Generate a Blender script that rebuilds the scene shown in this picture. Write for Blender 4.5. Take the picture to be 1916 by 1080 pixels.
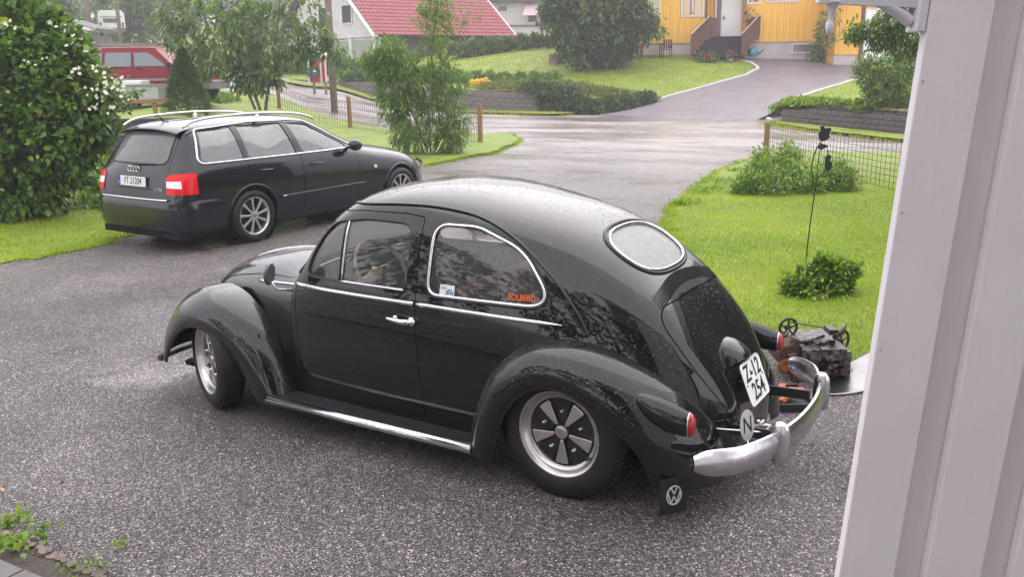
import bpy, math, random
import numpy as np
from mathutils import Vector, Matrix
from mathutils.geometry import delaunay_2d_cdt, tessellate_polygon

S = bpy.context.scene
for o in list(bpy.data.objects):
    bpy.data.objects.remove(o)
rnd = random.Random(7)
NR = np.random.default_rng(7)
R_ = math.radians

# ---------------------------------------------------------------- camera
CAM = (-1.8999, 4.1784, 2.0003); YAW, PITCH, ROLL, FPX = -1.0181, 0.2405, -0.0149, 1698.2
def cam_axes():
    f = np.array([math.cos(YAW)*math.cos(PITCH), math.sin(YAW)*math.cos(PITCH), -math.sin(PITCH)])
    r = np.cross(f, [0, 0, 1]); r /= np.linalg.norm(r); u = np.cross(r, f)
    c, s = math.cos(ROLL), math.sin(ROLL)
    return c*r+s*u, -s*r+c*u, f
CR, CU, CF = cam_axes(); CP = np.array(CAM)
cd = bpy.data.cameras.new('camera'); cam = bpy.data.objects.new('camera', cd)
S.collection.objects.link(cam)
cam.matrix_world = Matrix([[CR[0], CU[0], -CF[0], CAM[0]], [CR[1], CU[1], -CF[1], CAM[1]], [CR[2], CU[2], -CF[2], CAM[2]], [0, 0, 0, 1]])
cd.sensor_width = 36; cd.lens = FPX/1916*36; cd.clip_end = 2000; cd.clip_start = .05
S.camera = cam
# ---------------------------------------------------------------- world, sun, exposure
W = bpy.data.worlds.new('World'); S.world = W; W.use_nodes = True
wn = W.node_tree.nodes; wl = W.node_tree.links
bg = wn['Background']
sky = wn.new('ShaderNodeTexSky'); sky.sky_type = 'NISHITA'; sky.sun_disc = False
SUN_EL, SUN_AZ = R_(56), R_(-75)
sky.sun_elevation = SUN_EL; sky.sun_rotation = R_(90)-SUN_AZ
sky.dust_density = 4; sky.air_density = 1.2
tcw = wn.new('ShaderNodeTexCoord'); nz = wn.new('ShaderNodeTexNoise'); nz.inputs['Scale'].default_value = 1.6; nz.inputs['Detail'].default_value = 4
rmp = wn.new('ShaderNodeValToRGB'); rmp.color_ramp.elements[0].position = .3; rmp.color_ramp.elements[1].position = .75
rmp.color_ramp.elements[0].color = (8.8, 8.5, 8.9, 1); rmp.color_ramp.elements[1].color = (12.3, 11.8, 12.1, 1)
mxw = wn.new('ShaderNodeMixRGB'); mxw.inputs[0].default_value = .88
wl.new(tcw.outputs['Generated'], nz.inputs['Vector']); wl.new(nz.outputs['Fac'], rmp.inputs[0])
wl.new(sky.outputs[0], mxw.inputs[1]); wl.new(rmp.outputs[0], mxw.inputs[2]); wl.new(mxw.outputs[0], bg.inputs['Color'])
bg.inputs['Strength'].default_value = .13
sd = bpy.data.lights.new('sun', 'SUN'); sd.energy = 1.1; sd.angle = R_(80); sd.color = (1, .97, .93)
sun = bpy.data.objects.new('sun', sd); S.collection.objects.link(sun)
sun.rotation_euler = Vector((math.cos(SUN_EL)*math.cos(SUN_AZ), math.cos(SUN_EL)*math.sin(SUN_AZ), math.sin(SUN_EL))).to_track_quat('Z', 'Y').to_euler()
S.view_settings.view_transform = 'Standard'; S.view_settings.look = 'None'
S.view_settings.exposure = 1.0; S.view_settings.gamma = 1; S.view_settings.use_curve_mapping = False
S.render.engine = 'CYCLES'

# ---------------------------------------------------------------- helpers: pixels of the 1916x1080 photograph -> world
def ray(px, py):
    return CF + CR*((px-958)/FPX) + CU*((540-py)/FPX)
def at(px, py, z=0.0):
    d = ray(px, py); k = (z-CP[2])/d[2]; return CP+d*k
def atd(px, py, depth):
    return CP + ray(px, py)*depth
FH = np.array([math.cos(YAW), math.sin(YAW)]); RH = np.array([math.sin(YAW), -math.cos(YAW)])
def uw(p):
    q = np.asarray(p)[..., :2]-CP[:2]; return q@RH, q@FH
def xy(u, w):
    return CP[0]+RH[0]*u+FH[0]*w, CP[1]+RH[1]*u+FH[1]*w

COL = S.collection
def link(o, parent=None):
    COL.objects.link(o)
    if parent: o.parent = parent
    return o
def tag(o, label=None, cat=None, group=None, kind=None):
    if label: o['label'] = label
    if cat: o['category'] = cat
    if group: o['group'] = group
    if kind: o['kind'] = kind
    return o
def empty(name, loc=(0, 0, 0), rz=0, label=None, cat=None, group=None):
    o = bpy.data.objects.new(name, None); o.location = loc; o.rotation_euler = (0, 0, rz); o.empty_display_size = .1
    link(o); return tag(o, label, cat, group)
def mkmesh(name, V, F, mats, parent=None, smooth=False, mi=None, normals=None):
    me = bpy.data.meshes.new(name)
    me.from_pydata([tuple(map(float, v)) for v in V] if not isinstance(V, np.ndarray) else V.tolist(), [], F if not isinstance(F, np.ndarray) else F.tolist())
    if not isinstance(mats, (list, tuple)): mats = [mats]
    for m in mats: me.materials.append(m)
    if mi is not None: me.polygons.foreach_set('material_index', mi)
    if smooth: me.polygons.foreach_set('use_smooth', [True]*len(me.polygons))
    me.update()
    if normals is not None: me.normals_split_custom_set_from_vertices([tuple(n) for n in normals])
    return link(bpy.data.objects.new(name, me), parent)
class MB:
    def __init__(s): s.V = []; s.F = []; s.M = []
    def add(s, V, F, m=0):
        b = len(s.V); s.V += [tuple(v) for v in V]; s.F += [tuple(i+b for i in f) for f in F]; s.M += [m]*len(F); return s
    def box(s, x0, x1, y0, y1, z0, z1, m=0, rot=None, c=None):
        V = [(x, y, z) for x in (x0, x1) for y in (y0, y1) for z in (z0, z1)]
        if rot is not None:
            M = Matrix.Rotation(rot, 3, 'Z') if not isinstance(rot, Matrix) else rot
            c = Vector(c or (0, 0, 0)); V = [tuple(M@Vector(v)+c) for v in V]
        return s.add(V, [(0, 1, 3, 2), (4, 6, 7, 5), (0, 4, 5, 1), (2, 3, 7, 6), (0, 2, 6, 4), (1, 5, 7, 3)], m)
    def bar(s, a, b, w, h, m=0, up=(0, 0, 1)):
        a = Vector(a); b = Vector(b); d = (b-a).normalized(); up = Vector(up)
        if abs(d.dot(up)) > .98: up = Vector((1, 0, 0))
        x = d.cross(up).normalized()*w/2; y = x.cross(d).normalized()*h/2
        V = [p+sx*x+sy*y for p in (a, b) for sx, sy in ((-1, -1), (1, -1), (1, 1), (-1, 1))]
        return s.add(V, [(3, 2, 1, 0), (4, 5, 6, 7), (0, 1, 5, 4), (1, 2, 6, 5), (2, 3, 7, 6), (3, 0, 4, 7)], m)
    def tube(s, pts, r, n=8, m=0, closed=False, cap=True):
        P = [Vector(p) for p in pts]; k = len(P); rr = r if hasattr(r, '__len__') else [r]*k
        V = []; up = None
        for i in range(k):
            if closed: d = P[(i+1) % k]-P[i-1]
            else: d = P[min(i+1, k-1)]-P[max(i-1, 0)]
            d.normalize()
            if up is None:
                up = Vector((0, 0, 1)) if abs(d.z) < .9 else Vector((1, 0, 0))
            x = d.cross(up); x.normalize(); up = x.cross(d).normalized()
            for j in range(n):
                a = 2*math.pi*j/n; V.append(P[i]+(x*math.cos(a)+up*math.sin(a))*rr[i])
        F = []
        for i in range(k if closed else k-1):
            for j in range(n):
                a = i*n+j; b = i*n+(j+1) % n; i2 = (i+1) % k
                F.append((a, b, i2*n+(j+1) % n, i2*n+j))
        if cap and not closed: F += [tuple(range(n))[::-1], tuple(range((k-1)*n, k*n))]
        return s.add(V, F, m)
    def lathe(s, prof, axis=(0, 0, 1), o=(0, 0, 0), n=24, m=0, closed=False):
        ax = Vector(axis).normalized(); x = ax.orthogonal().normalized(); y = ax.cross(x); o = Vector(o)
        V = []
        for r, h in prof:
            for j in range(n):
                a = 2*math.pi*j/n; V.append(o+ax*h+(x*math.cos(a)+y*math.sin(a))*r)
        F = []; k = len(prof)
        for i in range(k if closed else k-1):
            for j in range(n):
                i2 = (i+1) % k
                F.append((i*n+j, i*n+(j+1) % n, i2*n+(j+1) % n, i2*n+j))
        return s.add(V, F, m)
    def prism(s, poly, o, ex, ey, ez, d, m=0):
        """poly in (ex,ey) extruded along ez by d"""
        o = Vector(o); ex = Vector(ex); ey = Vector(ey); ez = Vector(ez); k = len(poly)
        A = [o+ex*p[0]+ey*p[1] for p in poly]; B = [a+ez*d for a in A]
        tri = [tuple(t) for t in tessellate_polygon([[Vector((p[0], p[1], 0)) for p in poly]])]
        F = tri+[tuple(i+k for i in t)[::-1] for t in tri]+[(i, (i+1) % k, (i+1) % k+k, i+k) for i in range(k)]
        return s.add(A+B, F, m)
    def build(s, name, mats, parent=None, smooth=False, bevel=0, auto=None, fixn=True):
        o = mkmesh(name, s.V, s.F, mats, parent, smooth, s.M)
        if fixn:
            import bmesh
            bm = bmesh.new(); bm.from_mesh(o.data); bmesh.ops.recalc_face_normals(bm, faces=bm.faces); bm.to_mesh(o.data); bm.free()
        if bevel:
            b = o.modifiers.new('b', 'BEVEL'); b.width = bevel; b.segments = 2; b.limit_method = 'ANGLE'
        if auto is not None:
            sharp(o, auto)
        return o
def sharp(o, deg):
    import bmesh
    bm = bmesh.new(); bm.from_mesh(o.data); lim = math.cos(R_(deg))
    for e in bm.edges:
        if len(e.link_faces) == 2 and e.link_faces[0].normal.dot(e.link_faces[1].normal) < lim: e.smooth = False
    for f in bm.faces: f.smooth = True
    bm.to_mesh(o.data); bm.free()
def inst(src, parent=None, loc=None, rot=None, name=None):
    c = src.copy(); COL.objects.link(c)
    if parent is not None: c.parent = parent
    if loc is not None: c.location = loc
    if rot is not None: c.rotation_euler = rot
    if name: c.name = name
    for k in ('label', 'category', 'group'):
        pass
    return c
def copy_tree(o, parent=None):
    kids = [c for c in list(bpy.data.objects) if c.parent == o]
    c = o.copy(); COL.objects.link(c)
    if parent is not None: c.parent = parent
    for k in kids: copy_tree(k, c)
    return c
def text_part(name, txt, size, mat_, parent, M, depth=.001, align='CENTER', sx=1, bold=0.0):
    cu = bpy.data.curves.new(name, 'FONT'); cu.body = txt; cu.size = size; cu.extrude = depth; cu.align_x = align; cu.align_y = 'CENTER'; cu.offset = bold
    cu.resolution_u = 3
    to = bpy.data.objects.new('tmp_text', cu); COL.objects.link(to)
    dg = bpy.context.evaluated_depsgraph_get(); me = bpy.data.meshes.new_from_object(to.evaluated_get(dg))
    bpy.data.objects.remove(to)
    me.transform(Matrix.Diagonal((sx, 1, 1, 1))); me.transform(M); me.materials.clear(); me.materials.append(mat_); me.name = name
    return link(bpy.data.objects.new(name, me), parent)
def frame_M(o, ex, ey, ez):
    M = Matrix.Identity(4)
    for i, v in enumerate((ex, ey, ez, o)):
        for j in range(3): M[j][i] = v[j]
    return M

# ---------------------------------------------------------------- B-spline surfaces with cut panels
def bbasis(n, t, deg=3):
    t = np.clip(np.asarray(t, float), 0, 1-1e-9)
    kn = np.concatenate([[0]*deg, np.linspace(0, 1, n-deg+1), [1]*deg])
    N = [((t >= kn[i]) & (t < kn[i+1])).astype(float) for i in range(len(kn)-1)]
    for p in range(1, deg+1):
        M = []
        for i in range(len(kn)-1-p):
            a = kn[i+p]-kn[i]; b = kn[i+p+1]-kn[i+1]; v = 0
            if a > 0: v = v+(t-kn[i])/a*N[i]
            if b > 0: v = v+(kn[i+p+1]-t)/b*N[i+1]
            M.append(v if not isinstance(v, int) else np.zeros_like(t))
        N = M
    return np.stack(N, -1)
class Surf:
    def __init__(s, net, sign=1):
        s.net = np.array(net, float); s.nu, s.nv = s.net.shape[:2]; s.sign = sign
        g = s.grid(24, 24)
        s.Lu = np.linalg.norm(np.diff(g, axis=0), axis=2).sum(0).mean(); s.Lv = np.linalg.norm(np.diff(g, axis=1), axis=2).sum(1).mean()
    def P(s, u, v):
        return np.einsum('ki,kj,ijc->kc', bbasis(s.nu, u), bbasis(s.nv, v), s.net)
    def grid(s, a, b, dom=(0, 1, 0, 1)):
        u = np.linspace(dom[0], dom[1], a); v = np.linspace(dom[2], dom[3], b)
        return np.einsum('ki,lj,ijc->klc', bbasis(s.nu, u), bbasis(s.nv, v), s.net)
    def N(s, u, v):
        e = 1e-4; u = np.clip(u, e*1.01, 1-e*1.01); v = np.clip(v, e*1.01, 1-e*1.01)
        du = s.P(u+e, v)-s.P(u-e, v); dv = s.P(u, v+e)-s.P(u, v-e)
        n = np.cross(du, dv)*s.sign; return n/(np.linalg.norm(n, axis=1, keepdims=True)+1e-12)
    def inv(s, pts, axes, mask=None):
        """project 2D points given in the two world axes onto the surface"""
        pts = np.array(pts, float); a, b = axes
        g = s.grid(161, 161); uu, vv = np.meshgrid(np.linspace(0, 1, 161), np.linspace(0, 1, 161), indexing='ij')
        ok = np.ones(uu.shape, bool) if mask is None else mask(g)
        G = g[ok]; U = uu[ok]; Vv = vv[ok]
        d = (G[None, :, a]-pts[:, None, 0])**2+(G[None, :, b]-pts[:, None, 1])**2
        k = d.argmin(1); u = U[k].copy(); v = Vv[k].copy()
        for it in range(8):
            p = s.P(u, v); e = 1e-4
            pu = (s.P(np.clip(u+e, 0, 1), v)-p)/e; pv = (s.P(u, np.clip(v+e, 0, 1))-p)/e
            r0 = pts[:, 0]-p[:, a]; r1 = pts[:, 1]-p[:, b]
            det = pu[:, a]*pv[:, b]-pu[:, b]*pv[:, a]; det = np.where(abs(det) < 1e-6, 1e-6, det)
            du = (r0*pv[:, b]-r1*pv[:, a])/det; dv = (pu[:, a]*r1-pu[:, b]*r0)/det
            u = np.clip(u+np.clip(du, -.03, .03), 0, 1); v = np.clip(v+np.clip(dv, -.03, .03), 0, 1)
        return np.stack([u, v], 1)
def inpoly(P, L):
    x, y = P[:, 0], P[:, 1]; c = np.zeros(len(P), bool); n = len(L)
    for i in range(n):
        x1, y1 = L[i]; x2, y2 = L[(i+1) % n]
        if y1 == y2: continue
        c ^= ((y1 > y) != (y2 > y)) & (x < (x2-x1)*(y-y1)/(y2-y1)+x1)
    return c
def dist_loop(P, L):
    d = np.full(len(P), 1e9); n = len(L)
    for i in range(n):
        a = L[i]; b = L[(i+1) % n]; ab = b-a; t = np.clip(((P-a)@ab)/(ab@ab+1e-15), 0, 1)
        d = np.minimum(d, np.linalg.norm(P-a-t[:, None]*ab, axis=1))
    return d
def panel(sf, name, mat_, parent, nu=60, nv=60, dom=(0, 1, 0, 1), outer=None, holes=(), off=0.0, flange=0.0, extra=None, fl_in=True):
    sc = np.array([sf.Lu, sf.Lv])
    U, Vv = np.meshgrid(np.linspace(dom[0], dom[1], nu), np.linspace(dom[2], dom[3], nv), indexing='ij')
    G = np.stack([U.ravel(), Vv.ravel()], 1); loops = [np.array(h) for h in holes]
    h = min(sf.Lu*(dom[1]-dom[0])/nu, sf.Lv*(dom[3]-dom[2])/nv)*.45
    keep = np.ones(len(G), bool)
    if outer is not None:
        outer = np.array(outer); keep &= inpoly(G*sc, outer*sc)
    for L in loops: keep &= ~inpoly(G*sc, L*sc)
    for L in loops+([outer] if outer is not None else []): keep &= dist_loop(G*sc, L*sc) > h
    if outer is None:
        rim = (abs(G[:, 0]-dom[0]) < 1e-9) | (abs(G[:, 0]-dom[1]) < 1e-9) | (abs(G[:, 1]-dom[2]) < 1e-9) | (abs(G[:, 1]-dom[3]) < 1e-9)
        inside_hole = np.zeros(len(G), bool)
        for L in loops: inside_hole |= inpoly(G*sc, L*sc)
        keep |= rim & ~inside_hole
    pts = list(G[keep]*sc); edges = []
    for L in loops+([outer] if outer is not None else []):
        b = len(pts); k = len(L); pts += list(L*sc); edges += [(b+i, b+(i+1) % k) for i in range(k)]
    r = delaunay_2d_cdt([Vector(p) for p in pts], edges, [], 0, 1e-6)
    V2 = np.array([tuple(v) for v in r[0]]); T = np.array([t for t in r[2]])
    C = V2[T].mean(1); ok = np.ones(len(T), bool)
    if outer is not None: ok &= inpoly(C, outer*sc)
    for L in loops: ok &= ~inpoly(C, L*sc)
    a = V2[T]; ar = np.abs(np.cross(a[:, 1]-a[:, 0], a[:, 2]-a[:, 0])); ok &= ar > 1e-9
    T = T[ok]; uv = V2/sc
    P = sf.P(uv[:, 0], uv[:, 1]); N = sf.N(uv[:, 0], uv[:, 1])
    if off: P = P+N*off
    # orient
    tn = np.cross(P[T[:, 1]]-P[T[:, 0]], P[T[:, 2]]-P[T[:, 0]]); fl = (tn*N[T[:, 0]]).sum(1) < 0
    T[fl] = T[fl][:, ::-1]
    V = [tuple(p) for p in P]; Nn = [tuple(n) for n in N]; F = [tuple(int(i) for i in t) for t in T]
    if flange:
        for L in loops+([outer] if outer is not None else []):
            k = len(L); p = sf.P(L[:, 0], L[:, 1]); n = sf.N(L[:, 0], L[:, 1]); p = p+n*off
            tg = np.roll(p, -1, 0)-np.roll(p, 1, 0); sd_ = np.cross(tg, n); sd_ /= np.linalg.norm(sd_, axis=1, keepdims=True)+1e-9
            b = len(V); V += [tuple(q) for q in p]+[tuple(q) for q in p-n*flange]; Nn += [tuple(q) for q in sd_]*2
            F += [(b+i, b+(i+1) % k, b+(i+1) % k+k, b+i+k) for i in range(k)]
    o = mkmesh(name, V, F, mat_, parent, True, None, Nn)
    return o
def rpoly(pts, n=6):
    """rounded polygon: pts = (x, y, r)"""
    out = []; k = len(pts)
    for i in range(k):
        p = np.array(pts[i][:2], float); r = pts[i][2] if len(pts[i]) > 2 else 0
        a = np.array(pts[i-1][:2], float)-p; b = np.array(pts[(i+1) % k][:2], float)-p
        la, lb = np.linalg.norm(a), np.linalg.norm(b); a /= la; b /= lb
        if r <= 0: out.append(tuple(p)); continue
        ang = math.acos(max(-1, min(1, a@b))); d = min(r/math.tan(ang/2), la*.49, lb*.49)
        p0 = p+a*d; p1 = p+b*d
        for j in range(n+1):
            t = j/n; out.append(tuple((1-t)**2*p0+2*t*(1-t)*p+t*t*p1))
    return out
def dens(L, h):
    out = []; L = [np.array(p, float) for p in L]; k = len(L)
    for i in range(k):
        a = L[i]; b = L[(i+1) % k]; n = max(1, int(np.linalg.norm(b-a)/h))
        for j in range(n): out.append(a+(b-a)*j/n)
    return np.array(out)
def offs(L, d):
    L = np.array(L); A = 0
    x, y = L[:, 0], L[:, 1]; A = (x*np.roll(y, -1)-y*np.roll(x, -1)).sum()
    t = np.roll(L, -1, 0)-np.roll(L, 1, 0); t /= np.linalg.norm(t, axis=1, keepdims=True)+1e-12
    n = np.stack([t[:, 1], -t[:, 0]], 1)*(1 if A > 0 else -1)   # outward
    return L+n*d
def smoothline(pts, n=40):
    P = np.array(pts, float); k = len(P)
    if k < 4: B = bbasis(k, np.linspace(0, 1, n), k-1)
    else: B = bbasis(k, np.linspace(0, 1, n))
    return B@P
def catmull(pts, m=8, closed=False):
    P = [np.array(p, float) for p in pts]; k = len(P); out = []
    rng = range(k) if closed else range(k-1)
    for i in rng:
        if closed: a, b, c, d = P[i-1], P[i], P[(i+1) % k], P[(i+2) % k]
        else: a, b, c, d = P[max(i-1, 0)], P[i], P[i+1], P[min(i+2, k-1)]
        for j in range(m):
            t = j/m; out.append(.5*((2*b)+(c-a)*t+(2*a-5*b+4*c-d)*t*t+(3*b-a-3*c+d)*t**3))
    if not closed: out.append(P[-1])
    return np.array(out)

# ---------------------------------------------------------------- materials
def _n(nt, t, **kw):
    n = nt.nodes.new('ShaderNode'+t)
    for k, v in kw.items():
        if k in n.inputs: n.inputs[k].default_value = v
        else: setattr(n, k, v)
    return n
def mat(name, col, rough=.5, metal=0, spec=.5, coat=0, noise=None, bump=None, trans=0, ior=1.45, alpha=1, emit=None, sss=0, coatr=.03):
    """noise=(scale, colour2, detail[, contrast]); bump=(scale, strength, distance)"""
    m = bpy.data.materials.new(name); m.use_nodes = True; nt = m.node_tree; p = nt.nodes['Principled BSDF']
    p.inputs['Base Color'].default_value = (*col, 1); p.inputs['Roughness'].default_value = rough; p.inputs['Metallic'].default_value = metal
    p.inputs['Specular IOR Level'].default_value = spec; p.inputs['Coat Weight'].default_value = coat; p.inputs['Coat Roughness'].default_value = coatr
    p.inputs['Transmission Weight'].default_value = trans; p.inputs['IOR'].default_value = ior; p.inputs['Alpha'].default_value = alpha
    if emit: p.inputs['Emission Color'].default_value = (*emit[:3], 1); p.inputs['Emission Strength'].default_value = emit[3]
    tc = _n(nt, 'TexCoord')
    if noise:
        nz = _n(nt, 'TexNoise', Scale=noise[0], Detail=noise[2] if len(noise) > 2 else 4); nt.links.new(tc.outputs['Object'], nz.inputs['Vector'])
        r = _n(nt, 'ValToRGB'); c = noise[3] if len(noise) > 3 else .2
        r.color_ramp.elements[0].position = .5-c; r.color_ramp.elements[1].position = .5+c
        r.color_ramp.elements[0].color = (*col, 1); r.color_ramp.elements[1].color = (*noise[1], 1)
        nt.links.new(nz.outputs['Fac'], r.inputs[0]); nt.links.new(r.outputs[0], p.inputs['Base Color'])
    if bump:
        nb = _n(nt, 'TexNoise', Scale=bump[0], Detail=6); nt.links.new(tc.outputs['Object'], nb.inputs['Vector'])
        b = _n(nt, 'Bump', Strength=bump[1], Distance=bump[2]); nt.links.new(nb.outputs['Fac'], b.inputs['Height']); nt.links.new(b.outputs[0], p.inputs['Normal'])
    return m
def drops(m, scale=95, strength=.6, dens_=.5, upness=True, coatonly=False):
    """rain drops beading on a surface: sparse rounded bumps of several sizes"""
    nt = m.node_tree; p = nt.nodes['Principled BSDF']; tc = _n(nt, 'TexCoord')
    hs = []
    for sc in (scale, scale*.55):
        v = _n(nt, 'TexVoronoi', Scale=sc); nt.links.new(tc.outputs['Object'], v.inputs['Vector'])
        sep = _n(nt, 'SeparateColor'); nt.links.new(v.outputs['Color'], sep.inputs[0])
        mr = _n(nt, 'MapRange'); mr.inputs[1].default_value = 1-dens_; mr.inputs[2].default_value = 1; mr.inputs[3].default_value = 0; mr.inputs[4].default_value = .42
        nt.links.new(sep.outputs[0], mr.inputs[0])
        sub = _n(nt, 'Math', operation='SUBTRACT'); nt.links.new(mr.outputs[0], sub.inputs[0]); nt.links.new(v.outputs['Distance'], sub.inputs[1])
        mx = _n(nt, 'Math', operation='MAXIMUM'); nt.links.new(sub.outputs[0], mx.inputs[0]); mx.inputs[1].default_value = 0
        sq = _n(nt, 'Math', operation='SQRT'); nt.links.new(mx.outputs[0], sq.inputs[0]); hs.append(sq)
    ad = _n(nt, 'Math', operation='MAXIMUM'); nt.links.new(hs[0].outputs[0], ad.inputs[0]); nt.links.new(hs[1].outputs[0], ad.inputs[1])
    b = _n(nt, 'Bump', Strength=strength, Distance=.004); nt.links.new(ad.outputs[0], b.inputs['Height'])
    if p.inputs['Coat Weight'].default_value > 0: nt.links.new(b.outputs[0], p.inputs['Coat Normal'])
    if not p.inputs['Normal'].is_linked: nt.links.new(b.outputs[0], p.inputs['Normal'])
    return m
M_ = {}
M_['paint'] = drops(mat('black_paint', (.0025, .0025, .0035), .3, spec=.08, coat=1, noise=(3, (.0045, .004, .005))), 120, .45, .38)
M_['paint_in'] = mat('black_paint_inner', (.008, .008, .008), .6)
M_['chrome'] = mat('wet_chrome', (.78, .78, .80), .12, 1, noise=(30, (.62, .62, .66)), bump=(120, .12, .002))
M_['dullchrome'] = drops(mat('bumper_chrome', (.62, .62, .65), .24, 1, noise=(25, (.48, .48, .51)), bump=(90, .25, .003)), 160, .5, .7)
M_['alu_rim'] = mat('rim_alloy', (.62, .60, .58), .32, 1, noise=(14, (.48, .46, .45)), bump=(60, .1, .001))
M_['rubber'] = mat('tyre_rubber', (.008, .0075, .008), .45, noise=(9, (.018, .015, .015)), bump=(80, .2, .002), spec=.4)
M_['black'] = mat('black_plastic', (.012, .012, .013), .4)
M_['matblack'] = mat('dark_recess', (.004, .004, .004), .9)
M_['glass'] = mat('car_glass', (.86, .88, .86), .0, spec=.6, trans=1, ior=1.45)
M_['red'] = mat('red_lens', (.30, .005, .008), .12, coat=1)
M_['white'] = mat('white_enamel', (.74, .74, .74), .4, noise=(20, (.66, .66, .67)))
M_['ivory'] = mat('ivory_plastic', (.42, .36, .27), .35)
M_['leather'] = mat('oxblood_leather', (.10, .022, .024), .45, noise=(8, (.14, .04, .04)), bump=(60, .2, .003))
M_['liner'] = mat('headliner_cloth', (.45, .40, .35), .9, noise=(40, (.25, .23, .2)))
M_['ink'] = mat('plate_ink', (.015, .015, .017), .5)
def thin_glass(name, tint=(1, 1, 1), f=1.6, refl=1.0, drop_veil=None):
    m = bpy.data.materials.new(name); m.use_nodes = True; nt = m.node_tree
    for n in list(nt.nodes): nt.nodes.remove(n)
    out = _n(nt, 'OutputMaterial'); tr = _n(nt, 'BsdfTransparent'); tr.inputs[0].default_value = (*tint, 1)
    gl = _n(nt, 'BsdfGlossy'); gl.inputs['Roughness'].default_value = .02; gl.inputs[0].default_value = (refl, refl, refl, 1)
    fr = _n(nt, 'Fresnel', IOR=f); mx = _n(nt, 'MixShader')
    nt.links.new(fr.outputs[0], mx.inputs[0]); nt.links.new(tr.outputs[0], mx.inputs[1]); nt.links.new(gl.outputs[0], mx.inputs[2])
    last = mx
    if drop_veil:
        tc = _n(nt, 'TexCoord'); v = _n(nt, 'TexVoronoi', Scale=drop_veil[0]); nt.links.new(tc.outputs['Object'], v.inputs['Vector'])
        nz = _n(nt, 'TexNoise', Scale=drop_veil[0]*.12, Detail=3); nt.links.new(tc.outputs['Object'], nz.inputs['Vector'])
        mr = _n(nt, 'MapRange'); mr.inputs[1].default_value = .3; mr.inputs[2].default_value = .7; mr.inputs[3].default_value = .05; mr.inputs[4].default_value = .5
        nt.links.new(nz.outputs['Fac'], mr.inputs[0])
        lt = _n(nt, 'Math', operation='LESS_THAN'); nt.links.new(v.outputs['Distance'], lt.inputs[0]); nt.links.new(mr.outputs[0], lt.inputs[1])
        df = _n(nt, 'BsdfDiffuse'); df.inputs[0].default_value = (.75, .75, .75, 1)
        tl = _n(nt, 'BsdfTranslucent'); tl.inputs[0].default_value = (.8, .8, .8, 1); a2 = _n(nt, 'MixShader'); a2.inputs[0].default_value = .5
        nt.links.new(df.outputs[0], a2.inputs[1]); nt.links.new(tl.outputs[0], a2.inputs[2])
        ml = _n(nt, 'Math', operation='MULTIPLY'); nt.links.new(lt.outputs[0], ml.inputs[0]); ml.inputs[1].default_value = drop_veil[1]
        ad = _n(nt, 'Math', operation='ADD'); nt.links.new(ml.outputs[0], ad.inputs[0]); ad.inputs[1].default_value = drop_veil[2]  # even white veil over the whole pane, besides the drops
        m2 = _n(nt, 'MixShader'); nt.links.new(ad.outputs[0], m2.inputs[0]); nt.links.new(mx.outputs[0], m2.inputs[1]); nt.links.new(a2.outputs[0], m2.inputs[2]); last = m2
    nt.links.new(last.outputs[0], out.inputs[0])
    return m
M_['side_glass'] = thin_glass('side_window_glass', (.97, .95, .90), drop_veil=(230, .10, .085))
M_['rear_glass'] = thin_glass('wet_rear_glass_painted_sky', (.6, .63, .62), drop_veil=(150, .40, .52))  # white veil paints in the sky reflection, on top of the drops
M_['tint_glass'] = thin_glass('estate_window_glass', (.66, .82, .72), f=2.1, drop_veil=(160, .12, .10))
# ================================================================ ground shapes
RZ = math.atan2(RH[1], RH[0])
def I1(x, xs, ys): return np.interp(x, xs, ys)
PROF = [  # (u/w, [(w, z)...]) height of the street and yards along lines of sight
 (-1.2, [(0,0),(16,0),(18,.7),(30,1.0),(45,1.7),(60,3),(90,6),(150,11),(300,30),(900,60)]),
 (-.446, [(0,0),(16,0),(17.5,.72),(26,.82),(30,1.0),(42,1.7),(60,3.0),(90,5.5),(150,11),(300,32),(900,60)]),
 (-.358, [(0,0),(16,0),(18.5,.55),(24,.95),(30,1.05),(40,1.55),(60,2.6),(90,4.5),(150,10),(300,32),(900,60)]),
 (-.28, [(0,0),(20,0),(26,.35),(32,.8),(40,1.35),(60,2.4),(90,4.2),(150,10),(300,30),(900,60)]),
 (-.20, [(0,0),(27,0),(33,.2),(42,1.0),(60,2.2),(90,4.0),(150,9),(300,30),(900,60)]),
 (-.13, [(0,0),(33,0),(38,.2),(46,.62),(60,1.8),(90,3.8),(150,9),(300,28),(900,60)]),
 (-.058, [(0,0),(40,0),(46,.1),(60,1.6),(90,3.4),(150,8),(300,26),(900,60)]),
 (.095, [(0,0),(46,.0),(60,1.6),(90,3.4),(150,8),(300,26),(900,60)]),
 (1.2, [(0,0),(46,.0),(60,1.6),(90,3.4),(150,8),(300,26),(900,60)]),
]
def T(u, w):
    u = np.asarray(u, float); w = np.asarray(w, float); a = u/np.maximum(w, .5)
    zs = np.stack([I1(w, [q[0] for q in p[1]], [q[1] for q in p[1]]) for p in PROF], -1)
    A = np.array([p[0] for p in PROF]); a = np.clip(a, A[0], A[-1]-1e-6); k = np.clip(np.searchsorted(A, a, 'right')-1, 0, len(A)-2)
    t = (a-A[k])/(A[k+1]-A[k]); t = t*t*(3-2*t)
    z0 = np.take_along_axis(zs, k[..., None], -1)[..., 0]; z1 = np.take_along_axis(zs, (k+1)[..., None], -1)[..., 0]
    return z0*(1-t)+z1*t
def Tp(px, w):
    """world point on the ground seen in image column px at distance w"""
    u = (px-958)/FPX*w*1.0
    x, y = xy(u, w); return np.array([x, y, float(T(u, w))])
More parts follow.
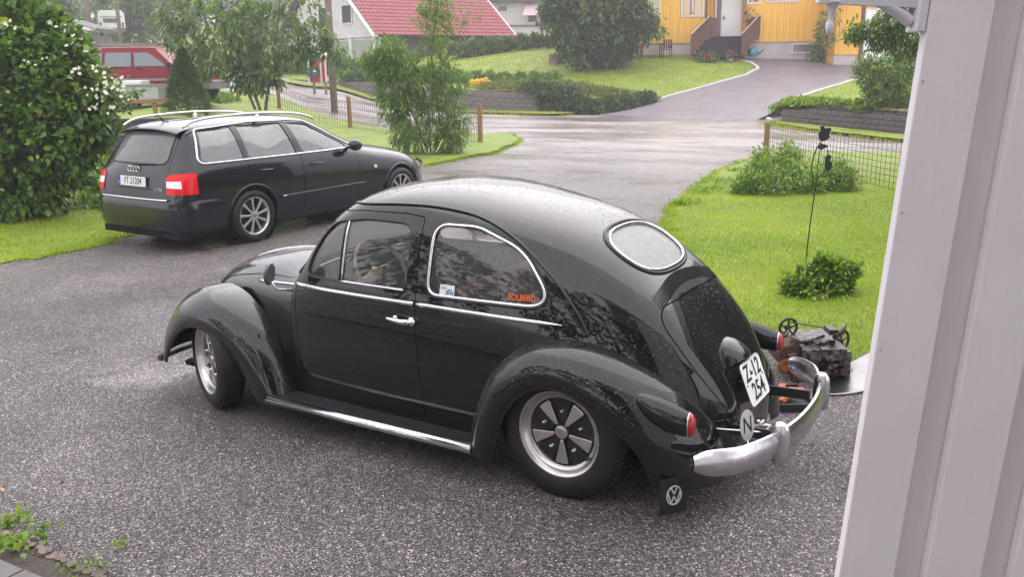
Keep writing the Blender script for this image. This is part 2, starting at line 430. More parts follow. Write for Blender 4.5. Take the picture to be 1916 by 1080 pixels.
# ---- ground materials
PUDL = tuple(-at(285, 700, 0))
def ground_mat(name, kind):
    m = bpy.data.materials.new(name); m.use_nodes = True; nt = m.node_tree; p = nt.nodes['Principled BSDF']; L = nt.links.new
    tc = _n(nt, 'TexCoord'); O = tc.outputs['Object']
    def noise(s, d=5, r=.5): n = _n(nt, 'TexNoise', Scale=s, Detail=d, Roughness=r); L(O, n.inputs['Vector']); return n
    def ramp(src, stops):
        r = _n(nt, 'ValToRGB'); e = r.color_ramp.elements
        while len(e) < len(stops): e.new(.5)
        for k, (pos, c) in enumerate(stops): e[k].position = pos; e[k].color = (*c, 1) if len(c) == 3 else c
        L(src, r.inputs[0]); return r
    if kind == 'gravel':
        v = _n(nt, 'TexVoronoi', Scale=135); L(O, v.inputs['Vector'])
        sp = _n(nt, 'SeparateColor'); L(v.outputs['Color'], sp.inputs[0])
        c = ramp(sp.outputs[0], [(0, (.032, .028, .031)), (.5, (.092, .082, .088)), (.76, (.16, .143, .145)), (.91, (.30, .268, .25)), (.975, (.54, .49, .44))])
        n = noise(.45, 7, .65); c2 = ramp(n.outputs['Fac'], [(.36, (.62, .60, .62)), (.5, (1.0, .98, 1.0)), (.64, (1.35, 1.32, 1.36))])
        mx = _n(nt, 'MixRGB', blend_type='MULTIPLY'); mx.inputs[0].default_value = 1; L(c.outputs[0], mx.inputs[1]); L(c2.outputs[0], mx.inputs[2])
        # far street: mud between ruts, paled to paint in sky glare; brown puddles
        n3 = noise(.35, 5, .55); mp = _n(nt, 'Mapping'); mp.inputs['Rotation'].default_value = (0, 0, -RZ); mp.inputs['Scale'].default_value = (.35, .8, 1)
        L(O, mp.inputs['Vector']); n4 = _n(nt, 'TexNoise', Scale=.55, Detail=8, Roughness=.62); L(mp.outputs[0], n4.inputs['Vector'])
        mud = ramp(n4.outputs['Fac'], [(.34, (.12, .095, .07)), (.5, (.20, .175, .17)), (.7, (.32, .285, .29))])
        sx = _n(nt, 'VectorMath', operation='DISTANCE'); L(O, sx.inputs[0]); sx.inputs[1].default_value = (CAM[0], CAM[1], 0)
        fr = _n(nt, 'MapRange'); fr.inputs[1].default_value = 12; fr.inputs[2].default_value = 24; L(sx.outputs['Value'], fr.inputs[0])
        m2 = _n(nt, 'MixRGB'); L(fr.outputs[0], m2.inputs[0]); L(mx.outputs[0], m2.inputs[1]); L(mud.outputs[0], m2.inputs[2])
        L(m2.outputs[0], p.inputs['Base Color'])
        # wetness
        nw = noise(.7, 6, .6); rw = ramp(nw.outputs['Fac'], [(.38, (.16,)*3), (.60, (.5,)*3)]); 
        nw2 = ramp(n4.outputs['Fac'], [(.40, (.10,)*3), (.62, (.42,)*3)])
        m3 = _n(nt, 'MixRGB'); L(fr.outputs[0], m3.inputs[0]); L(rw.outputs[0], m3.inputs[1]); L(nw2.outputs[0], m3.inputs[2]); 
        # standing water left of the front wheel of the old car
        wn_ = noise(5, 4, .6); pm = _n(nt, 'Mapping'); pm.inputs['Location'].default_value = PUDL; pm.vector_type = 'POINT'; L(O, pm.inputs['Vector']); pl_ = _n(nt, 'VectorMath', operation='LENGTH'); L(pm.outputs[0], pl_.inputs[0])
        pa_ = _n(nt, 'Math', operation='MULTIPLY_ADD'); L(wn_.outputs['Fac'], pa_.inputs[0]); pa_.inputs[1].default_value = 1.1; L(pl_.outputs['Value'], pa_.inputs[2])
        pw = _n(nt, 'MapRange'); pw.inputs[1].default_value = .62; pw.inputs[2].default_value = .98; pw.inputs[3].default_value = 1; pw.inputs[4].default_value = 0; L(pa_.outputs[0], pw.inputs[0])
        m4 = _n(nt, 'MixRGB'); L(pw.outputs[0], m4.inputs[0]); L(m3.outputs[0], m4.inputs[1]); m4.inputs[2].default_value = (.06, .06, .06, 1); L(m4.outputs[0], p.inputs['Roughness'])
        ih = _n(nt, 'Math', operation='SUBTRACT'); ih.inputs[0].default_value = 1; L(v.outputs['Distance'], ih.inputs[1])
        nb = noise(6, 6, .6); ad = _n(nt, 'Math', operation='ADD'); L(ih.outputs[0], ad.inputs[0]); L(nb.outputs['Fac'], ad.inputs[1])
        bs = _n(nt, 'MapRange'); bs.inputs[1].default_value = 9; bs.inputs[2].default_value = 26; bs.inputs[3].default_value = .95; bs.inputs[4].default_value = .32; L(sx.outputs['Value'], bs.inputs[0])
        b = _n(nt, 'Bump', Distance=.012); pk = _n(nt, 'MapRange'); pk.inputs[3].default_value = 1; pk.inputs[4].default_value = .12; L(pw.outputs[0], pk.inputs[0]); pq = _n(nt, 'Math', operation='MULTIPLY'); L(bs.outputs[0], pq.inputs[0]); L(pk.outputs[0], pq.inputs[1]); L(pq.outputs[0], b.inputs['Strength']); L(ad.outputs[0], b.inputs['Height']); L(b.outputs[0], p.inputs['Normal'])
        p.inputs['Specular IOR Level'].default_value = .55
    if kind == 'lawn':
        n = noise(1.1, 6, .65); c = ramp(n.outputs['Fac'], [(.3, (.12, .19, .018)), (.5, (.18, .26, .022)), (.7, (.27, .31, .035))])
        n2 = noise(28, 5, .7); c2 = ramp(n2.outputs['Fac'], [(.3, (.62, .66, .6)), (.7, (1.25, 1.2, 1.1))])
        mx = _n(nt, 'MixRGB', blend_type='MULTIPLY'); mx.inputs[0].default_value = 1; L(c.outputs[0], mx.inputs[1]); L(c2.outputs[0], mx.inputs[2]); L(mx.outputs[0], p.inputs['Base Color'])
        b = _n(nt, 'Bump', Strength=.9, Distance=.03); L(n2.outputs['Fac'], b.inputs['Height']); L(b.outputs[0], p.inputs['Normal']); p.inputs['Roughness'].default_value = .7
    return m
M_['gravel'] = ground_mat('wet_gravel', 'gravel'); M_['lawn'] = ground_mat('lawn_soil', 'lawn')
M_['asphalt'] = mat('driveway_gravel', (.11, .095, .11), .5, noise=(1.1, (.17, .15, .17), 8, .25), bump=(30, .5, .02))
# ground sheet: fine near, coarse far, in (u, w)
ws = np.concatenate([np.linspace(-30, 0, 7)[:-1], np.linspace(0, 60, 141), np.linspace(64, 160, 25), np.geomspace(170, 900, 14)])
az = np.linspace(-1.2, 1.2, 161); V = []; 
us = np.concatenate([-np.geomspace(900, 62, 16), np.linspace(-60, 60, 261), np.geomspace(62, 900, 16)])
UU, WW = np.meshgrid(us, ws, indexing='ij'); ZZ = T(UU, WW); XX, YY = xy(UU, WW)
# foreground notch: the gravel ends at the slabs by the house
nU, nW = UU.shape
idx = np.arange(nU*nW).reshape(nU, nW); F = np.stack([idx[:-1, :-1], idx[1:, :-1], idx[1:, 1:], idx[:-1, 1:]], -1).reshape(-1, 4)[:, ::-1]
g = mkmesh('ground', np.stack([XX, YY, ZZ], -1).reshape(-1, 3), F, M_['gravel'], None, True); g['kind'] = 'structure'
def fixup(o):
    import bmesh
    bm = bmesh.new(); bm.from_mesh(o.data); bmesh.ops.recalc_face_normals(bm, faces=bm.faces)
    if sum(f.normal.z*f.calc_area() for f in bm.faces) < 0: bmesh.ops.reverse_faces(bm, faces=bm.faces)
    bm.to_mesh(o.data); bm.free()
fixup(g)
def drape(name, poly, m, lift, step, zf=None, kind='structure', jag=0, parent=None):
    """sheet over the ground inside a polygon given in (u, w)"""
    P = dens(poly, step)
    if jag: P = P+NR.normal(0, jag, P.shape)
    lo, hi = P.min(0), P.max(0)
    gx, gy = np.meshgrid(np.arange(lo[0], hi[0], step*1.6), np.arange(lo[1], hi[1], step*1.6)); G = np.stack([gx.ravel(), gy.ravel()], 1)
    G = G[inpoly(G, P)]; G = G[dist_loop(G, P) > step*.5]
    pts = list(P)+list(G); k = len(P)
    r = delaunay_2d_cdt([Vector(p) for p in pts], [(i, (i+1) % k) for i in range(k)], [], 0, 1e-6)
    V2 = np.array([tuple(v) for v in r[0]]); Tt = np.array(list(r[2])); C = V2[Tt].mean(1); Tt = Tt[inpoly(C, P)]
    z = (zf or T)(V2[:, 0], V2[:, 1])+(lift if zf else np.where(V2[:, 1] > 14, lift+np.clip((V2[:, 1]-14)*.006, 0, .05), lift)); x, y = xy(V2[:, 0], V2[:, 1])
    o = mkmesh(name, np.stack([x, y, z], 1), Tt, m, parent, True); o['kind'] = kind; fixup(o); return o, P
def gp(px, py):
    return uw(at(px, py, 0))
# our lawns (flat part of the yard)
LR = [gp(*p) for p in ((1242,420),(1262,392),(1300,352),(1345,322),(1400,300),(1436,286))]
LR += [(8.5, 20.0), (10.5, 17.5), (11.5, 12.0), (8.0, 4.5)]+[gp(*p) for p in ((1700,700),(1560,668),(1420,622),(1330,560))]
lawnR, LRp = drape('lawn', LR, M_['lawn'], .012, .12, jag=.06)
LL = [gp(*p) for p in ((-260,560),(0,497),(90,480),(180,460),(262,436))]+[(-3.9, 12.6), (-3.6, 15.2), (-2.9, 17.8)]+[gp(*p) for p in ((790,313),(850,300),(920,288),(972,266),(955,252))]
LL += [(-2.2, 27.6), (-5.6, 32.4), (-8.6, 36.5), (-12.8, 37.0), (-15.5, 33.0), (-19, 31), (-26, 30), (-26, 12)]
lawnL, LLp = drape('lawn', LL, M_['lawn'], .012, .16, jag=.06)
# lane of gravel where the camera looks: loose stones on the packed surface
def tri_sample(P, n, cond=None):
    lo, hi = P.min(0), P.max(0); out = np.zeros((0, 2))
    while len(out) < n:
        q = NR.uniform(lo, hi, (n*2, 2)); q = q[inpoly(q, P)]
        if cond is not None: q = q[cond(q)]
        out = np.concatenate([out, q])
    return out[:n]
def inview(q, m=.06):
    a = q[:, 0]/np.maximum(q[:, 1], .1); return (a > -.60-m) & (a < .60+m) & (q[:, 1] > 2.6)
def grass(name, P2, zf, h, w_, m, lean=.5, hv=.5):
    n = len(P2); z = zf(P2[:, 0], P2[:, 1]); x, y = xy(P2[:, 0], P2[:, 1]); B = np.stack([x, y, z+.008], 1)
    th_ = NR.uniform(0, 2*np.pi, n); d = np.stack([np.cos(th_), np.sin(th_), np.zeros(n)], 1); s_ = np.stack([-d[:, 1], d[:, 0], d[:, 2]], 1)
    hh = h*NR.uniform(1-hv, 1+hv, n)[:, None]*(1+.0*z[:, None]); ww = w_*NR.uniform(.7, 1.3, n)[:, None]; ln = NR.uniform(.1, lean, n)[:, None]
    up = np.array([0, 0, 1.])
    a = B-s_*ww; b = B+s_*ww; c = B+up*hh*.6+d*hh*ln*.4; e = B+up*hh*(1-ln*.4)+d*hh*ln
    V = np.stack([a, b, c+s_*ww*.7, e, c-s_*ww*.7], 1).reshape(-1, 3)
    k = np.arange(n)[:, None]*5; F = np.concatenate([k+np.array([0, 1, 2, 4])])
    F2 = k+np.array([4, 2, 3]); 
    me = bpy.data.meshes.new(name); nv = len(V); me.vertices.add(nv); me.vertices.foreach_set('co', V.ravel())
    loops = np.concatenate([F.ravel(), F2.ravel()]); me.loops.add(len(loops)); me.loops.foreach_set('vertex_index', loops)
    me.polygons.add(2*n); me.polygons.foreach_set('loop_start', np.concatenate([np.arange(n)*4, 4*n+np.arange(n)*3])); me.polygons.foreach_set('loop_total', np.concatenate([np.full(n, 4), np.full(n, 3)]))
    pt = .5+.25*np.sin(x*1.3+2*np.sin(y*.9))+.25*np.sin(y*1.7+2*np.cos(x*.8)); at0 = me.attributes.new('tone', 'FLOAT', 'POINT'); at0.data.foreach_set('value', np.repeat(np.clip(.55*pt+NR.uniform(-.05, .5, n), 0, 1), 5).astype(np.float32)); me.materials.append(m); me.update(calc_edges=True)
    o = link(bpy.data.objects.new(name, me)); o['kind'] = 'stuff'; return o
def tone(me, n, per, R):
    a = me.attributes.new('tone', 'FLOAT', 'POINT'); t = np.repeat(R.uniform(0, 1, n), per); a.data.foreach_set('value', t.astype(np.float32))
def leafmat(name, c1, c2, c3=None, rough=.35, transl=.35, vein=0):
    m = bpy.data.materials.new(name); m.use_nodes = True; nt = m.node_tree; p = nt.nodes['Principled BSDF']; L = nt.links.new; out = nt.nodes['Material Output']
    at_ = _n(nt, 'Attribute', attribute_name='tone'); r = _n(nt, 'ValToRGB'); e = r.color_ramp.elements; e[0].color = (*c1, 1); e[1].color = (*c2, 1)
    if c3: q = e.new(.88); q.color = (*c2, 1); e[-1].color = (*c3, 1)
    L(at_.outputs['Fac'], r.inputs[0]); L(r.outputs[0], p.inputs['Base Color']); p.inputs['Roughness'].default_value = rough; p.inputs['Specular IOR Level'].default_value = .25 if 'grass' in name else .4
    tr = _n(nt, 'BsdfTranslucent'); mx = _n(nt, 'MixShader'); mx.inputs[0].default_value = transl
    hs = _n(nt, 'HueSaturation', Saturation=1.1, Value=1.5); L(r.outputs[0], hs.inputs['Color']); L(hs.outputs[0], tr.inputs[0])
    L(p.outputs[0], mx.inputs[1]); L(tr.outputs[0], mx.inputs[2]); L(mx.outputs[0], out.inputs['Surface']); return m
M_['blade'] = leafmat('grass_blades', (.15, .25, .008), (.31, .41, .015), (.48, .45, .06), .65, .4)
M_['blade_far'] = leafmat('far_grass_blades', (.20, .27, .018), (.34, .38, .03), (.42, .40, .07), .6, .4)
P2 = tri_sample(LRp, 150000, lambda q: inview(q) & (NR.uniform(0, 1, len(q)) < np.clip(9/q[:, 1], 0, 1)**1.2))
grass('lawn_grass', P2, T, .034, .0028, M_['blade'], .9)
P2 = tri_sample(LLp, 110000, lambda q: inview(q) & (q[:, 1] < 34) & (NR.uniform(0, 1, len(q)) < np.clip(11/q[:, 1], 0, 1)**1.0))
grass('lawn_grass', P2, T, .045, .0042, M_['blade'], .9)
# fringe of longer grass along the lawn edges
def edge_pts(P, n, s_, cond):
    k = len(P); i = NR.integers(0, k, n*3); t = NR.uniform(0, 1, (n*3, 1)); q = P[i]*(1-t)+P[(i+1) % k]*t+NR.normal(0, s_, (n*3, 2)); q = q[cond(q)]; return q[:n]
grass('lawn_edge_grass', edge_pts(LRp, 9000, .05, inview), T, .05, .003, M_['blade'], .9)
grass('lawn_edge_grass', edge_pts(LLp, 12000, .07, lambda q: inview(q) & (q[:, 1] < 33)), T, .06, .004, M_['blade'], .9)
# loose pebbles
def pebble(seed, m):
    r = random.Random(seed); b = MB(); import bmesh
    bm = bmesh.new(); bmesh.ops.create_icosphere(bm, subdivisions=1, radius=1)
    for v in bm.verts: v.co *= r.uniform(.7, 1.2)
    V = [tuple(v.co) for v in bm.verts]; F = [tuple(v.index for v in f.verts) for f in bm.faces]; bm.free(); return np.array(V), np.array(F)
def pebbles(name, Q, rmin, rmax, m, z=None):
    pv, pf = pebble(3, None); n = len(Q); zz_ = T(Q[:, 0], Q[:, 1]); x, y = xy(Q[:, 0], Q[:, 1]); r = rmin*(rmax/rmin)**(NR.uniform(0, 1, n)**2.2)
    # octahedron-like low stones: 6 vertices, 8 faces
    O = np.array([(1, 0, 0), (0, 1, 0), (-1, 0, 0), (0, -1, 0), (0, 0, 1), (0, 0, -1)], float); OF = np.array([(0, 1, 4), (1, 2, 4), (2, 3, 4), (3, 0, 4)])
    a = NR.uniform(0, 6.28, n); ca, sa = np.cos(a), np.sin(a); V = O[None]*NR.uniform(.65, 1.25, (n, 6, 3)); V[:, :4, 2] += NR.uniform(-.2, .2, (n, 4))
    V[:, :, 2] *= .6; X = V[..., 0]*ca[:, None]-V[..., 1]*sa[:, None]; Y = V[..., 0]*sa[:, None]+V[..., 1]*ca[:, None]
    W3 = np.stack([X*r[:, None]+x[:, None], Y*r[:, None]+y[:, None], V[..., 2]*r[:, None]+zz_[:, None]+r[:, None]*.15], -1).reshape(-1, 3)
    F = (np.arange(n)[:, None, None]*6+OF).reshape(-1, 3); me = bpy.data.meshes.new(name); me.vertices.add(len(W3)); me.vertices.foreach_set('co', W3.ravel())
    me.loops.add(F.size); me.loops.foreach_set('vertex_index', F.ravel()); me.polygons.add(len(F)); me.polygons.foreach_set('loop_start', np.arange(len(F))*3); me.polygons.foreach_set('loop_total', np.full(len(F), 3))
    tone(me, n, 6, NR); me.materials.append(m); me.update(calc_edges=True); o = link(bpy.data.objects.new(name, me)); o['kind'] = 'stuff'; return o
def stonemat():
    m = bpy.data.materials.new('loose_stone'); m.use_nodes = True; nt = m.node_tree; p = nt.nodes['Principled BSDF']
    a = _n(nt, 'Attribute', attribute_name='tone'); r = _n(nt, 'ValToRGB'); e = r.color_ramp.elements; e[0].color = (.024, .021, .022, 1); e[1].color = (.60, .53, .48, 1)
    for q, c in ((.45, (.066, .057, .059, 1)), (.72, (.13, .115, .11, 1)), (.9, (.30, .25, .22, 1))): k = e.new(q); k.color = c
    nt.links.new(a.outputs['Fac'], r.inputs[0]); nt.links.new(r.outputs[0], p.inputs['Base Color']); p.inputs['Roughness'].default_value = .28; p.inputs['Specular IOR Level'].default_value = .6; return m
M_['stone'] = stonemat()
GR = np.array([(-6, 9.2), (-2.6, 3.6), (-.9, 2.6), (3, 2.6), (3.6, 6), (2.2, 8), (2.2, 12), (3.6, 17), (-2, 18), (-3.8, 12)])
inL = lambda q: inpoly(q, LRp) | inpoly(q, LLp)
Q = tri_sample(GR, 150000, lambda q: inview(q) & ~inL(q) & (NR.uniform(0, 1, len(q)) < np.clip(4.2/q[:, 1], 0, 1)**1.5) & ~((q[:, 0] < -1.6+(3.35-q[:, 1])*1.6) & (q[:, 1] < 3.9)))
pebbles('loose_gravel', Q, .0024, .0072, M_['stone'])
Q = edge_pts(LRp, 1800, .16, lambda q: inview(q) & (q[:, 1] > 8)); pebbles('loose_gravel', Q, .006, .02, M_['stone'])
# ================================================================ vegetation helpers
def leaves(name, C, D, size, aspect, m, parent=None, sv=.35, up=None, kind='stuff', T_=None, fold=.25, flat=.5, R=NR):
    """leaf-shaped folded quads: C centres, D growth direction"""
    n = len(C); D = D/(np.linalg.norm(D, axis=1, keepdims=True)+1e-9); ref = R.normal(0, 1, (n, 3)); ref[:, 2] = abs(ref[:, 2])+flat*3
    S1 = np.cross(D, ref); S1 /= np.linalg.norm(S1, axis=1, keepdims=True)+1e-9; N1 = np.cross(S1, D)
    s = size*(1+sv*R.uniform(-1, 1, n))[:, None]
    base = C; tip = C+D*s; mid = C+D*s*.45+N1*s*fold*.3
    l = mid+S1*s*aspect*.5+N1*s*fold*.25; r = mid-S1*s*aspect*.5+N1*s*fold*.25
    V = np.stack([base, r, tip, l, mid], 1).reshape(-1, 3); k = np.arange(n)[:, None]*5
    F = np.concatenate([k+np.array([0, 1, 4]), k+np.array([1, 2, 4]), k+np.array([2, 3, 4]), k+np.array([3, 0, 4])], 1).reshape(-1, 3)
    me = bpy.data.meshes.new(name); me.vertices.add(len(V)); me.vertices.foreach_set('co', V.ravel()); me.loops.add(F.size); me.loops.foreach_set('vertex_index', F.ravel().astype(np.int32))
    me.polygons.add(len(F)); me.polygons.foreach_set('loop_start', np.arange(len(F))*3); me.polygons.foreach_set('loop_total', np.full(len(F), 3))
    a = me.attributes.new('tone', 'FLOAT', 'POINT'); t = R.uniform(0, 1, n) if T_ is None else np.clip(T_+R.normal(0, .15, n), 0, 1); a.data.foreach_set('value', np.repeat(t, 5).astype(np.float32))
    me.materials.append(m); me.update(calc_edges=True); o = link(bpy.data.objects.new(name, me), parent)
    if kind: o['kind'] = kind
    return o
def clumps(c, r, n, R=NR, shell=.55):
    """n points in an ellipsoid, denser near its surface"""
    d = R.normal(0, 1, (n, 3)); d /= np.linalg.norm(d, axis=1, keepdims=True); q = R.uniform(shell**3, 1, (n, 1))**(1/3)
    return np.array(c)+d*q*np.array(r), d
def crown(name, lobes, nper, cr, nl, size, aspect, m, parent, droop=.5, R=NR, kind='stuff', cut=None):
    """lobes: ellipsoids (c, r); each gets nper twig clumps of nl leaves"""
    Cs = []; Ds = []; Ts = []
    for (c, r) in lobes:
        P, d = clumps(c, r, nper, R)
        for p, q in zip(P, d):
            k = max(3, int(nl*R.uniform(.5, 1.4))); t = R.uniform(.1, .9)
            ax = q+np.array([0, 0, R.uniform(-droop, .4)]); ax /= np.linalg.norm(ax); s = R.uniform(-.2, 1, (k, 1))
            Cs.append(p+ax*s*cr+R.normal(0, cr*.30, (k, 3))); dd = ax+R.normal(0, .55, (k, 3)); dd[:, 2] -= droop*.8; Ds.append(dd); Ts.append(np.full(k, t))
    C = np.concatenate(Cs); D = np.concatenate(Ds); Tt = np.concatenate(Ts)
    if cut is not None: k = cut(C); C, D, Tt = C[k], D[k], Tt[k]
    return leaves(name, C, D, size, aspect, m, parent, T_=Tt, kind=kind, R=R)
def limbs(base, tops, r0, parent, m, name='trunk', bend=.15, R=rnd):
    b = MB()
    for t in tops:
        a = Vector(base); e = Vector(t[:3]); r1 = t[3] if len(t) > 3 else r0*.3; rs = t[4] if len(t) > 4 else r0
        st = Vector(t[5]) if len(t) > 5 else a; pts = []; rr = []
        L_ = (e-st).length
        for i in range(7):
            f = i/6; p = st.lerp(e, f)+Vector((R.uniform(-1, 1), R.uniform(-1, 1), R.uniform(-.5, .5)))*bend*L_*.18*math.sin(f*math.pi); pts.append(p); rr.append(rs+(r1-rs)*f)
        b.tube(pts, rr, 7)
    return b.build(name, m, parent, True)
M_['bark'] = mat('bark', (.10, .075, .06), .85, noise=(20, (.17, .14, .12)), bump=(40, .6, .01))
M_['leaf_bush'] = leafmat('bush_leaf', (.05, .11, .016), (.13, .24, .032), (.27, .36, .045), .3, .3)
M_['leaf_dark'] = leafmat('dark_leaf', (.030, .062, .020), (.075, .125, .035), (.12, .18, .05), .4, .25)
M_['leaf_mid'] = leafmat('mid_leaf', (.055, .11, .022), (.13, .21, .04), (.24, .30, .07), .35, .35)
M_['leaf_light'] = leafmat('light_leaf', (.09, .17, .03), (.19, .29, .06), (.33, .40, .13), .35, .4)
M_['leaf_yel'] = leafmat('fresh_leaf', (.10, .19, .02), (.22, .34, .03), (.36, .42, .05), .35, .4)
M_['needle'] = leafmat('spruce_needle', (.05, .11, .03), (.12, .20, .05), (.18, .27, .07), .6, .15)
M_['petal'] = leafmat('white_petal', (.62, .60, .50), (.8, .79, .72), None, .5, .3)
M_['yellow_petal'] = leafmat('yellow_petal', (.65, .45, .02), (.8, .62, .05), None, .5, .3)
M_['soil'] = mat('bare_soil', (.075, .05, .042), .85, noise=(7, (.14, .085, .075)), bump=(18, .8, .03))
def crown_px(px, py, depth): return atd(px, py, depth)
def pxr(px, depth): return px/FPX*depth
# ================================================================ structures across the street
def atw(px, py, w):
    d = ray(px, py); k = w/(d[0]*FH[0]+d[1]*FH[1]); return CP+d*k
class Fr:
    """upright frame facing the street: local x to the right, y away, z up"""
    def __init__(s, o): s.o = np.array(o, float)
    def l(s, p): q = np.asarray(p)-s.o; return np.array([q[:2]@RH, q[:2]@FH, q[2]])
    def px(s, px, py, w): return s.l(atw(px, py, w))
def wallpts(line, n):
    """resample (u,w) polyline"""
    P = np.array(line, float); d = np.concatenate([[0], np.cumsum(np.linalg.norm(np.diff(P, axis=0), axis=1))]); t = np.linspace(0, d[-1], n)
    return np.stack([np.interp(t, d, P[:, 0]), np.interp(t, d, P[:, 1])], 1), d[-1]
M_['block'] = mat('concrete_block', (.11, .095, .09), .8, noise=(3, (.20, .175, .165), 7), bump=(25, .7, .02))
M_['block2'] = mat('split_stone_block', (.07, .058, .055), .8, noise=(5, (.13, .11, .105), 7), bump=(30, .8, .02))
M_['kerb'] = mat('white_kerb', (.62, .60, .60), .6, noise=(6, (.45, .43, .43), 6), bump=(20, .4, .01))
M_['wood_post'] = mat('weathered_post', (.30, .16, .07), .7, noise=(9, (.20, .11, .055), 6), bump=(40, .4, .005))
M_['pole'] = mat('creosote_pole', (.21, .165, .14), .8, noise=(4, (.15, .12, .11), 7), bump=(30, .5, .01))
M_['wire'] = mat('rusty_wire', (.10, .075, .055), .6)
M_['ywood'] = mat('yellow_plank', (.86, .50, .07), .6, noise=(2.5, (.80, .44, .06), 6), bump=(30, .15, .003))
M_['ywood2'] = mat('yellow_plank_shaded', (.70, .37, .045), .55)  # darker copy of the plank yellow, recess shade put into the colour
M_['wwood'] = mat('white_plank', (.66, .63, .64), .55, noise=(2, (.58, .55, .57), 6), bump=(25, .15, .003))
M_['plaster'] = mat('pale_foundation', (.52, .47, .46), .8, noise=(1.5, (.42, .38, .37), 7), bump=(15, .2, .01))
M_['brown'] = mat('brown_stained_wood', (.10, .045, .028), .55, noise=(8, (.15, .07, .045), 5), bump=(30, .3, .004))
M_['dgrey'] = mat('dark_step_paint', (.015, .015, .018), .6, noise=(4, (.03, .03, .032), 5))
M_['pane'] = mat('window_pane', (.05, .055, .06), .05, spec=.8)
M_['curtain'] = mat('net_curtain', (.55, .53, .53), .8)
M_['tile'] = mat('red_roof_tile', (.33, .07, .085), .55, noise=(2.2, (.23, .05, .06), 7, .25), bump=(20, .3, .01))
M_['darkroof'] = mat('dark_roof', (.07, .065, .075), .6, noise=(2, (.10, .09, .10), 5))
def blockwall(name, label, line, zb, zt, bl, course, m, th_=.22, group=None, jit=.02):
    """stacked blocks along a (u,w) line; zb, zt functions of arc parameter 0..1"""
    P, L = wallpts(line, 60); root = empty(name, (*xy(*P[0]), 0), 0, label, 'retaining wall', group); o = np.array([*xy(*P[0]), 0])
    n = int(L/bl); d = np.concatenate([[0], np.cumsum(np.linalg.norm(np.diff(P, axis=0), axis=1))])
    bb = MB(); bb.box(0, bl-.012, 0, th_, 0, course-.012); proto = bb.build('block', m, None, bevel=.012); first = True; cnt = 0
    core = MB()
    for i in range(n+1):
        for off in (0,):
            s0 = i*bl
        f = s0/L; zt_ = zt(min(f, 1)); zb_ = zb(min(f, 1)); nc = max(1, int(round((zt_-zb_)/course)))
        for c in range(nc):
            s_ = s0+(bl/2 if c % 2 else 0)
            if s_+bl*.5 > L: continue
            u0, w0 = np.interp(s_, d, P[:, 0]), np.interp(s_, d, P[:, 1]); u1, w1 = np.interp(s_+bl, d, P[:, 0]), np.interp(s_+bl, d, P[:, 1])
            a = np.array(xy(u0, w0)); b_ = np.array(xy(u1, w1)); ang = math.atan2(b_[1]-a[1], b_[0]-a[0])
            q = proto if first else inst(proto); first = False; q.parent = root
            q.location = (a[0]-o[0]+rnd.uniform(-jit, jit)*.5, a[1]-o[1]+rnd.uniform(-jit, jit)*.5, zb_-.05+c*course-0); q.rotation_euler = (0, 0, ang+rnd.uniform(-.012, .012)); cnt += 1
    V = []; nn = 30
    for i in range(nn):
        f = i/(nn-1); u0, w0 = np.interp(f*L, d, P[:, 0]), np.interp(f*L, d, P[:, 1]); a = np.array(xy(u0, w0))-o[:2]
        j = min(i+1, nn-1); k = max(i-1, 0); t = np.array(xy(np.interp(j/(nn-1)*L, d, P[:, 0]), np.interp(j/(nn-1)*L, d, P[:, 1])))-np.array(xy(np.interp(k/(nn-1)*L, d, P[:, 0]), np.interp(k/(nn-1)*L, d, P[:, 1])))
        t /= np.linalg.norm(t); nr = np.array([-t[1], t[0]])
        V += [(*(a+nr*.06), zb(f)-.1), (*(a+nr*.06), zt(f)-.03), (*(a+nr*.20), zt(f)-.03), (*(a+nr*.20), zb(f)-.1)]
    F = [(i*4+j, i*4+(j+1) % 4, (i+1)*4+(j+1) % 4, (i+1)*4+j) for i in range(nn-1) for j in range(4)]
    mkmesh('mortar', V, F, M_['matblack'] if 0 else m, root)
    return root
def uwp(px, py, w): return tuple(uw(atw(px, py, w)))
def zp(px, py, w): return float(atw(px, py, w)[2])
# ---- yellow house garden: wall line from the left end to the drive corner
WA = [uwp(540, 175, 47.5), uwp(700, 185, 45.5), uwp(860, 195, 43.2), uwp(1000, 205, 40.5), uwp(1118, 214, 38.6)]
zbA = lambda f: float(np.interp(f, [0, .35, .62, 1], [.72, .5, .1, 0])); ztA = lambda f: float(np.interp(f, [0, .35, .6, .85, 1], [1.55, 1.3, 1.0, .85, .35]))
blockwall('garden_wall', 'long low retaining wall of grey blocks half hidden by trailing plants below the yellow house lawn', WA, zbA, ztA, .50, .20, M_['block'])
# kerb / drive left boundary
KL = [uwp(1122, 214, 38.5), uwp(1190, 199, 39.6), uwp(1250, 182, 40.8), uwp(1330, 160, 42.6), uwp(1395, 142, 44.6), uwp(1420, 129, 46.3), uwp(1404, 118, 48.0), uwp(1380, 112, 49.0)]
KZ = [zp(1122, 214, 38.5), zp(1190, 199, 39.6), zp(1250, 182, 40.8), zp(1330, 160, 42.6), zp(1395, 142, 44.6), zp(1420, 129, 46.3), zp(1404, 118, 48.0), zp(1380, 112, 49.0)]
KR = [uwp(1440, 214, 33.5), uwp(1475, 190, 36.0), uwp(1530, 172, 38.5), uwp(1600, 151, 41.0), uwp(1660, 138, 43.0), uwp(1760, 127, 45.5)]
KRZ = [zp(1440, 214, 33.5), zp(1475, 190, 36.0), zp(1530, 172, 38.5), zp(1600, 151, 41.0), zp(1660, 138, 43.0), zp(1760, 127, 45.5)]
anch = [(*a, z) for a, z in zip(KL, KZ)]+[(*a, z) for a, z in zip(KR, KRZ)]
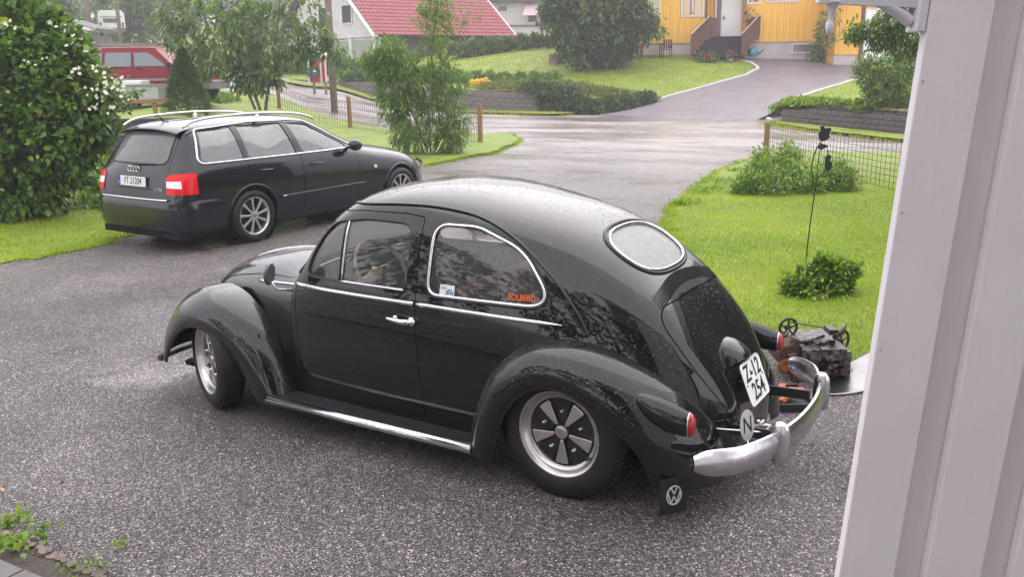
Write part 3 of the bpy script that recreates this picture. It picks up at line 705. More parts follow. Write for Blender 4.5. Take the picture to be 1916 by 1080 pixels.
anch += [(*uwp(1610, 122, 47.5), zp(1610, 122, 47.5)), (*uwp(1760, 122, 47.5), zp(1760, 122, 47.5)), (*uwp(1500, 114, 49.0), zp(1500, 114, 49.0)), (*uwp(1300, 226, 35.5), -.03), (*uwp(1420, 222, 33), -.03), (*uwp(1120, 219, 37), -.03)]
anch += [(*uwp(1640, 114, 52), zp(1610, 118, 49)), (*uwp(1400, 108, 51), zp(1400, 108, 51)), (22, 47, 2.0), (24, 41, 1.9)]
# lawn of the yellow house
anchL = [(*a, z) for a, z in zip(KL, KZ)]+[(*uwp(860, 172, 44), 1.05), (*uwp(1000, 182, 41.3), 1.0), (*uwp(1080, 192, 40), .85), (*uwp(700, 165, 46.2), 1.35), (*uwp(540, 160, 48.2), 1.6),
   (*uwp(1000, 140, 46), zp(1000, 140, 46)-.15), (*uwp(1040, 100, 52), zp(1040, 96, 52)), (*uwp(900, 103, 53), zp(900, 103, 53)), (*uwp(850, 110, 52.5), zp(850, 110, 52.5)), (*uwp(1260, 105, 49.5), zp(1260, 105, 49.5)), (*uwp(1150, 100, 51), zp(1150, 100, 51)),
   (*uwp(1200, 140, 45), zp(1200, 142, 45)), (*uwp(700, 128, 54), 2.3), (*uwp(560, 130, 55), 2.4), (-14, 64, 2.8), (0, 64, 2.8), (10, 60, 2.8), (16, 60, 2.8)]
def idw(A):
    A = np.array(A)
    def f(u, w):
        u = np.asarray(u, float).ravel(); w = np.asarray(w, float).ravel(); d = (A[:, 0][None]-u[:, None])**2+(A[:, 1][None]-w[:, None])**2+.02
        k = 1/d**1.6; return (k*A[:, 2]).sum(1)/k.sum(1)
    return f
class TPS:
    def __init__(s, A, lam=.02):
        A = np.array(A); s.A = A; n = len(A); r = np.hypot(A[:, 0][:, None]-A[:, 0], A[:, 1][:, None]-A[:, 1]); K = s.k(r)+lam*np.eye(n)
        P = np.concatenate([np.ones((n, 1)), A[:, :2]], 1); M = np.block([[K, P], [P.T, np.zeros((3, 3))]]); s.c = np.linalg.solve(M, np.concatenate([A[:, 2], np.zeros(3)]))
    def k(s, r): return np.where(r > 1e-9, r*r*np.log(np.maximum(r, 1e-9)), 0)
    def __call__(s, u, w):
        u = np.asarray(u, float); w = np.asarray(w, float); r = np.hypot(s.A[:, 0]-u[..., None], s.A[:, 1]-w[..., None])
        return s.k(r)@s.c[:-3]+s.c[-3]+s.c[-2]*u+s.c[-1]*w
ZD = TPS(anch, .05); ZL = TPS(anchL, .05)
drive_poly = [uwp(1122, 217, 37.6)]+KL+[uwp(1400, 108, 50.5), (16, 52.5), (26, 52.5), (26, 45.5)]+KR[::-1]+[uwp(1415, 222, 33), uwp(1300, 225, 35)]
drape('driveway', drive_poly, M_['asphalt'], .03, .5, ZD)
lawn_poly = [(p[0], p[1]+.15) for p in WA[:-1]]+[(KL[0][0]-.1, KL[0][1]+.1)]+[(a[0]-.12, a[1]+.05) for a in KL[1:]]+[uwp(1250, 104, 51), (11, 58), (0, 60), (-14, 62), (-17, 52)]
_, yl = drape('house_lawn', lawn_poly, M_['lawn'], .02, .45, ZL)
# kerb stones
def kerb(label, line, zs, n, group=None):
    P, L = wallpts(line, n+1); dz = np.interp(np.linspace(0, 1, n+1), np.concatenate([[0], np.cumsum(np.linalg.norm(np.diff(np.array(line), axis=0), axis=1))])/L, zs)
    o = np.array([*xy(*P[0]), 0]); root = empty('kerb', tuple(o), 0, label, 'kerb', group); st = L/n
    b = MB(); b.box(0, st-.02, -.07, .07, -.15, .10); pr = b.build('kerb_stone', M_['kerb'], None, bevel=.015)
    for i in range(n):
        a = np.array([*xy(*P[i]), dz[i]]); c = np.array([*xy(*P[i+1]), dz[i+1]]); q = pr if i == 0 else inst(pr); q.parent = root; d = c-a
        q.location = tuple(a-o+np.array([0, 0, rnd.uniform(-.01, .015)])); q.rotation_euler = (0, -math.atan2(d[2], math.hypot(d[0], d[1])), math.atan2(d[1], d[0])+rnd.uniform(-.02, .02))
kerb('white kerb stones curving between the yellow house lawn and the driveway', KL, KZ, 30)
kerb('white kerb stones on the right side of the driveway, beside the raised bed', KR[1:5], KRZ[1:5], 16)
kerb('two short white kerb stones at the foot of the driveway, left end of the raised bed', [uwp(1437, 212, 33.3), uwp(1447, 222, 32.2)], [-.03, -.05], 2)
# ---- right raised bed
WB = [uwp(1460, 231, 30.8), uwp(1560, 243, 28.0), uwp(1700, 258, 24.6), uwp(1850, 270, 22.5)]
blockwall('block_wall', 'low dark block wall holding up the raised bed right of the driveway', WB, lambda f: 0.0, lambda f: float(np.interp(f, [0, .5, 1], [.50, .58, .6])), .36, .15, M_['block2'])
anR = [(*a, z) for a, z in zip(KR, KRZ)]+[(*uwp(1462, 207, 31.2), .55), (*uwp(1560, 212, 28.4), .62), (*uwp(1700, 225, 25), .62), (*uwp(1850, 235, 23), .62), (18, 34, 1.1), (22, 40, 1.7), (18, 28, .8)]
ZR = TPS(anR, .05)
rb_poly = [(p[0], p[1]+.12) for p in WB]+[(22, 26), (26, 44)]+[(a[0]+.1, a[1]) for a in KR[::-1][1:-1]]+[uwp(1450, 207, 32.5)]
_, rl = drape('raised_lawn', rb_poly, M_['lawn'], .02, .4, ZR)
bed, _ = drape('flower_bed', [uwp(1500, 236, 29.6+.2)]+[(p[0], p[1]+.16) for p in WB[1:3]]+[uwp(1700, 215, 26.5), uwp(1600, 200, 29.5), uwp(1510, 205, 30.8)], M_['soil'], .05, .3, ZR)
# ================================================================ yellow house
HW = 50.0
P0 = atw(1240, 79.5, HW); yh = empty('yellow_house', tuple(P0), RZ, 'yellow timber house with white windows and dark entrance steps at the top of the driveway', 'house'); fr_ = Fr(P0)
S_ = HW/FPX*1.0
def hx(px): return fr_.px(px, 79.5, HW)[0]
def hz(px, py): return fr_.px(px, py, HW)[2]
x0, x1, xr0, xr1 = hx(1090), hx(1556), hx(1322), hx(1394)
top = 3.4
def planks(a, b, y, z0, z1, par, m1, step=.36, boards=True, mb=None):
    base = MB(); base.box(a, b, y+.03, y+.20, z0-.0, z1); base.build('wall', m1, par)
    n = max(1, int(round((b-a)/step))); st = (b-a)/n
    pb = MB(); pb.box(.012, st-.14, 0, .028, z0-.03, z1); p1 = pb.build('plank', m1, None, bevel=.004)
    qb = MB(); qb.box(st-.125, st-.013, -.022, .028, z0-.045, z1); p2 = qb.build('plank', m1, None, bevel=.004)
    for i in range(n):
        for p in (p1, p2):
            q = p if i == 0 else inst(p); q.parent = par; q.location = (a+i*st, y, 0)
planks(x0, xr0, 0, 0, top, yh, M_['ywood']); planks(xr1, x1, 0, 0, top, yh, M_['ywood'])
planks(xr0, hx(1344), .9, 0, top, yh, M_['ywood2'], .3); planks(hx(1392), xr1+.15, .9, 0, top, yh, M_['ywood2'], .3)
b = MB(); b.box(xr0-.1, xr0+.0, .0, 1.0, 0, top); b.box(xr1, xr1+.1, 0.0, 1.0, 0, top); b.build('recess_wall', M_['ywood2'], yh)
b = MB(); b.box(x0, xr0-.02, .06, .4, -1.4, -.03); b.box(xr1+.02, x1, .06, .4, -1.4, -.03); b.build('foundation', M_['plaster'], yh)
b = MB(); b.prism([(x0-.5, top), (x1+.5, top), (x1+.5, top+.12), (x0-.5, top+.12)], (0, -.6, 0), (1, 0, 0), (0, 0, 1), (0, 1, 0), 9); b.build('eaves', M_['wwood'], yh)
b = MB(); b.add([(x0-.5, -.7, top+.12), (x1+.5, -.7, top+.12), (x1+.5, 4, top+2.2), (x0-.5, 4, top+2.2), (x0-.5, 8.7, top+.12), (x1+.5, 8.7, top+.12)], [(0, 1, 2, 3), (3, 2, 5, 4), (0, 3, 4), (1, 5, 2)]); b.build('roof', M_['darkroof'], yh)
b = MB(); b.box(x0, x1, 8.0, 8.2, -1.4, top); b.box(x0, x0+.2, .3, 8, -1.4, top); b.box(x1-.2, x1, .3, 8, -1.4, top); b.build('rear_wall', M_['ywood'], yh)
def window(pxa, pxb, pyb, par=yh, hgt=1.15, mull=1, fr=.10, z0=None, y=0):
    a, c = hx(pxa), hx(pxb); zb_ = hz((pxa+pxb)/2, pyb) if z0 is None else z0; zt_ = zb_+hgt; b = MB(); e = .0
    b.box(a, c, y-.06, y+.05, zb_, zb_+fr); b.box(a, c, y-.06, y+.05, zt_-fr, zt_); b.box(a, a+fr, y-.06, y+.05, zb_+fr, zt_-fr); b.box(c-fr, c, y-.06, y+.05, zb_+fr, zt_-fr)
    for k in range(mull): xm = a+(c-a)*(k+1)/(mull+1); b.box(xm-.04, xm+.04, y-.05, y+.04, zb_+fr, zt_-fr)
    w = b.build('window', M_['wwood'], par); b = MB(); b.box(a+fr, c-fr, y+.0, y+.012, zb_+fr, zt_-fr); b.build('pane', M_['pane'], w)
    return w, a, c, zb_, zt_
w, a, c, zb_, zt_ = window(1272, 1315, 31); b = MB()
for k in (0, 1):
    xa = a+.12+k*(c-a)*.5; b.box(xa, xa+.36, -.012, -.004, zb_+.13, zt_-.1)  # white veil in this rear glass paints in reflected sky
b.build('curtain', M_['curtain'], w)
b = MB(); b.lathe([(.0005, .10), (.07, .06), (.09, 0), (.07, -.06), (.03, -.08)], (0, 0, 1), ((a+c)/2, -.03, zb_+.25), 12); b.build('window_ornament', mat('orange_lamp', (.8, .33, .05), .5), w, True)
w, a, c, zb_, zt_ = window(1190, 1234, 31); b = MB()
for k in (0, 1):
    xa = a+.12+k*(c-a)*.5; b.box(xa, xa+.36, -.012, -.004, zb_+.13, zt_-.1)
b.build('curtain', M_['curtain'], w)
window(1394, 1420, 7, mull=0, hgt=.9); window(1430, 1490, 4, hgt=1.2, mull=1)
# cellar window
window(1482, 1523, 99, mull=0, hgt=.52, fr=.07, y=.06)
# door in the recess
b = MB(); da, dc = hx(1356), hx(1391); zd = hz(1370, 68); b.box(da, dc, .84, .90, zd, zd+2.1); d_ = b.build('door', mat('white_door', (.78, .77, .78), .35), yh)
b = MB(); b.box(da-.07, da-.005, .80, .92, zd-.02, zd+2.2); b.box(dc+.005, dc+.07, .80, .92, zd-.02, zd+2.2); b.box(hx(1344), dc, .80, .92, zd-.12, zd-.01); b.box(hx(1344)-.06, hx(1344)+.03, .80, .92, zd-.02, zd+2.2); b.build('door_frame', M_['wwood'], d_)
b = MB(); b.box(hx(1344)+.035, da-.075, .85, .88, zd, zd+2.1); b.build('side_pane', M_['pane'], d_)
b = MB(); b.bar((da+.07, .80, zd+.98), (da+.22, .80, zd+.98), .03, .03); b.box(da+.05, da+.11, .82, .84, zd+.90, zd+1.12); b.build('handle', M_['black'], d_)
# entrance stair: descends towards the street and slightly to the left
zl = hz(1330, 68); zg = hz(1330, 105); n = 6; rise = (zl-zg)/n; tr_ = .30
saT, saB, scT, scB = hx(1323), hx(1283), hx(1408), hx(1374)
for k in range(n):
    f = k/(n-1); b = MB(); yk = -.35-(n-1-k)*tr_; xa_, xc_ = saB+(saT-saB)*f, scB+(scT-scB)*f
    b.box(xa_, xc_, yk, .8 if k == n-1 else yk+tr_+.02, zg+rise*(k+1)-.05, zg+rise*(k+1)); b.build('step', M_['dgrey'], yh)
    b = MB(); b.box(xa_+.03, xc_, yk+.04, yk+.07, zg+rise*k, zg+rise*(k+1)-.052); b.build('riser', mat('riser_paint', (.010, .010, .012), .6), yh)
    b = MB(); b.box(xa_-.10, xa_-.005, yk, yk+tr_, zg+rise*(k+1)-.07, zg+rise*(k+1)-.01); b.build('step_end', M_['wwood'], yh)
def rail(xt, xb):
    yk0 = -.35-(n-1)*tr_-.05; b = MB(); b.bar((xb, yk0, zg+1.05), (xt, -.35, zl+1.0), .10, .08); b.bar((xt, -.35, zl+1.0), (xt+.0, .02, zl+1.0), .10, .08)
    r = b.build('stair_railing', M_['brown'], yh); b = MB(); b.bar((xb-.06, yk0+.02, zg+1.08), (xt-.06, -.37, zl+1.03), .035, .035); b.build('rail_edge', M_['wwood'], r)
    m = 15
    for q_ in range(m):
        f = q_/(m-1); x_, y_, z_ = xb+(xt-xb)*f, yk0+(-.35-yk0)*f, zg+.05+(zl-zg)*f; q = MB(); q.bar((x_, y_, z_), (x_, y_, z_+.93), .02, .10, up=(1, 0, 0)); q.build('slat', M_['brown'], r)
    for q_ in range(4):
        q = MB(); q.bar((xt, -.30+q_*.11, zl), (xt, -.30+q_*.11, zl+.96), .02, .09, up=(1, 0, 0)); q.build('slat', M_['brown'], r)
rail(hx(1325), hx(1281)); rail(hx(1416), hx(1373))
b = MB(); b.box(hx(1398), hx(1417), -.36, -.33, zl-.2, zl+.95); b.box(hx(1327), hx(1340), -.36, -.33, zl, zl+.95); b.build('landing_screen', M_['brown'], yh)['kind'] = 'stuff'
for px in (1382, 1390, 1398): b = MB(); b.bar((hx(px), -.25, zg), (hx(px), -.25, zl-.06), .07, .07); b.build('landing_support', M_['wood_post'], yh)
b = MB(); b.tube([(x1+.02, -.12, -1.45), (x1+.02, -.12, top)], .045, 8); b.build('downpipe', M_['black'], yh, True)
b = MB(); b.tube([(hx(1319), -.10, -.1), (hx(1319), -.10, top)], .04, 8); b.build('downpipe', M_['black'], yh, True)
# garage wing
P1 = atw(1560, 101, 47.2); gw = empty('garage', tuple(P1), RZ, 'lower yellow garage wing with brown corner board and wide white garage door', 'garage'); fr_ = Fr(P1)
hx_old, hz_old = hx, hz
def gx(px): return fr_.px(px, 101, 47.2)[0]
gzb = fr_.px(1585, 124, 47.2)[2]
planks(gx(1561), gx(1606), 0, 0, 2.9, gw, M_['ywood'], .34)
b = MB(); b.box(gx(1561), gx(1606), .04, .3, gzb-.3, -.03); b.build('foundation', M_['plaster'], gw)
b = MB(); b.box(gx(1606), gx(1613), -.05, .3, gzb-.3, 2.95); b.build('corner_board', M_['brown'], gw)
gd = MB(); gd.box(gx(1614), gx(1742), .0, .08, gzb-.3, 2.2); gdo = gd.build('garage_door', mat('white_garage_door', (.80, .80, .82), .4), gw)
for k in range(5):
    b = MB(); b.box(gx(1615), gx(1741), -.02, -.002, gzb+.0+k*.56, gzb+.54+k*.56); b.build('door_panel', mat('white_garage_panel', (.80, .80, .82), .4), gdo)
b = MB(); b.box(gx(1613), gx(1820), -.03, .3, 2.21, 2.95); b.box(gx(1743), gx(1850), 0, .3, gzb-.3, 2.2); b.build('wall', M_['ywood2'], gw)
b = MB(); b.box(gx(1555), gx(1850), -.5, 6, 2.96, 3.1); b.build('roof', M_['darkroof'], gw)
b = MB(); b.box(gx(1561), gx(1563), .3, 6, gzb-.3, 2.95); b.box(gx(1848), gx(1850), .3, 6, gzb-.3, 2.95); b.box(gx(1563), gx(1848), 5.8, 6, gzb-.3, 2.95); b.build('side_wall', M_['ywood2'], gw)
# ================================================================ white house with red tiled roof
A3 = atw(702, 64, 54.0); B3 = atw(964, 74, 61.0); B3 = np.array([B3[0], B3[1], A3[2]]); ev = B3-A3; Lr = np.linalg.norm(ev); ex = ev/Lr; up_h = np.array([-ex[1], ex[0], 0])
if up_h[:2]@FH < 0: up_h = -up_h
sl_ = R_(40); sv = up_h*math.cos(sl_)+np.array([0, 0, math.sin(sl_)]); nrm = np.cross(ex, sv)
if nrm[2] < 0: nrm = -nrm
wh = empty('white_house', tuple(A3), 0, 'white house with steep red tiled roof and a double garage in its gable', 'house')
Z0 = np.zeros(3)
depth_half = 6.2; slope_len = depth_half/math.cos(sl_)
# tiles as real rows: every tile a small curved pan, joined per row
tw, tl = .30, .34
nr, nc = int(slope_len/tl), int(Lr/tw)
V = []; F = []
for r in range(nr):
    for c in range(nc):
        o = ex*(c*Lr/nc)+sv*(r*tl); k = len(V)
        for j, (fx, h_) in enumerate(((0, .055), (.22, .012), (.5, -.002), (.78, .012), (1.0, .05))):
            for s_, hh in ((-.03, .035), (tl, .0)): V.append(o+ex*(fx*Lr/nc)+sv*s_+nrm*(h_+hh+.02))
        for j in range(4): F.append((k+2*j, k+2*j+2, k+2*j+3, k+2*j+1))
        k2 = len(V)
        for j in range(5): V.append(V[k+2*j]-nrm*.045)
        for j in range(4): F.append((k+2*j, k2+j, k2+j+1, k+2*j+2))
t_ = mkmesh('roof_tiles', V, F, M_['tile'], wh, False); t_['kind'] = 'stuff'
b = MB(); a_ = Z0; 
ridge = sv*slope_len
def plate(name, pts, th_, n_, m, par):
    pts = [np.array(p) for p in pts]; b = MB(); b.add(pts+[p-n_*th_ for p in pts], [tuple(range(len(pts))), tuple(range(len(pts), 2*len(pts)))[::-1]]+[(i, (i+1) % len(pts), (i+1) % len(pts)+len(pts), i+len(pts)) for i in range(len(pts))]); return b.build(name, m, par)
plate('roof_deck', [Z0, ex*Lr, ex*Lr+ridge, ridge], .12, nrm, M_['darkroof'], wh)
back = up_h*depth_half*2
plate('rear_roof', [back, back+ex*Lr, ex*Lr+ridge, ridge], .12, np.array([0, 0, 1.]), M_['darkroof'], wh)
for e_ in (0, Lr):
    b = MB(); o = ex*(e_ if e_ == 0 else e_); b.bar(tuple(o-sv*.15-nrm*.02+(-ex if e_ == 0 else ex)*.06), tuple(o+ridge+(-ex if e_ == 0 else ex)*.06-nrm*.02), .05, .36, up=tuple(ex)); b.build('barge_board', M_['wwood'], wh)
    b = MB(); b.bar(tuple(o+back-np.array([0, 0, 0])), tuple(o+ridge), .05, .30, up=tuple(ex)); b.build('barge_board', M_['wwood'], wh)
# walls: gable at the left end, long wall under the eave
hgt = A3[2]-1.6
din = .5
g0 = ex*din+up_h*din; g1 = ex*din+up_h*(depth_half*2-din); gt_ = ex*din+up_h*depth_half+np.array([0, 0, (depth_half-din)*math.tan(sl_)+.1])
dn = np.array([0, 0, -hgt])
plate('gable_wall', [g0+dn, g1+dn, g1, gt_, g0], .2, -ex, M_['wwood'], wh)
h0 = ex*(Lr-din)
plate('gable_wall', [h0+up_h*din+dn, h0+up_h*(depth_half*2-din)+dn, h0+up_h*(depth_half*2-din), h0+up_h*depth_half+np.array([0, 0, (depth_half-din)*math.tan(sl_)]), h0+up_h*din], .2, ex, M_['wwood'], wh)
plate('long_wall', [g0+dn+up_h*.02, h0+up_h*(din+.02)+dn, h0+up_h*(din+.02), g0+up_h*.02], .2, -up_h, mat('dark_timber', (.09, .075, .07), .7), wh)
# garage doors with white posts, pale planks
gy = lambda t, z, off=.06: g0+up_h*t-ex*off+np.array([0, 0, z-hgt])
for (a_, c_) in ((.45, 2.7), (3.15, 5.4)):
    gd = plate('garage_door', [gy(a_, .0, .0), gy(c_, .0, .0), gy(c_, 2.05, .0), gy(a_, 2.05, .0)], .05, ex, mat('sage_garage_door', (.30, .33, .29), .5), wh)
    for k in range(4): plate('door_panel', [gy(a_+.03, .02+k*.51, .03), gy(c_-.03, .02+k*.51, .03), gy(c_-.03, .49+k*.51, .03), gy(a_+.03, .49+k*.51, .03)], .03, -ex, mat('sage_garage_panel', (.32, .35, .31), .5), gd)
for a_ in (.12, 2.75, 5.45): plate('door_post', [gy(a_, 0, .12), gy(a_+.30, 0, .12), gy(a_+.30, 2.2, .12), gy(a_, 2.2, .12)], .12, -ex, M_['wwood'], wh)
plate('lintel', [gy(.1, 2.21, .13), gy(5.8, 2.21, .13), gy(5.8, 2.38, .13), gy(.1, 2.38, .13)], .12, -ex, M_['wwood'], wh)
for k, (t0, z0) in enumerate(((2.6, 3.0), (5.4, 3.0))):
    w_ = plate('window', [gy(t0, z0, .08), gy(t0+1.2, z0, .08), gy(t0+1.2, z0+1.2, .08), gy(t0, z0+1.2, .08)], .06, -ex, M_['wwood'], wh)
    plate('pane', [gy(t0+.1, z0+.1, .09), gy(t0+1.1, z0+.1, .09), gy(t0+1.1, z0+1.1, .09), gy(t0+.1, z0+1.1, .09)], .008, -ex, M_['pane'], w_)
for k in range(34):
    t0 = .5+k*.34; zt2 = min(t0, depth_half*2-t0)
    if t0 > depth_half*2-.7: break
    zz2 = hgt+(min(t0, depth_half*2-1-t0))*math.tan(sl_)
    plate('plank', [gy(t0, 2.4, .025), gy(t0+.29, 2.4, .025), gy(t0+.29, zz2-.05, .025), gy(t0, zz2-.05, .025)], .022, -ex, M_['wwood'], wh)
# ---- pale house behind, striped awning
P2_ = atw(960, 76, 72); fr2 = Fr(P2_); ph = empty('pale_house', tuple(P2_), RZ, 'pale pink-white house with a small window and striped awning behind the red tiled roof', 'house')
qx = lambda px: fr2.px(px, 76, 72)[0]; qz = lambda px, py: fr2.px(px, py, 72)[2]
b = MB(); b.box(qx(880), qx(1015), .1, 7, -2.0, qz(950, 4)); b.build('wall', M_['wwood'], ph)
n = 20; st = (qx(1015)-qx(880))/n; pb = MB(); pb.box(0, st-.03, 0, .06, qz(950, 46), qz(950, 4)); pr = pb.build('plank', M_['wwood'], None)
for i in range(n): q = pr if i == 0 else inst(pr); q.parent = ph; q.location = (qx(880)+i*st, 0, 0)
b = MB(); b.box(qx(880), qx(1014), -.05, .09, qz(950, 46)-.10, qz(950, 46)-.01); b.build('belt_board', M_['block'], ph)
b = MB(); b.tube([(qx(1014.5), -.1, -2), (qx(1014.5), -.1, qz(950, 4))], .07, 8); b.build('downpipe', M_['brown'], ph, True)
b = MB(); b.box(qx(932), qx(951), -.06, .02, qz(940, 21), qz(940, 9)); w_ = b.build('window', M_['wwood'], ph); b = MB(); b.box(qx(933.5), qx(949.5), -.075, -.061, qz(940, 19.5), qz(940, 10.5)); b.build('pane', M_['pane'], w_)
aw = M_['wwood']; red_ = mat('faded_red_stripe', (.52, .26, .26), .7)
b = MB(); xa, xc = qx(985), qx(1010); zt_ = qz(990, 4); zb_ = qz(990, 29); nst = 9; b.add([(xa, -.1, zt_), (xc, -.1, zt_), (xc-.3, -1.1, zb_), (xa-.3, -1.1, zb_)], [(0, 1, 2, 3)]); b.add([(xa, -.1, zt_-.02), (xc, -.1, zt_-.02), (xc-.3, -1.1, zb_-.02), (xa-.3, -1.1, zb_-.02)], [(3, 2, 1, 0)]); aw_ = b.build('awning', M_['wwood'], ph, fixn=False)
for k in range(nst):
    b = MB(); f0, f1 = (k+.1)/nst, (k+.55)/nst; L1 = lambda f, a, c: a+(c-a)*f
    b.add([(L1(f0, xa, xc), -.1, zt_+.01), (L1(f1, xa, xc), -.1, zt_+.01), (L1(f1, xa, xc)-.3, -1.1, zb_+.01), (L1(f0, xa, xc)-.3, -1.1, zb_+.01)], [(0, 1, 2, 3)]); b.build('awning_stripe', red_, aw_, fixn=False)
b = MB(); b.box(qx(988), qx(1006), -.04, .02, qz(990, 41), qz(990, 20)); w_ = b.build('window', M_['wwood'], ph); b = MB(); b.box(qx(989), qx(1005), -.055, -.041, qz(990, 40), qz(990, 21)); b.build('pane', M_['pane'], w_)
b = MB(); b.box(qx(870), qx(1025), -.6, 8, qz(950, 3.9), qz(950, 3.9)+.25); b.prism([(qx(870), 0), (qx(1025), 0), (qx(1025), .1), (qx(870), .1)], (0, -.6, qz(950, 3.9)+.25), (1, 0, 0), (0, .8, .5), (0, 0, 1), .1); b.build('roof', M_['darkroof'], ph)
b = MB(); b.box(qx(1016), qx(1120), .8, 7, -2, qz(950, 4)); b.build('side_wing', M_['wwood'], ph)
# ================================================================ street things
# utility pole
def pole(px, pyb, w, r, h, label, lean=0, g=None, zb=None):
    z = float(T(*uw(np.array([*atw(px, pyb, w)[:2], 0])))) if zb is None else zb
    p = atw(px, pyb, w); b = MB(); t = empty('utility_pole', (p[0], p[1], z-.1), 0, label, 'pole', g)
    b.tube([(0, 0, -.3), (0, 0, h*.5), (lean*h, 0, h)], [r, r*.93, r*.82], 14); b.build('pole_shaft', M_['pole'], t, True)
    b = MB(); b.bar((-.6, 0, h-.5), (.6, 0, h-.5), .1, .12); b.build('crossarm', M_['pole'], t)
    for x in (-.5, 0, .5):
        b = MB(); b.lathe([(.03, 0), (.06, .03), (.05, .10), (.0005, .13)], (0, 0, 1), (x, 0, h-.44), 10); b.build('insulator', M_['white'], t, True)
    return t
pole(627, 226, 35.5, .135, 9, 'thick brown wooden utility pole on the grass behind the wire fence', zb=.3)
pole(226, 75, 62, .12, 9, 'thin dark pole right in front of the distant motorhome', g='far poles on the left')
pole(170, 75, 58, .16, 9, 'thin grey pole left of the distant motorhome, above the red car', g='far poles on the left')
# wire fence left
M_['wire2'] = mat('galvanised_wire', (.16, .13, .11), .55)
def fence(name, label, posts, ph_, w1, h, step, m, loop=True, rows=4, post_r=.05, flat=True):
    p0 = posts[0]; o = np.array([*xy(*p0), 0]); root = empty(name, tuple(o), 0, label, 'fence')
    for i, p in enumerate(posts):
        x, y = xy(*p); z = float(T(*p)); b = MB(); hp = ph_[i]
        if hp: b.box(x-o[0]-post_r, x-o[0]+post_r, y-o[1]-post_r, y-o[1]+post_r, z-.1, z+hp); b.build('post', M_['wood_post'], root, bevel=.008)
    b = MB(); P, L = wallpts(posts, 200); n = int(L/step); d = np.linspace(0, L, 200); prev = None
    for i in range(n+1):
        s_ = i*step; u_, w_ = np.interp(s_, d, P[:, 0]), np.interp(s_, d, P[:, 1]); x, y = xy(u_, w_); z = float(T(u_, w_)); q = np.array([x-o[0], y-o[1], z]); q[:2] += NR.normal(0, .004, 2)
        b.bar(q, q+np.array([0, 0, h*(1 if not loop else .93)]), w1, w1)
        if prev is not None:
            for r in range(rows): zz_ = h*.88*(r+.3)/rows; b.bar(prev+np.array([0, 0, zz_]), q+np.array([0, 0, zz_]), w1, w1)
            if loop: mid = (prev+q)/2; b.bar(prev+np.array([0, 0, h*.93]), mid+np.array([0, 0, h]), w1, w1); b.bar(mid+np.array([0, 0, h]), q+np.array([0, 0, h*.93]), w1, w1)
        prev = q
    b.build('wire_mesh', m, root, fixn=False)['kind'] = 'stuff'
    return root
F1 = [uwp(448, 205, 33.0), uwp(523, 208, 32.5), uwp(655, 240, 30.2), uwp(899, 270, 24.2)]
def tall(px, yt, yb, w): return zp(px, yt, w)-zp(px, yb, w)
fence('wire_fence', 'loop-topped wire fence on wooden posts along the left lawn, beside the street', F1, [1.0, 1.0, 1.05, 1.06], .011, .92, .13, M_['wire2'])
F2 = [gp(1433, 288), (8.3, 19.4), (9.8, 17.8), (10.4, 15.0)]
F2 = [gp(1433, 290), gp(1560, 330), gp(1690, 362), gp(1800, 385)]
fence('wire_fence', 'square wire netting fence with one wooden post on the right lawn', F2, [.72, 0, 0, 0], .007, .78, .14, M_['wire'], loop=False, rows=7)
b = None
# low timber rail behind the estate car
t = empty('timber_rail', tuple(atw(285, 200, 23)), RZ, 'low orange-brown timber rail on short posts in front of the small spruce', 'rail'); f3 = Fr(atw(285, 200, 23))
zz0 = f3.px(230, 190, 22)[2]
pa = f3.px(225, 191, 22); pb_ = f3.px(380, 184, 24); b = MB(); b.bar(pa, pb_, .06, .09); b.build('rail', M_['wood_post'], t)
for px, py, w in ((287, 188, 22.8), (382, 184, 24)):
    q = f3.px(px, py, w); b = MB(); b.bar(q, q+np.array([.05, 0, -.55]), .09, .09); b.build('post', M_['wood_post'], t)
# dark board edging behind the estate car
q0 = atw(190, 224, 17.0); t = empty('board_wall', tuple(q0), RZ, 'dark grey board wall of a raised bed behind the black estate car', 'low wall'); f4 = Fr(q0)
xa, xc = f4.px(186, 224, 17)[0], f4.px(330, 218, 17.0)[0]
for k in range(3): b = MB(); b.box(xa, xc, 0, .05, -.02-.26*(k+1)+.01, -.02-.26*k); b.build('board', mat('dark_board', (.045, .047, .055), .5, noise=(3, (.07, .07, .08), 4)), t)
b = MB(); b.box(xa-.02, xc+.02, -.02, .09, -.018, .015); b.build('capping', M_['block2'], t)
# mailbox stand
q0 = atw(596, 153, 41); t = empty('mailbox_stand', tuple(q0), RZ, 'red board with white trim and small white roof holding letter boxes across the street', 'mailbox stand'); f5 = Fr(q0)
X = lambda px, py: f5.px(px, py, 41); rd = mat('red_boards', (.38, .03, .04), .5)
xa, xc = X(577, 130)[0], X(603, 130)[0]; za, zc = X(590, 153)[2], X(590, 110)[2]
for k in range(4): b = MB(); w_ = (xc-xa)/4; b.box(xa+k*w_, xa+(k+1)*w_-.012, 0, .03, za, zc); b.build('board', rd, t)
for px in (577.5, 600.5, 609.5): x = X(px, 130)[0]; b = MB(); b.box(x-.035, x+.035, -.03, -.002, za-.02, zc+.1); b.build('trim_board', M_['wwood'], t)
x0_, x1_ = X(601, 130)[0]+.04, X(609, 130)[0]-.04; b = MB(); b.box(x0_, x1_, 0, .03, za, zc); b.build('side_board', rd, t)
for px in (585, 607): x = X(px, 130)[0]; b = MB(); b.box(x-.05, x+.05, .035, .13, za-.9, zc+.2); b.build('post', M_['pole'], t)
ra, rm, rc = X(588, 106), X(595, 86), X(615, 101)
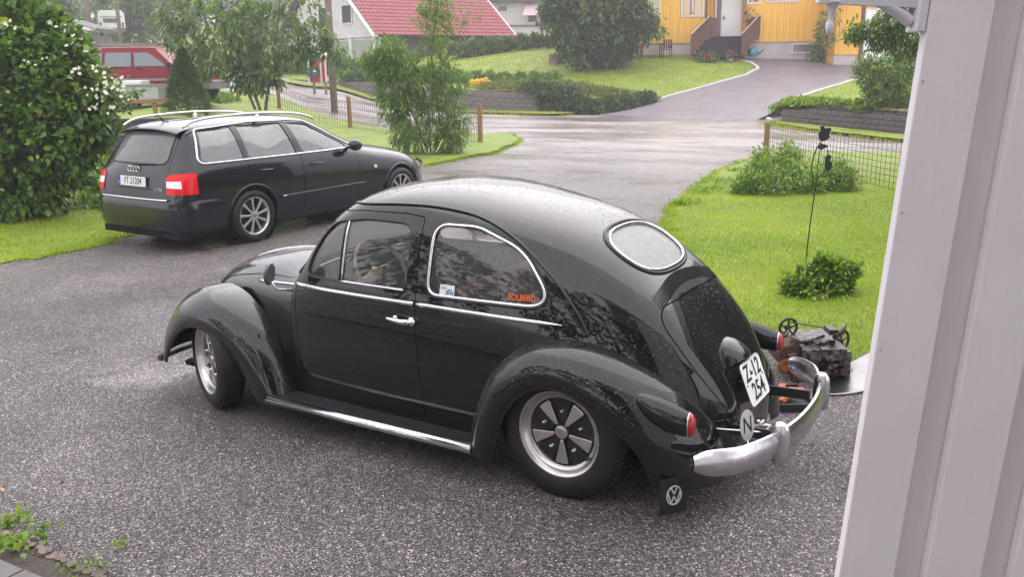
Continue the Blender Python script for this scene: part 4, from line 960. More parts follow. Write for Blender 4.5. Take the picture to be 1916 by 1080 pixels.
b = MB(); b.add([(rm[0], -.35, rm[2]), (rm[0], .45, rm[2]), (rc[0], .45, rc[2]-.08), (rc[0], -.35, rc[2]-.08), (rm[0], -.35, rm[2]-.07), (rm[0], .45, rm[2]-.07), (rc[0], .45, rc[2]-.15), (rc[0], -.35, rc[2]-.15)], [(0, 1, 2, 3), (7, 6, 5, 4), (0, 3, 7, 4), (1, 5, 6, 2), (3, 2, 6, 7), (0, 4, 5, 1)])
xl = X(576, 106); b.add([(rm[0]-.01, -.35, rm[2]), (rm[0]-.01, .45, rm[2]), (xl[0], .45, rc[2]-.08), (xl[0], -.35, rc[2]-.08), (rm[0]-.01, -.35, rm[2]-.07), (rm[0]-.01, .45, rm[2]-.07), (xl[0], .45, rc[2]-.15), (xl[0], -.35, rc[2]-.15)], [(3, 2, 1, 0), (4, 5, 6, 7), (4, 7, 3, 0), (2, 6, 5, 1), (7, 6, 2, 3), (1, 5, 4, 0)])
b.build('roof', M_['wwood'], t)
grn = mat('green_letterbox', (.035, .09, .07), .4)
for k, (pa_, pc_) in enumerate(((577, 584), (585, 597))):
    q = MB(); x2, x3 = X(pa_, 130)[0], X(pc_, 130)[0]-.01; z2, z3 = X(590, 143)[2], X(590, 127)[2]
    mb_ = empty('letterbox', tuple(q0), RZ, ('small dark green letterbox, left one on the red board', 'wider dark green letterbox, right one on the red board')[k], 'letterbox', 'letterboxes on the red board')
    q.prism([(x2, z2), (x3, z2), (x3, z3-.06), ((x2+x3)/2, z3), (x2, z3-.06)], (0, -.28, 0), (1, 0, 0), (0, 0, 1), (0, 1, 0), .26); q.build('box', grn, mb_)
    q = MB(); q.box((x2+x3)/2-.06, (x2+x3)/2+.06, -.29, -.282, z3-.16, z3-.09); q.build('name_card', M_['white'], mb_)
# tree stump
q0 = atw(1041, 113, 49.0); ts = empty('tree_stump', (q0[0], q0[1], float(ZL(*uw(q0)))), 0, 'short brown tree stump on the yellow house lawn', 'stump')
b = MB(); n = 18; V = []
for (z, r) in ((-.1, .42), (.1, .36), (.42, .34), (.46, .32)):
    for j in range(n): a = 2*math.pi*j/n; rr = r*(1+.10*math.sin(3*a+1)+.06*math.sin(7*a)); V.append((rr*math.cos(a), rr*math.sin(a), z+(.03*math.sin(2*a) if z > .3 else 0)))
F = [(i*n+j, i*n+(j+1) % n, (i+1)*n+(j+1) % n, (i+1)*n+j) for i in range(3) for j in range(n)]+[tuple(range(3*n, 4*n))]
b.add(V, F); b.build('stump_wood', M_['bark'], ts)
# garden furniture by the yellow house
def fchair(px, w, label, rz):
    q = atw(px, 102, w); q[2] = float(ZL(*uw(q))); t = empty('garden_chair', tuple(q), RZ+rz, label, 'chair', 'brown garden chairs by the yellow house'); b = MB()
    b.box(-.24, .24, -.24, .24, .42, .46); b.build('seat', M_['brown'], t)
    for x in (-.22, .22):
        for y in (-.22, .22): b = MB(); b.bar((x, y, 0), (x*.95, y, .95 if y > 0 else .64), .04, .04); b.build('leg', M_['brown'], t)
        b = MB(); b.bar((x, -.24, .65), (x, .24, .66), .05, .03); b.build('armrest', M_['brown'], t)
    for k in range(4): b = MB(); b.box(-.2+.11*k, -.13+.11*k, .21, .235, .5, .95); b.build('back_slat', M_['brown'], t)
fchair(1190, 49.0, 'left brown garden chair by the yellow house, near the dense tree', .3); fchair(1247, 49.0, 'right brown garden chair by the yellow house, near the steps', -.4)
q = atw(1218, 102, 49.2); q[2] = float(ZL(*uw(q))); t = empty('garden_table', tuple(q), RZ, 'brown garden table between two chairs at the yellow house wall', 'table'); b = MB(); b.box(-.6, .6, -.35, .35, .70, .74); b.build('tabletop', M_['brown'], t)
for x in (-.5, .5):
    for y in (-.28, .28): b = MB(); b.bar((x, y, 0), (x, y, .70), .05, .05); b.build('leg', M_['brown'], t)
b = MB(); b.box(0, 0, 0, 0, 0, 0)
q = atw(1143, 97, 49.4); q[2] = float(ZL(*uw(q))); t = empty('barbecue', tuple(q), RZ, 'small dark kettle barbecue at the foot of the yellow house wall', 'barbecue'); b = MB(); b.lathe([(.0005, .42), (.14, .46), (.25, .60), (.26, .62), (.2, .76), (.05, .82), (.0005, .82)], (0, 0, 1), (0, 0, 0), 16); b.build('kettle', M_['black'], t, True)
for a in (0, 2.1, 4.2): b = MB(); b.bar((.12*math.cos(a), .12*math.sin(a), .5), (.26*math.cos(a), .26*math.sin(a), 0), .02, .02); b.build('leg', M_['black'], t)
# watering can
q = atw(1409, 104, 49.3); q[2] = zp(1409, 105, 49.3); t = empty('watering_can', tuple(q), RZ, 'turquoise watering can by the foundation, right of the entrance steps', 'watering can'); tq = mat('turquoise_plastic', (.05, .24, .27), .35)
b = MB(); b.lathe([(.0005, 0), (.22, 0), (.26, .12), (.25, .32), (.15, .42), (.10, .43)], (0, 0, 1), (0, 0, 0), 18); b.build('can_body', tq, t, True)
b = MB(); b.tube([(.2, 0, .1), (.38, 0, .2), (.55, 0, .36)], [.04, .03, .025], 8); b.build('spout', M_['black'], t, True)
b = MB(); b.tube([(-.22, 0, .1), (-.36, 0, .3), (-.2, 0, .5), (0, 0, .48)], .018, 6); b.build('handle', tq, t, True)
# ---- distant left: motorhome, shed, poles, houses
q0 = atw(213, 66, 70); mh = empty('motorhome', tuple(q0), RZ+.40, 'white motorhome seen end-on far away between two poles', 'motorhome'); f6 = Fr(q0); X = lambda px, py: f6.px(px, py, 70)
xa, xc = X(189, 66)[0], X(235, 66)[0]; z1 = X(213, 17)[2]
b = MB(); b.prism([(xa, .3), (xc, .3), (xc, z1-.35), (xc-.18, z1-.05), (xa+.18, z1-.05), (xa, z1-.35)], (0, 0, 0), (1, 0, 0), (0, 0, 1), (0, 1, 0), 5.5); b.build('body', M_['white'], mh, bevel=.06)
b = MB(); b.box(xa+.35, xc-.35, -.03, -.002, z1*.50, z1*.66); b.build('window', M_['pane'], mh); b = MB(); b.box(xa+.2, xc-.2, -.05, -.002, z1*.72, z1*.74); b.build('trim', M_['block'], mh)
b = MB(); b.box(xa, xc, -.06, 0, .28, .55); b.build('bumper', M_['block'], mh)
for x in (xa+.05, xc-.25): b = MB(); b.tube([(x, .8, .32), (x+.2, .8, .32)], .34, 16); b.build('wheel', M_['rubber'], mh); b = MB(); b.box(x+.02, x+.16, -.03, -.002, .6, .95); b.build('tail_lamp', M_['red'], mh)
q0 = atw(150, 72, 46); sh = empty('shed', tuple(q0), RZ, 'grey shed with white barge board behind the flowering bush, left of the poles', 'shed'); f7 = Fr(q0); X = lambda px, py: f7.px(px, py, 46)
b = MB(); b.box(X(60, 60)[0], X(160, 60)[0], .1, 3, -1.5, X(150, 58)[2]-.15); b.build('wall', M_['block'], sh)
r0, r1 = X(95, 34), X(171, 55); b = MB(); b.bar((r0[0], -.1, r0[2]), (r1[0], -.1, r1[2]), .10, .28, up=(0, 1, 0)); b.build('barge_board', M_['wwood'], sh)
b = MB(); b.add([(r0[0], -.05, r0[2]+.1), (r1[0], -.05, r1[2]+.1), (r1[0], 3.2, r1[2]+.1), (r0[0], 3.2, r0[2]+.1)], [(0, 1, 2, 3)]); l0 = X(20, 56); b.add([(r0[0], -.05, r0[2]+.1), (l0[0], -.05, l0[2]+.1), (l0[0], 3.2, l0[2]+.1), (r0[0], 3.2, r0[2]+.1)], [(3, 2, 1, 0)]); b.build('roof', M_['darkroof'], sh, fixn=False)
def far_house(px0, px1, pyb, pyt, w, wall, label, roofh=3.0, win=3):
    q0 = atw((px0+px1)/2, pyb, w); t = empty('distant_house', tuple(q0), RZ, label, 'house', 'houses far behind the trees'); f = Fr(q0); xa = f.px(px0, pyb, w)[0]; xc = f.px(px1, pyb, w)[0]; zt = f.px(px0, pyt, w)[2]
    b = MB(); b.box(xa, xc, 0, 8, -2, zt); b.build('wall', wall, t)
    b = MB(); b.prism([(-.6, 0), (4, roofh), (8.6, 0), (8.6, -.15), (4, roofh-.2), (-.6, -.15)], (xa-.5, 0, zt), (0, 1, 0), (0, 0, 1), (1, 0, 0), xc-xa+1); b.build('roof', M_['darkroof'], t)
    for k in range(win):
        xm = xa+(xc-xa)*(k+.5)/win; b = MB(); b.box(xm-.65, xm+.65, -.06, 0, zt-1.8, zt-.6); w_ = b.build('window', M_['wwood'], t); b = MB(); b.box(xm-.55, xm+.55, -.08, -.061, zt-1.7, zt-.7); b.build('pane', M_['pane'], w_)
far_house(425, 560, 110, 62, 80, M_['ywood'], 'yellow house with dark roof half hidden behind the young tree', 4.5)
far_house(265, 330, 60, 34, 110, M_['wwood'], 'white house far off between hazy trees, right of the motorhome', 2.5, 2)
# white car glimpsed behind the young tree
# ---- the wall of the house the picture is taken from, its boards, eave and bracket
bw = mat('white_board_paint', (.60, .56, .57), .5)
nt = bw.node_tree; tcb = _n(nt, 'TexCoord'); mpb = _n(nt, 'Mapping'); mpb.inputs['Scale'].default_value = (1, 1, .06); nt.links.new(tcb.outputs['Object'], mpb.inputs['Vector'])
n1 = _n(nt, 'TexNoise', Scale=160, Detail=5); n2 = _n(nt, 'TexNoise', Scale=70, Detail=6, Roughness=.65); n3 = _n(nt, 'TexNoise', Scale=3, Detail=6); nt.links.new(mpb.outputs[0], n1.inputs['Vector']); nt.links.new(tcb.outputs['Object'], n2.inputs['Vector']); nt.links.new(tcb.outputs['Object'], n3.inputs['Vector'])
ad_ = _n(nt, 'Math', operation='ADD'); nt.links.new(n1.outputs['Fac'], ad_.inputs[0]); nt.links.new(n2.outputs['Fac'], ad_.inputs[1]); bb_ = _n(nt, 'Bump', Strength=.30, Distance=.003); nt.links.new(ad_.outputs[0], bb_.inputs['Height']); nt.links.new(bb_.outputs[0], nt.nodes['Principled BSDF'].inputs['Normal'])
rr_ = _n(nt, 'ValToRGB'); rr_.color_ramp.elements[0].position = .3; rr_.color_ramp.elements[1].position = .7; rr_.color_ramp.elements[0].color = (.72, .67, .69, 1); rr_.color_ramp.elements[1].color = (.82, .77, .785, 1); nt.links.new(n3.outputs['Fac'], rr_.inputs[0]); nt.links.new(rr_.outputs[0], nt.nodes['Principled BSDF'].inputs['Base Color'])
WW0 = 1.52
q0 = atw(1656, 540, WW0); hw = empty('board_wall_corner', (q0[0], q0[1], 0), RZ, 'white painted board-on-board house wall at the right edge, closest to the camera', 'wall'); TL = .072
class FrT(Fr):
    def l(s, p): v = Fr.l(s, p); c, n_ = math.cos(TL), math.sin(TL); return np.array([v[0]*c-v[2]*n_, v[1], v[0]*n_+v[2]*c])
hwo = np.array([q0[0]-RH[0]*q0[2]*math.sin(TL), q0[1]-RH[1]*q0[2]*math.sin(TL), 0]); f8 = FrT(hwo)
hw.location = tuple(hwo); hw.rotation_euler = (0, TL, RZ)
xs_ = [f8.px(px, 540, WW0)[0] for px in (1656, 1768, 1832, 1946)]
xs_ = [v-xs_[0] for v in xs_]; ww_ = xs_[1]-xs_[0]; gap = xs_[2]-xs_[1]; x = 0
b = MB(); b.box(0, ww_, 0, .024, -.1, 2.75); bd = b.build('board', bw, hw, bevel=.003)
b = MB(); b.box(ww_-.02, ww_+gap+.02, .026, .048, -.1, 2.75); ub = b.build('under_board', bw, hw, bevel=.002)
for k in range(1, 9): q = inst(bd); q.parent = hw; q.location = (k*(ww_+gap), 0, 0); q = inst(ub); q.parent = hw; q.location = (k*(ww_+gap), 0, 0)
b = MB(); b.box(.10, 1.6, .05, .16, -.1, 2.75); b.build('wall_core', bw, hw)
b = MB()
for (x_, _y, z_) in [tuple(f8.px(px, py, WW0)) for px, py in ((1727, 151), (1688, 398), (1647, 655))]: b.lathe([(.0022, .0), (.0018, .001), (.0005, .001)], (0, -1, 0), (x_, 0, z_), 8)
b.build('nail_head', mat('painted_nail', (.42, .39, .39), .5), hw)['kind'] = 'stuff'
# bracket: flat side strip, arched arm and turned pendant
q1 = f8.px(1708, 60, WW0); M_['gloss_white'] = mat('gloss_white_paint', (.66, .64, .68), .35, bump=(30, .05, .002))
br = empty('eave_bracket', tuple(hwo), RZ, 'white arched bracket with turned pendant at the top of the board wall', 'bracket')
br.rotation_euler = (0, TL, RZ)
X = lambda px, py, w=WW0: f8.px(px, py, w)
b = MB(); zs1 = X(1712, 58)[2]; b.box(-.016, -.002, .0, .045, zs1, 2.7); b.build('side_strip', M_['gloss_white'], br, bevel=.002)
A_ = [X(px, py) for px, py in ((1716, 40), (1695, 22), (1668, 4), (1640, -8), (1605, -12), (1570, -10))]
b = MB(); b.tube([(p[0], .025, p[2]) for p in catmull(A_, 5)], .0105, 12); b.build('arched_arm', M_['gloss_white'], br, True)
b = MB(); b.bar((X(1714, -20)[0], .03, 2.6), (X(1725, 20)[0]-.006, .03, X(1725, 24)[2]), .004, .006); b.build('stay', M_['gloss_white'], br)
pc_ = X(1560, 64); L2 = lambda py: X(1560, py)[2]
sc = WW0/FPX
prof = [(.0005, L2(64)), (5*sc, L2(61)), (7*sc, L2(52)), (7.5*sc, L2(44)), (6*sc, L2(40)), (4.5*sc, L2(36)), (5*sc, L2(30)), (8*sc, L2(12)), (11*sc, L2(4)), (15*sc, L2(2)), (15*sc, L2(-3)), (9*sc, L2(-5)), (9*sc, L2(-20))]
b = MB(); b.lathe(prof, (0, 0, 1), (pc_[0], .025, 0), 24); b.build('pendant', M_['gloss_white'], br, True)
b = MB(); b.bar((X(1540, -14)[0], .025, L2(-14)), (-.0165, .025, L2(-16)), .02, .03); b.build('cross_rail', M_['gloss_white'], br)
# the rest of the house: porch roof over the camera and wall behind it
hs = empty('porch', (CAM[0], CAM[1], 0), RZ, 'house wall and raised floor behind the camera, outside the picture', 'porch')
dw = mat('porch_boards', (.16, .15, .15), .7, noise=(2, (.2, .19, .19), 4))
b = MB(); b.box(-1.2, 6, -3.2, -3.0, -.1, 6.4); b.build('house_wall', dw, hs)
b = MB(); b.box(-1.0, 6, -3.0, -.35, 2.95, 3.05); b.build('porch_ceiling', dw, hs)
b = MB(); b.add([(-1.7, -2.4, 6.2), (6, -2.4, 6.2), (6, -7, 9.6), (-1.7, -7, 9.6), (-1.7, -2.4, 6.35), (6, -2.4, 6.35), (6, -7, 9.75), (-1.7, -7, 9.75)], [(0, 1, 2, 3), (4, 5, 6, 7), (0, 1, 5, 4), (1, 2, 6, 5), (2, 3, 7, 6), (3, 0, 4, 7)]); b.build('house_roof', M_['darkroof'], hs)
b = MB(); b.box(-.8, 2.3, -3.0, .6, -.1, .42); b.build('porch_floor', dw, hs)
go_ = xy(8.6, 8.2); ou = empty('reflection_block', (go_[0], go_[1], 0), RZ, 'unseen dark block with a gable roof, added behind the white board wall for the car to reflect', 'added block'); dt_ = mat('dark_boards', (.045, .035, .03), .7, noise=(3, (.07, .055, .045), 5))  # unseen block added so the car tail reflects dark, straight edges
b = MB(); b.box(-2.3, 2.4, -4.2, 4.2, -.1, 3.4); b.build('wall', dt_, ou); b = MB(); b.prism([(-2.35, 3.4), (2.7, 3.4), (.1, 5.6)], (0, -4.5, 0), (1, 0, 0), (0, 0, 1), (0, 1, 0), 9); b.build('roof', M_['darkroof'], ou)
# paving slabs and broken edge in the bottom left corner
e0, e1 = np.array(gp(-40, 985)), np.array(gp(262, 1110)); dv = (e1-e0)/np.linalg.norm(e1-e0); nv = np.array([dv[1], -dv[0]])
if nv[1] > 0: nv = -nv
slab = mat('paving_slab', (.085, .078, .08), .5, noise=(9, (.14, .125, .125), 8), bump=(60, .4, .004))
# edge strip of dark wet soil
M_['wet_soil'] = mat('wet_dark_soil', (.03, .022, .018), .7, noise=(40, (.06, .045, .035), 6), bump=(60, .8, .01))
drape('soil_gap', [e0-dv*2+nv*.0, e1+dv*1.5+nv*.0, e1+dv*1.5+nv*.16, e0-dv*2+nv*.16], M_['wet_soil'], .004, .05, jag=.008)
pv = empty('paving', (*xy(*e0), 0), 0, 'grey paving slabs with weeds in the joints, bottom left corner', 'paving'); o = np.array([*xy(*e0), 0]); ss = .30
for i in range(-4, 9):
    for j in range(3):
        a = e0+dv*(i*ss+.002)+nv*(.15+j*ss)+dv*(.15 if j % 2 else 0); c = [a, a+dv*(ss-.014), a+dv*(ss-.014)+nv*(ss-.014), a+nv*(ss-.014)]
        V = [(*(np.array(xy(*p))-o[:2]), z) for z in (-.05, .030+rnd.uniform(-.004, .006)) for p in c]; b = MB(); b.add(V, [(0, 1, 2, 3), (4, 5, 6, 7), (0, 1, 5, 4), (1, 2, 6, 5), (2, 3, 7, 6), (3, 0, 4, 7)]); b.build('paving_slab', slab, pv, bevel=.004)
edge = MB()
for k in range(46):
    a = e0+dv*(k*.05-.3)+nv*rnd.uniform(-.01, .02); r = rnd.uniform(.018, .035); x, y = xy(*a); th2 = rnd.uniform(0, 3)
    V = [(x+r*math.cos(th2+q_*math.pi/3)*rnd.uniform(.8, 1.2), y+r*math.sin(th2+q_*math.pi/3)*rnd.uniform(.8, 1.2), z_) for z_ in (-.03, rnd.uniform(.006, .020)) for q_ in range(6)]
    edge.add(V, [tuple(range(6, 12))]+[(q_, (q_+1) % 6, (q_+1) % 6+6, q_+6) for q_ in range(6)])
ee = edge.build('broken_edge', mat('crumbled_asphalt', (.06, .045, .042), .7, noise=(30, (.20, .15, .13), 5), bump=(80, .8, .006)), None); ee['kind'] = 'stuff'
# ================================================================ engine block on the grass and metal sheet
en = empty('car_engine', tuple(at(1515, 700, 0)), 0, 'rusty dismounted car engine with pulleys and belt on the edge of the lawn', 'engine'); eo = at(1515, 700, 0)
al = mat('grimy_aluminium', (.17, .155, .15), .42, .6, noise=(28, (.03, .026, .025), 8, .10), bump=(90, .5, .0015)); rs = mat('rusty_plate', (.10, .04, .02), .75, .2, noise=(12, (.05, .035, .03), 6), bump=(90, .5, .0015)); dk = mat('oily_iron', (.018, .017, .017), .35, .3, noise=(20, (.05, .045, .04), 5), bump=(90, .5, .0015))
def EL(px, py, w=5.74): p = atw(px, py, w)-eo; return np.array([p[:2]@RH, p[:2]@FH, p[2]])
en.rotation_euler = (0, 0, RZ)
def ebox(name, p0, p1, y0, y1, m, bev=.012, tilt=0):
    bev = min(bev, .004)
    b = MB(); a = EL(*p0); c = EL(*p1); b.box(min(a[0], c[0]), max(a[0], c[0]), y0, y1, min(a[2], c[2]), max(a[2], c[2])); o = b.build(name, m, en, bevel=bev)
    return o
ebox('engine_block', (1475, 700), (1558, 640), -.10, .26, al); ebox('cylinder_head', (1480, 656), (1562, 634), -.16, .30, al, .016)
ebox('gearbox_flange', (1556, 706), (1572, 640), -.14, .22, al, .02); ebox('rust_cover', (1462, 702), (1512, 652), -.16, -.11, rs, .01); ebox('exhaust_shield', (1442, 664), (1482, 632), -.12, .12, rs, .015)
ebox('sump', (1490, 712), (1552, 698), -.06, .2, dk); ebox('bracket', (1545, 622), (1562, 612), .0, .12, dk, .006)
b = MB()
for k in range(9): a = EL(1482+k*9, 692, 5.70); c = EL(1482+k*9, 662, 5.70); b.bar((a[0], -.115, a[2]), (c[0], -.115, c[2]), .008, .018)
b.build('cooling_rib', al, en)['kind'] = 'stuff'
for k, (px, py, r) in enumerate(((1500, 648, .018), (1535, 662, .022), (1548, 680, .018), (1520, 690, .014), (1545, 650, .012))):
    a = EL(px, py, 5.70); b = MB(); b.lathe([(r, .03), (r, 0), (r*.6, -.012), (.0005, -.012)], (0, 1, 0), (a[0], -.13, a[2]), 14); b.build('boss', dk if k % 2 else al, en, True)
def pulley(px, py, r, y, tilt=0):
    c = EL(px, py); ax_ = Vector((math.sin(tilt), -math.cos(tilt), 0)); xx = Vector((math.cos(tilt), math.sin(tilt), 0)); zz_ = Vector((0, 0, 1)); cc = Vector((c[0], y, c[2]))
    b = MB(); b.tube([cc+xx*r*math.cos(a)+zz_*r*math.sin(a) for a in np.linspace(0, 2*math.pi, 28, endpoint=False)], .009, 8, closed=True); p = b.build('pulley', dk, en, True)
    for k in range(5): a = 2*math.pi*k/5+.3; b = MB(); b.bar(cc, cc+xx*r*math.cos(a)+zz_*r*math.sin(a), .014, .010); b.build('spoke', dk, p)
    b = MB(); b.lathe([(.02, .02), (.022, 0), (.012, -.015), (.0005, -.015)], -ax_, cc, 12); b.build('hub', dk, p, True)
pulley(1484, 622, .062, .18, .2); pulley(1578, 642, .072, .12, .5)
b = MB(); a, c = EL(1484, 611), EL(1548, 619); b.bar((a[0], .18, a[2]), (c[0], .15, c[2]), .02, .005); b.build('belt', M_['rubber'], en)
for (x0_, y0_, x1_, y1_, r) in ((1470, 640, 1540, 628, .012), (1500, 634, 1560, 640, .016), (1555, 628, 1578, 608, .016), (1560, 690, 1590, 668, .012), (1450, 630, 1475, 618, .010)):
    a, c = EL(x0_, y0_, 5.70), EL(x1_, y1_, 5.70); b = MB(); b.tube([(a[0], -.02, a[2]), ((a[0]+c[0])/2, -.06, (a[2]+c[2])/2+.012), (c[0], .02, c[2])], r, 8); b.build('pipe', dk if r < .014 else al, en, True)
a = EL(1455, 668); b = MB(); b.lathe([(.045, .0), (.055, -.01), (.05, -.03), (.03, -.03), (.0005, -.02)], (0, 1, 0), (a[0], -.1, a[2]), 20); b.build('rusty_disc', mat('orange_rust', (.33, .10, .025), .8, noise=(30, (.15, .06, .03), 5)), en, True)
# small castings, bolts and ducts that cover the block
er = random.Random(5)
for k in range(34):
    px, py = er.uniform(1462, 1562), er.uniform(628, 700); a = EL(px, py, 5.70); s_ = er.uniform(.008, .024); y_ = -.125-er.uniform(0, .035) if py > 652 else er.uniform(-.15, .05)
    b = MB()
    if k % 3 == 0: b.lathe([(s_, 0), (s_, -.02), (s_*.6, -.03), (s_*.5, -.05), (.0005, -.05)], (0, er.choice((0, 1)), 1) if py < 652 else (0, 1, 0), (a[0], y_, a[2]), 12)
    else: b.box(-s_*er.uniform(1, 2.4), s_, -s_, s_*1.2, -s_*.8, s_*er.uniform(.5, 1.2), rot=Matrix.Rotation(er.uniform(-.5, .5), 3, 'Y')@Matrix.Rotation(er.uniform(-.5, .5), 3, 'Z'), c=(a[0], y_, a[2]))
    b.build('casting', (al, dk, al, rs)[k % 4], en, bevel=.002)
for k in range(5):
    a = EL(er.uniform(1465, 1545), er.uniform(630, 650), 5.7); c = EL(er.uniform(1500, 1575), er.uniform(620, 690), 5.7); b = MB(); b.tube([(a[0], -.10, a[2]), ((a[0]+c[0])/2, -.17, (a[2]+c[2])/2+.03), (c[0], -.12, c[2])], .006, 6); b.build('hose', M_['rubber'], en, True)
# clutter box in front: black crate with rusty bits behind the bumper
cb = empty('open_crate', tuple(at(1480, 762, 0)), RZ, 'low black tray of rusty orange parts behind the chrome bumper', 'tray'); co = at(1480, 762, 0)
b = MB(); b.box(-.20, .12, -.09, -.08, .02, .05); b.box(-.20, .12, .24, .25, .02, .05); b.box(-.20, -.19, -.08, .24, .02, .05); b.box(.11, .12, -.08, .24, .02, .05); b.box(-.2, .12, -.09, .25, .0, .02); b.build('tray_body', M_['black'], cb)
orr = mat('orange_part', (.50, .13, .03), .7, noise=(30, (.28, .08, .03), 5))
for k in range(7): b = MB(); x_, y_ = rnd.uniform(-.14, .16), rnd.uniform(-.04, .18); b.box(-.045, .045, -.02, .02, 0, .025, rot=Matrix.Rotation(rnd.uniform(0, 3), 3, 'Z')@Matrix.Rotation(rnd.uniform(-.4, .4), 3, 'X'), c=(x_-.04, y_, .035+.006*k)); b.build('metal_part', orr, cb, bevel=.004)
# curved aluminium sheet
S0 = [(1545, 742), (1590, 743), (1625, 737), (1700, 712)]; S1 = [(1562, 692), (1600, 672), (1640, 650), (1700, 622)]
net = []
for k in range(4):
    a = at(*S0[k], 0); z1_ = (.03, .08, .16, .30)[k]; w_ = uw(at(*S1[k], 0))[1]; c = atw(*S1[k], w_*.985); c2 = at(*S1[k], .0)
    zt3 = (.02, .06, .12, .20)[k]; c = at(*S1[k], zt3); net.append([a+np.array([0, 0, .012]), a*.66+c*.34+np.array([0, 0, -.01]), a*.33+c*.67+np.array([0, 0, .01]), c])
SS = Surf(net); SS.sign = 1
if SS.N(np.array([.5]), np.array([.5]))[0][2] < 0: SS.sign = -1
ms = mat('wet_sheet_metal', (.26, .25, .26), .30, 1, noise=(3, (.17, .165, .17), 6), bump=(5, .5, .03)); sh_ = panel(SS, 'metal_sheet', ms, None, 26, 20, flange=0); sm = sh_.modifiers.new('s', 'SOLIDIFY'); sm.thickness = .003
tag(sh_, 'bent shiny aluminium sheet lying on the gravel next to the engine', 'metal sheet')
b = MB(); q = at(1542, 730, .012)
lf = leafmat('fallen_leaf', (.42, .15, .04), (.5, .3, .08))
# ================================================================ ornamental iron stake
q0 = at(1506, 500, 0); stw = uw(q0)[1]; st = empty('garden_stake', tuple(q0), RZ, 'tall thin black iron garden stake with curled hook and bird ornament on the lawn', 'garden ornament'); fs = Fr(q0)
X = lambda px, py: fs.px(px, py, stw)
def sp(pts, r, name='stake_rod', sm=6):
    b = MB(); b.tube([(p[0], 0, p[2]) for p in catmull([X(*p) for p in pts], sm)], r, 6); return b.build(name, M_['black'], st, True)
sp([(1507, 505), (1512, 450), (1520, 390), (1527, 345), (1532, 330)], .006); sp([(1532, 330), (1522, 335), (1519, 310), (1525, 285), (1534, 268), (1540, 262)], .006); sp([(1532, 330), (1543, 320), (1546, 300), (1549, 285), (1548, 280)], .006); sp([(1528, 330), (1530, 310), (1534, 285), (1537, 268)], .004)
def blob(pts, name):
    P = [X(*p) for p in pts]; b = MB(); b.prism([(p[0], p[2]) for p in P], (0, -.012, 0), (1, 0, 0), (0, 0, 1), (0, 1, 0), .024); o = b.build(name, M_['black'], st, bevel=.005); return o
blob([(1533, 262), (1531, 250), (1536, 242), (1534, 236), (1540, 234), (1544, 240), (1550, 238), (1556, 240), (1551, 250), (1553, 256), (1546, 262), (1540, 264)], 'bird_figure')
blob([(1530, 272), (1537, 268), (1545, 270), (1550, 275), (1543, 277), (1536, 280), (1531, 277)], 'iron_leaf'); blob([(1545, 292), (1550, 288), (1556, 292), (1552, 300), (1557, 306), (1555, 316), (1548, 320), (1543, 312), (1544, 302)], 'iron_leaf')
# ================================================================ plants
def plant(name, label, cat, px, py, w, zf=T, group=None):
    p = atw(px, py, w); z = float(np.ravel(zf(*uw(p)))[0]); t = empty(name, (p[0], p[1], z), RZ, label, cat, group); return t, np.array([p[0], p[1], z])
class LF:
    def __init__(s, o): s.o = o
    def __call__(s, px, py, w): q = atw(px, py, w)-s.o; return np.array([q[:2]@RH, q[:2]@FH, q[2]])
# ---- flowering bush on the left
t, o = plant('flowering_bush', 'large leafy bush with white flowers at the left edge, behind the estate car', 'bush', 60, 395, 13.3); X = LF(o)
lob = []
for (px, py, w, r) in ((45,95,13.3,0.676),(-40,60,13.7,0.872),(105,125,13.1,0.458),(20,190,12.9,0.872),(105,200,12.9,0.567),(150,230,12.9,0.371),(150,172,13.1,0.371),(60,270,12.7,0.676),(115,285,12.9,0.371),(-30,300,12.7,0.872),(85,330,12.9,0.392),(30,350,12.7,0.491),(-60,150,13.3,1.090),(125,105,13.3,0.283),(85,70,13.5,0.327),(0,-10,13.7,0.600)):
    lob.append((X(px, py, w), (r, r*.9, r*.9)))
cutz = lambda C: C[:, 2] > .08
crown('foliage', lob, 95, .17, 14, .115, .62, M_['leaf_bush'], t, .55, kind='stuff', cut=cutz)
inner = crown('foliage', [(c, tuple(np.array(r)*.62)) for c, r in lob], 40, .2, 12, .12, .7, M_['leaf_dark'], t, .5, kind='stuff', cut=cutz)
limbs((0, 0, 0), [tuple(np.array(l[0])*.85) for l in lob[:12]], .035, t, M_['bark'], 'stem')
